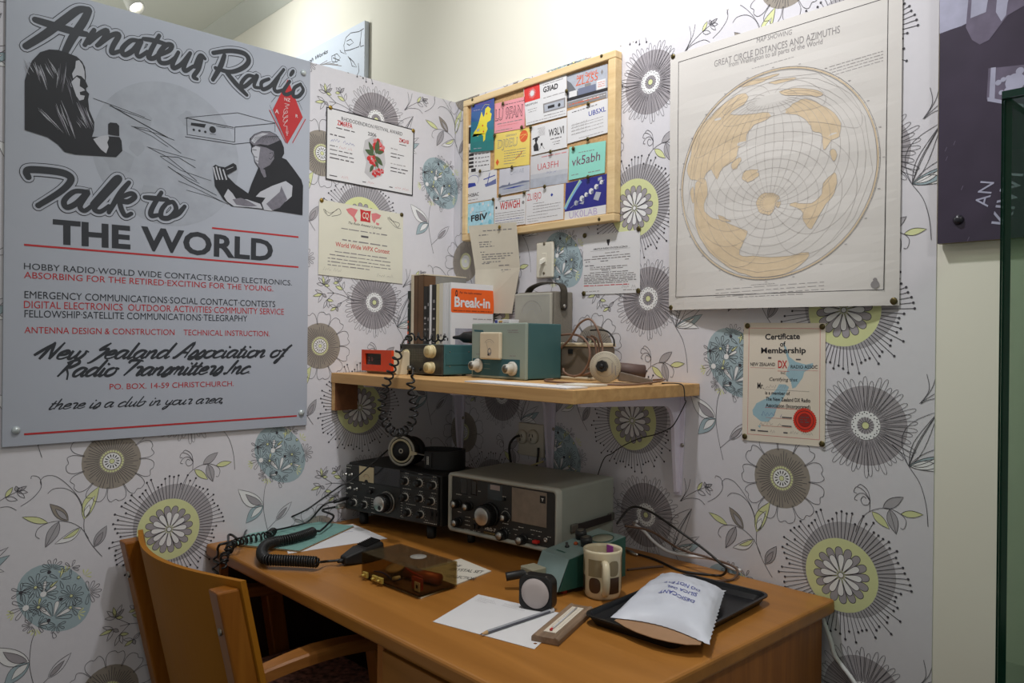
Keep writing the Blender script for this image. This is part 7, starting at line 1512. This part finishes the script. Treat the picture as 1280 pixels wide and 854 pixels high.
m = MB(); m.box((-.06, -.01, .0055), (-.005, .03, .026), mat('block_brown', (120, 84, 52), .6), .002); m.build('capacitor_block', cb)
m = MB(); m.lathe([(.02, 0), (.02, .004), (.005, .006), (.0005, .006)], mat('coil_card_tan', (170, 140, 110), .6), M=T((-.02, -.02, .027), 0, .2), n=24); m.build('pancake_coil', cb)
m = MB(); m.tube([(-.002, -wd/2+.014, .014), (.016, -wd/2+.016, .02)], .004, M_ivory, n=10); m.build('connector', cb)
m = MB(); m.box((L/2-.036, -wd/2+.012, .010), (L/2-.006, -wd/2+.018, .034), mat('label_red', (170, 60, 44), .5)); m.box((L/2-.024, -wd/2+.0095, .008), (L/2-.008, -wd/2+.0118, .026), M_ivory); s_ = Sheet(m, (0, -wd/2+.0095, 0), (1,0,0), (0,0,1)); s_.rect(L/2-.019, .014, L/2-.013, .021, M_ink, 1); m.build('label_block', cb)
m = MB(); 
m.tube(catmull([(-L/2+.02, -wd/2+.02, .012), (-.03, -wd/2+.01, .02), (-.01, -wd/2+.02, .008), (.02, -wd/2+.014, .018)]), .0016, M_blue); m.build('blue_wire', cb)
m = MB(); m.tube(catmull([(-.01, .0, .028), (.03, -.02, .034), (.05, .0, .02)]), .001, M_red); m.build('red_wire', cb)
for x in (-L/2+.02, -L/2+.055, -L*.12): m = MB(); m.box((x-.008, -wd/2-.006, .003), (x+.008, -wd/2-.0003, .015), M_gold, .001); m.lathe([(.003, 0), (.003, .006)], M_gold, M=T((x, -wd/2-.006, .009), 0, PI/2), n=10); m.build('terminal', cb)
m = MB(); m.lathe([(.0175, 0), (.0175, .0012), (.0005, .0012)], mat('dial_sticker_grey', (150, 146, 136), .5), M=T((.018, .012, h+.0001)), n=30); S = Sheet(m, (0, 0, h+.0013), (1,0,0), (0,1,0)); S.ring((.018, .012), .0135, .0006, M_gink, 1); S.ring((.018, .012), .010, .0005, M_gink, 1); S.disc((.018, .012), .0035, M_gink, 2, 12); m.build('dial', cb)

# ------------------------------------------------------------------ teal keyer with paddle connector
zk = ZD+.010; q0, q1 = onz(661, 729, zk), onz(697, 741, zk); qb = onz(781, 720, zk)
ax = q1-q0; ya = math.radians(-6); cr_ = Vector((math.cos(ya), math.sin(ya), 0)); bk = Vector((-math.sin(ya), math.cos(ya), 0)); wk = .088; Lk = min(.25, max(.19, (qb-q1).dot(bk)))
ky = empty('electronic_keyer', tuple(Vector((q1.x, q1.y, ZD))-cr_*(wk/2)+bk*(Lk/2)), ya, 'sloping teal electronic keyer box with black knobs, in front of the grey receiver', 'keyer'); f = -Lk/2
M_kyt = mat('keyer_teal_dark', (42, 84, 74), .45, var=.05, scale=14); M_kyl = mat('keyer_pale_teal', (124, 144, 142), .45, var=.05, scale=14)
ztf, ztb, yf_ = .072, .096, f+.030
m = MB()
for sx in (-1, 1): m.prism([(f+.004, .010), (Lk/2, .010), (Lk/2, ztb-.001), (yf_+.002, ztf-.001)], sx*wk/2-(.0012 if sx > 0 else -.0012)*1.0, sx*wk/2, 0, M_kyt)
m.box((-wk/2+.001, f+.006, .010), (wk/2-.001, Lk/2, .013), M_kyt); m.box((-wk/2+.001, Lk/2-.002, .010), (wk/2-.001, Lk/2, ztb-.002), M_kyt); m.build('case', ky)
m = MB(); t = .002; prof = [(f, .010), (f+.002, .010), (yf_+.0015, ztf-t), (Lk/2, ztb-t), (Lk/2, ztb), (yf_, ztf)]
m.prism(prof, -wk/2+.0014, wk/2-.0014, 0, M_kyl, .0006); m.build('top_panel', ky)
sl = math.atan2(ztb-ztf, Lk/2-yf_)
def ontop(x, t): return Vector((x, yf_+(Lk/2-yf_)*t, ztf+(ztb-ztf)*t))
def topM(x, t): return Matrix.Translation(ontop(x, t)) @ Matrix.Rotation(sl, 4, 'X')
for x, t in ((-.026, .60), (.016, .46)): m = MB(); m.lathe([(.0125, .0002), (.013, .012), (.0115, .019), (.0005, .019)], M_blk, M=topM(x, t), n=22); m.lathe([(.0085, .0192), (.008, .0198), (.0005, .02)], M_dmetal, M=topM(x, t), n=18); m.build('knob', ky)
m = MB(); m.lathe([(.025, .0001), (.025, .0008), (.0005, .0008)], mat('keyer_dial_ivory', (150, 150, 132), .5, var=.04), M=topM(.012, .76), n=30); m.lathe([(.0255, .0001), (.0255, .0014), (.024, .0014), (.024, .0001)], M_kyt, M=topM(.012, .76), n=30, cap=False); m.build('speaker_disc', ky)
m = MB(); m.lathe([(.005, .0001), (.005, .003), (.003, .004), (.0028, .010), (.0005, .0105)], M_blk, M=topM(-.012, .27), n=12); m.build('toggle_switch', ky)
m = MB(); m.lathe([(.0045, .0001), (.0045, .004), (.002, .006), (.0005, .0063)], mat('keyer_lamp_amber', (170, 80, 40), .3), M=topM(-.008, .40), n=14); m.build('pilot_lamp', ky)
m = MB(); S = Sheet(m, ontop(0, 0)+Vector((0, 0, .0002)), (1, 0, 0), (0, math.cos(sl), math.sin(sl))); S.rect(-.018, .018, .010, .022, M_kyt, 1); m.build('name_mark', ky)
for sx, sy in ((-1, -1), (1, -1), (-1, 1), (1, 1)): m = MB(); m.lathe([(.0075, 0), (.008, .004), (.007, .0098)], mat('foot_red_rubber', (160, 52, 30), .6), M=T((sx*(wk/2-.016), sy*(Lk/2-.03), 0)), n=14); m.build('foot', ky)
for sx in (-1, 1): m = MB(); m.lathe([(.003, 0), (.002, .002)], M_dmetal, M=T((sx*(wk/2-.006), f+.0005, .018), 0, PI/2), n=10); m.build('screw', ky)
m = MB(); m.box((-.046, f-.026, .024), (-.004, f+.010, .048), mat('paddle_block_pale_metal', (168, 164, 142), .4, .4, var=.05), .002); m.build('paddle_block', ky)
m = MB(); m.tube(catmull([(-.030, f-.020, .034), (-.045, f-.035, .030), (-.058, f-.054, .026)], 5), .0090, M_blk, n=14); m.build('paddle_arm', ky)
# square black lamp with a frosted round face
c = onz(668, 763, ZD); lp = empty('square_lamp', (c.x, c.y+.008, ZD), math.radians(22), 'square black lamp with a frosted round face standing before the teal keyer', 'lamp')
hl = .0345; m = MB(); pl = rrect(-hl, .0004, hl, 2*hl-.002, .016, 6); m.prism(pl, -.012, .016, 1, M_blk, .003); m.build('housing', lp)
m = MB(); m.lathe([(.0290, 0), (.0285, .001), (.015, .0028), (.0005, .0034)], mat('frosted_face', (186, 176, 174), .35, var=.03), M=T((0, -.0122, hl-.0005), 0, PI/2), n=36); m.build('frosted_lens', lp)
m = MB(); m.lathe([(.0308, 0), (.0308, .0012), (.0292, .0012), (.0292, 0)], M_blk2, M=T((0, -.0121, hl-.0005), 0, PI/2), n=36, cap=False); m.build('bezel', lp)
for dx in (-.02, .02): m = MB(); m.lathe([(.0025, 0), (.0012, .001)], M_dmetal, M=T((dx, -.006, 2*hl-.0022)), n=10); m.build('screw', lp)
# mug
c = onz(751.5, 743, ZD)+Vector((.006, -.004, 0)); mg = empty('mug', (c.x, c.y, ZD), 0, 'cream mug with brown and olive squares and dots, standing beside the teal keyer', 'mug')
M_mug = mat('mug_cream_glaze', (206, 194, 164), .25, var=.02, spec=.5); M_mb = mat('mug_dark_brown', (70, 48, 32), .3, var=.08); M_mo = mat('mug_olive', (128, 114, 84), .3, var=.05); rm = .0385; hm_ = .097
m = MB(); m.lathe([(.030, 0), (.0345, .0015), (.036, .006), (.0375, .012), (rm, .018), (rm, hm_-.012), (rm+.0015, hm_-.004), (rm+.001, hm_), (rm-.0025, hm_), (rm-.004, hm_-.006), (rm-.004, .010), (.02, .006), (.0005, .006)], M_mug, n=48, cap=False)
m.lathe([(.0005, 0), (.030, 0)], M_mug, n=48, cap=False)
camd = math.atan2(CAM.y-c.y, CAM.x-c.x)
def onmug(poly, mm):
    sgn = [(math.cos(camd+a)*(rm+.0005), math.sin(camd+a)*(rm+.0005), z) for a, z in poly]; sgi = [(math.cos(camd+a)*(rm-.001), math.sin(camd+a)*(rm-.001), z) for a, z in poly]
    # split into strips so that the patch follows the curve
    a0 = min(p[0] for p in poly); a1 = max(p[0] for p in poly); N = 12
    for k in range(N):
        x0, x1 = a0+(a1-a0)*k/N, a0+(a1-a0)*(k+1)/N; cl = clip_poly(list(poly), (x0, -1, x1, 1))
        if len(cl) > 2: m.add([(math.cos(camd+a)*(rm+.0005), math.sin(camd+a)*(rm+.0005), z) for a, z in cl], [tuple(range(len(cl)))], mm)
def sq(a, z, w, h, mm): onmug([(a-w/2, z-h/2), (a+w/2, z-h/2), (a+w/2, z+h/2), (a-w/2, z+h/2)], mm)
def dot(a, z, w, h, mm): onmug([(a+w/2*math.cos(t)*(abs(math.cos(t))**-.25 if abs(math.cos(t)) > .01 else 1), z+h/2*math.sin(t)*(abs(math.sin(t))**-.25 if abs(math.sin(t)) > .01 else 1)) for t in [2*PI*k/20 for k in range(20)]], mm)
for k in range(6):
    a = -.42+k*2*PI/6
    if k % 2 == 0: sq(a, .064, .76, .034, M_mo); dot(a, .030, .66, .031, M_mb)
    else: dot(a, .064, .66, .031, M_mo); sq(a, .030, .76, .032, M_mb)
m.build('body', mg)
ah = camd+.12; M = T((0, 0, 0), ah); m = MB(); m.tube(catmull([(rm-.002, 0, .074), (rm+.018, 0, .076), (rm+.026, 0, .062), (rm+.025, 0, .040), (rm+.014, 0, .022), (rm-.002, 0, .016)], 8), [.0075]*41, M_mug, n=12, M=M @ Matrix.Scale(1, 4)); m.build('handle', mg)
m = MB(); a = camd+PI-.55; m.box((-.009, -.0012, .050), (.009, .0012, hm_-.001), mat('tag_purple', (150, 60, 150), .5), M=T((math.cos(a)*(rm-.010), math.sin(a)*(rm-.010), 0), a+PI/2-.3)); tag(m.build('paper_tag'), 'small purple paper tag standing inside the cream mug', 'tag'); 
bpy.data.objects['paper_tag'].location += mg.location
# ------------------------------------------------------------------ black tray with the white desiccant bag
zt0 = ZD+.017; cor = [onz(739, 764, zt0), onz(833, 812, zt0), onz(957.5, 748.5, zt0), onz(862, 713, zt0)]
ax = (cor[1]-cor[0]+cor[2]-cor[3])/2; ay = (cor[3]-cor[0]+cor[2]-cor[1])/2; ya = math.atan2(ay.y, ay.x)-PI/2; cen = sum(cor, Vector())/4; Lx = abs(ax.dot(Vector((math.cos(ya), math.sin(ya), 0)))); Ly = ay.length
tr = empty('tray', (cen.x, cen.y, ZD), ya, 'shallow black tray near the right end of the desk, under the white bag', 'tray'); M_tray = mat('tray_black', (24, 25, 28), .32, var=.2, scale=50, bump=.1)
def ringp(hx, hy, r, z, n=5): return [Vector((x, y, z)) for x, y in rrect(-hx, -hy, hx, hy, r, n)]
m = MB(); R = [ringp(Lx/2-.014, Ly/2-.014, .016, .0004), ringp(Lx/2-.006, Ly/2-.006, .020, .012), ringp(Lx/2-.003, Ly/2-.003, .022, .0175), ringp(Lx/2, Ly/2, .024, .0165), ringp(Lx/2, Ly/2, .024, .0195), ringp(Lx/2-.0055, Ly/2-.0055, .020, .0195), ringp(Lx/2-.009, Ly/2-.009, .018, .012), ringp(Lx/2-.017, Ly/2-.017, .014, .0034)]
N = len(R[0]); vs = [p for r_ in R for p in r_]; fs = []
for j in range(len(R)-1):
    for k in range(N): fs.append((j*N+k, j*N+(k+1) % N, (j+1)*N+(k+1) % N, (j+1)*N+k))
fs.append(tuple(range(N))[::-1]); fs.append(tuple((len(R)-1)*N+k for k in range(N))); m.add(vs, fs, M_tray, False); m.build('tray_body', tr)
# bag
zp = ZD+.0218; C_ = [onz(763, 773, zp), onz(886, 807, zp), onz(906, 737, zp+.004), onz(828, 714, zp+.006)]
bag = MB(); M_bag = mat('bag_white_plastic', (206, 210, 220), .35, var=.02, scale=30, bump=.5); n = 30; gr = []
rb = random.Random(4); wv = [[rb.uniform(-1, 1) for _ in range(8)] for _ in range(8)]
def bz(u, v):
    e = (max(0, min(1, min(u, 1-u)/.055)))*(max(0, min(1, min(v, 1-v)/.045)))
    b = (max(0, math.sin(PI*u))**.42)*(max(0, math.sin(PI*v))**.42)
    w = .0022*math.sin(14*u+5*v)*math.sin(9*v-3*u)+.0014*math.sin(31*v+11*u)*math.sin(23*u)-.004*max(0, math.sin(5*u+2.2*v-.6))**6
    return b*e**.6*(.031+w)
def bpos(u, v, up):
    a = C_[0].lerp(C_[1], u); b = C_[3].lerp(C_[2], u); p = a.lerp(b, v)
    sh = .10*(math.sin(PI*u)*(0.5-v)*.0+0)
    jag = .0012*math.sin(90*u)*(1 if v in (0, 1) else 0)+.0012*math.sin(90*v)*(1 if u in (0, 1) else 0)
    base = zp+.0015+.002*math.sin(9*u)*(.5-abs(.5-v))
    p = p+(b-a)*(.085*math.sin(PI*u)*(1-v)**2)
    return Vector((p.x+jag, p.y+jag, (base+bz(u, v)) if up else base-.0005+.0*bz(u, v)))
for up in (True, False):
    vs = [bpos(i/n, j/n, up) for j in range(n+1) for i in range(n+1)]; fs = [(j*(n+1)+i, j*(n+1)+i+1, (j+1)*(n+1)+i+1, (j+1)*(n+1)+i) for j in range(n) for i in range(n)]
    bag.add(vs, fs if up else [f[::-1] for f in fs], M_bag, True)
rim = [(i, 0) for i in range(n+1)]+[(n, j) for j in range(1, n+1)]+[(i, n) for i in range(n-1, -1, -1)]+[(0, j) for j in range(n-1, 0, -1)]
vs = [bpos(i/n, j/n, True) for i, j in rim]+[bpos(i/n, j/n, False) for i, j in rim]; K = len(rim); bag.add(vs, [(k, K+k, K+(k+1) % K, (k+1) % K) for k in range(K)], M_bag)
S = Sheet(bag, (0, 0, 0), (1, 0, 0), (0, 1, 0), f=lambda a, b: bpos(a, b, True)+Vector((0, 0, .0007)))
M_btxt = mat('bag_print_blue', (84, 92, 160), .5)
for t, v, w_ in (('DO NOT EAT', .60, .46), ('SILICA GEL', .49, .38), ('DESICCANT', .375, .42)): S.text(t, .76, v, .052, M_btxt, 1, width=w_, rot=PI, bold=.01)
tag(bag.build('desiccant_bag'), 'puffy white desiccant bag with upside-down blue print, lying on the black tray', 'bag')
bc_ = [onz(px, py, ZD+.0195) for px, py in ((768, 776.5), (780, 784), (796, 791.5), (816, 798.5), (837, 803.5), (858, 807), (876, 807), (880, 790), (800, 760))]
m = MB(); F = [p.copy() for p in bc_]; 
for i, p in enumerate(F): p.z = ZD+.0212
B_ = [p+Vector((0, 0, -.0012)) for p in F]; n = len(F); m.add(F+B_, [tuple(range(n)), tuple(range(2*n-1, n-1, -1))]+[(k, n+k, n+(k+1) % n, (k+1) % n) for k in range(n)], mat('card_brown', (160, 124, 92), .7, var=.05)); tag(m.build('card_insert'), 'piece of brown card between the white bag and the tray', 'card')
# ------------------------------------------------------------------ cables at the right of the receivers
def cable(name, pts, r, mm, label): m = MB(); m.tube(catmull(pts, 8), r, mm, n=10); return tag(m.build(name), label, 'cable')
cable('white_cable', [Vector((.765, -.03, ZD+.075))]+[ony(px, py, -.014) for px, py in ((793, 655), (805, 664), (817, 677), (834, 689), (858, 695), (888, 698), (903, 704), (918, 711.5), (926, 713.5))], .0038, M_white, 'white mains cable curving along the back of the desk by the wall')
cable('black_cable', [Vector((.775, -.12, ZD+.085)), ony(788, 635, -.07), ony(808, 637.5, -.07), ony(834, 653.5, -.07), ony(879, 686, -.075), ony(900, 704, -.078), ony(908, 711.5, -.085), onz(901, 719.5, ZD+.0035), onz(876, 717.5, ZD+.0035), onz(849, 713, ZD+.0035), onz(820, 700, ZD+.0035), onz(798, 693, ZD+.004)], .0027, M_lead, 'black cable from behind the grey receiver looping over the desk beside the bag')
M_cbrn = mat('cable_brown', (96, 74, 60), .5)
cable('brown_cable', [Vector((.775, -.09, ZD+.075)), ony(813, 664, -.06), ony(849, 686, -.06), ony(885, 697, -.030), ony(914, 707, -.026), ony(922, 715, -.030), onz(914, 725, ZD+.003), onz(882, 726.5, ZD+.003), onz(860, 723, ZD+.003)], .0027, M_cbrn, 'brown cable looping beside the black one at the back of the desk')
cable('brown_cable', [onz(784, 712.4, ZD+.003), onz(810, 709.5, ZD+.003), onz(829, 708, ZD+.003)], .0024, M_cbrn, 'short brown lead lying on the desk between the keyer and the bag')
m = MB(); a, b = onz(784, 689, ZD+.005), onz(797, 694, ZD+.005); m.tube([a, a.lerp(b, .5), b], [.0045, .0048, .003], M_metal, n=12); tag(m.build('jack_plug'), 'silver jack plug at the end of the black cable behind the keyer', 'plug')
cable('white_cable', [Vector((1.222, -.012, .728)), ony(1038, 800, -.012), ony(1043, 818, -.012), ony(1052, 832, -.012), ony(1072, 860, -.012), ony(1110, 930, -.012), Vector((1.50, -.012, .06)), Vector((1.56, -.014, .006)), Vector((1.75, -.014, .006))], .0045, M_white, 'white cable running down the wall past the right end of the desk')
# ------------------------------------------------------------------ glass display case at the right edge
x0, yf_ = ony(1249, 400, -.36).x, -.36; x1 = x0+.85; ztop = EYE+.335; zpl = .735
gc = empty('display_case', ((x0+x1)/2, -.2, 0), 0, 'green-edged glass display case cut off by the right edge of the photo', 'display case')
M_pane = pane('case_glass', (243, 250, 244), (60, 90, 76), .03, .02); M_gedge = mat('case_glass_edge', (14, 52, 42), .12, var=.15, scale=40, spec=.6)
def panebox(name, lo, hi, thin):
    m = MB(); n0 = 0
    m.box(lo, hi, M_pane)
    for i, f in enumerate(m.f):
        P = [m.v[k] for k in f]; ax = [max(p[a] for p in P)-min(p[a] for p in P) for a in range(3)]
        if min(ax[a] for a in range(3) if a != thin) < 1e-6 and ax[thin] > 1e-6: m.m[i] = m.mi(M_gedge)
    return wbuild(m, name, gc)
panebox('front_pane', (x0, yf_, zpl+.001), (x1, yf_+.010, ztop), 1)
panebox('side_pane', (x0, yf_+.0105, zpl+.001), (x0+.010, -.03, ztop), 0)
panebox('top_pane', (x0, yf_, ztop+.0005), (x1, -.03, ztop+.0105), 2)
m = MB(); m.box((x0-.006, yf_-.006, 0), (x1, -.02, zpl), mat('case_plinth_grey', (74, 82, 76), .5), .003); wbuild(m, 'plinth', gc)
m = MB(); p = onz(1268, 848, zpl+.001); m.box((x0+.03, yf_+.05, zpl+.0008), (x0+.20, yf_+.15, zpl+.003), M_white, .0006); s_ = Sheet(m, (0, 0, zpl+.003), (1,0,0), (0,1,0)); [s_.scrawl(x0+.04, x0+.18, yf_+.13-.014*k, .005, M_gink, 1, prn) for k in range(6)]
tag(m.build('label_card'), 'white label card lying inside the glass display case', 'card')
# ------------------------------------------------------------------ visible spotlight under the ceiling
sp = ony(165, 1, -.55); sl_ = empty('ceiling_spotlight', (sp.x, sp.y, sp.z), 0, 'small white ceiling spotlight above the advert panel', 'spotlight')
M_spw = mat('spotlight_white', (214, 214, 208), .35, var=.02); M_lampglow = mat('spotlight_lamp_glow', (255, 250, 236), .4, emit=6.0)
aim = Vector((.5, .25, -.75)).to_track_quat('Z', 'Y').to_matrix().to_4x4()
m = MB(); m.lathe([(.012, -.06), (.026, -.055), (.030, -.02), (.034, .03), (.034, .045), (.030, .045), (.027, .03), (.001, .026)], M_spw, M=aim, n=28, cap=False); m.build('housing', sl_)
m = MB(); m.lathe([(.024, .030), (.020, .034), (.0005, .036)], M_lampglow, M=aim, n=24); m.build('lamp', sl_)
m = MB(); m.tube([(-.01, 0, .03), (-.012, 0, .09), (-.012, 0, CEIL-.016-sp.z)], .008, M_spw, n=10); m.lathe([(.03, CEIL-.035-sp.z), (.03, CEIL-.0155-sp.z)], M_spw, M=T((-.012, 0, 0)), n=20); m.build('stem', sl_)
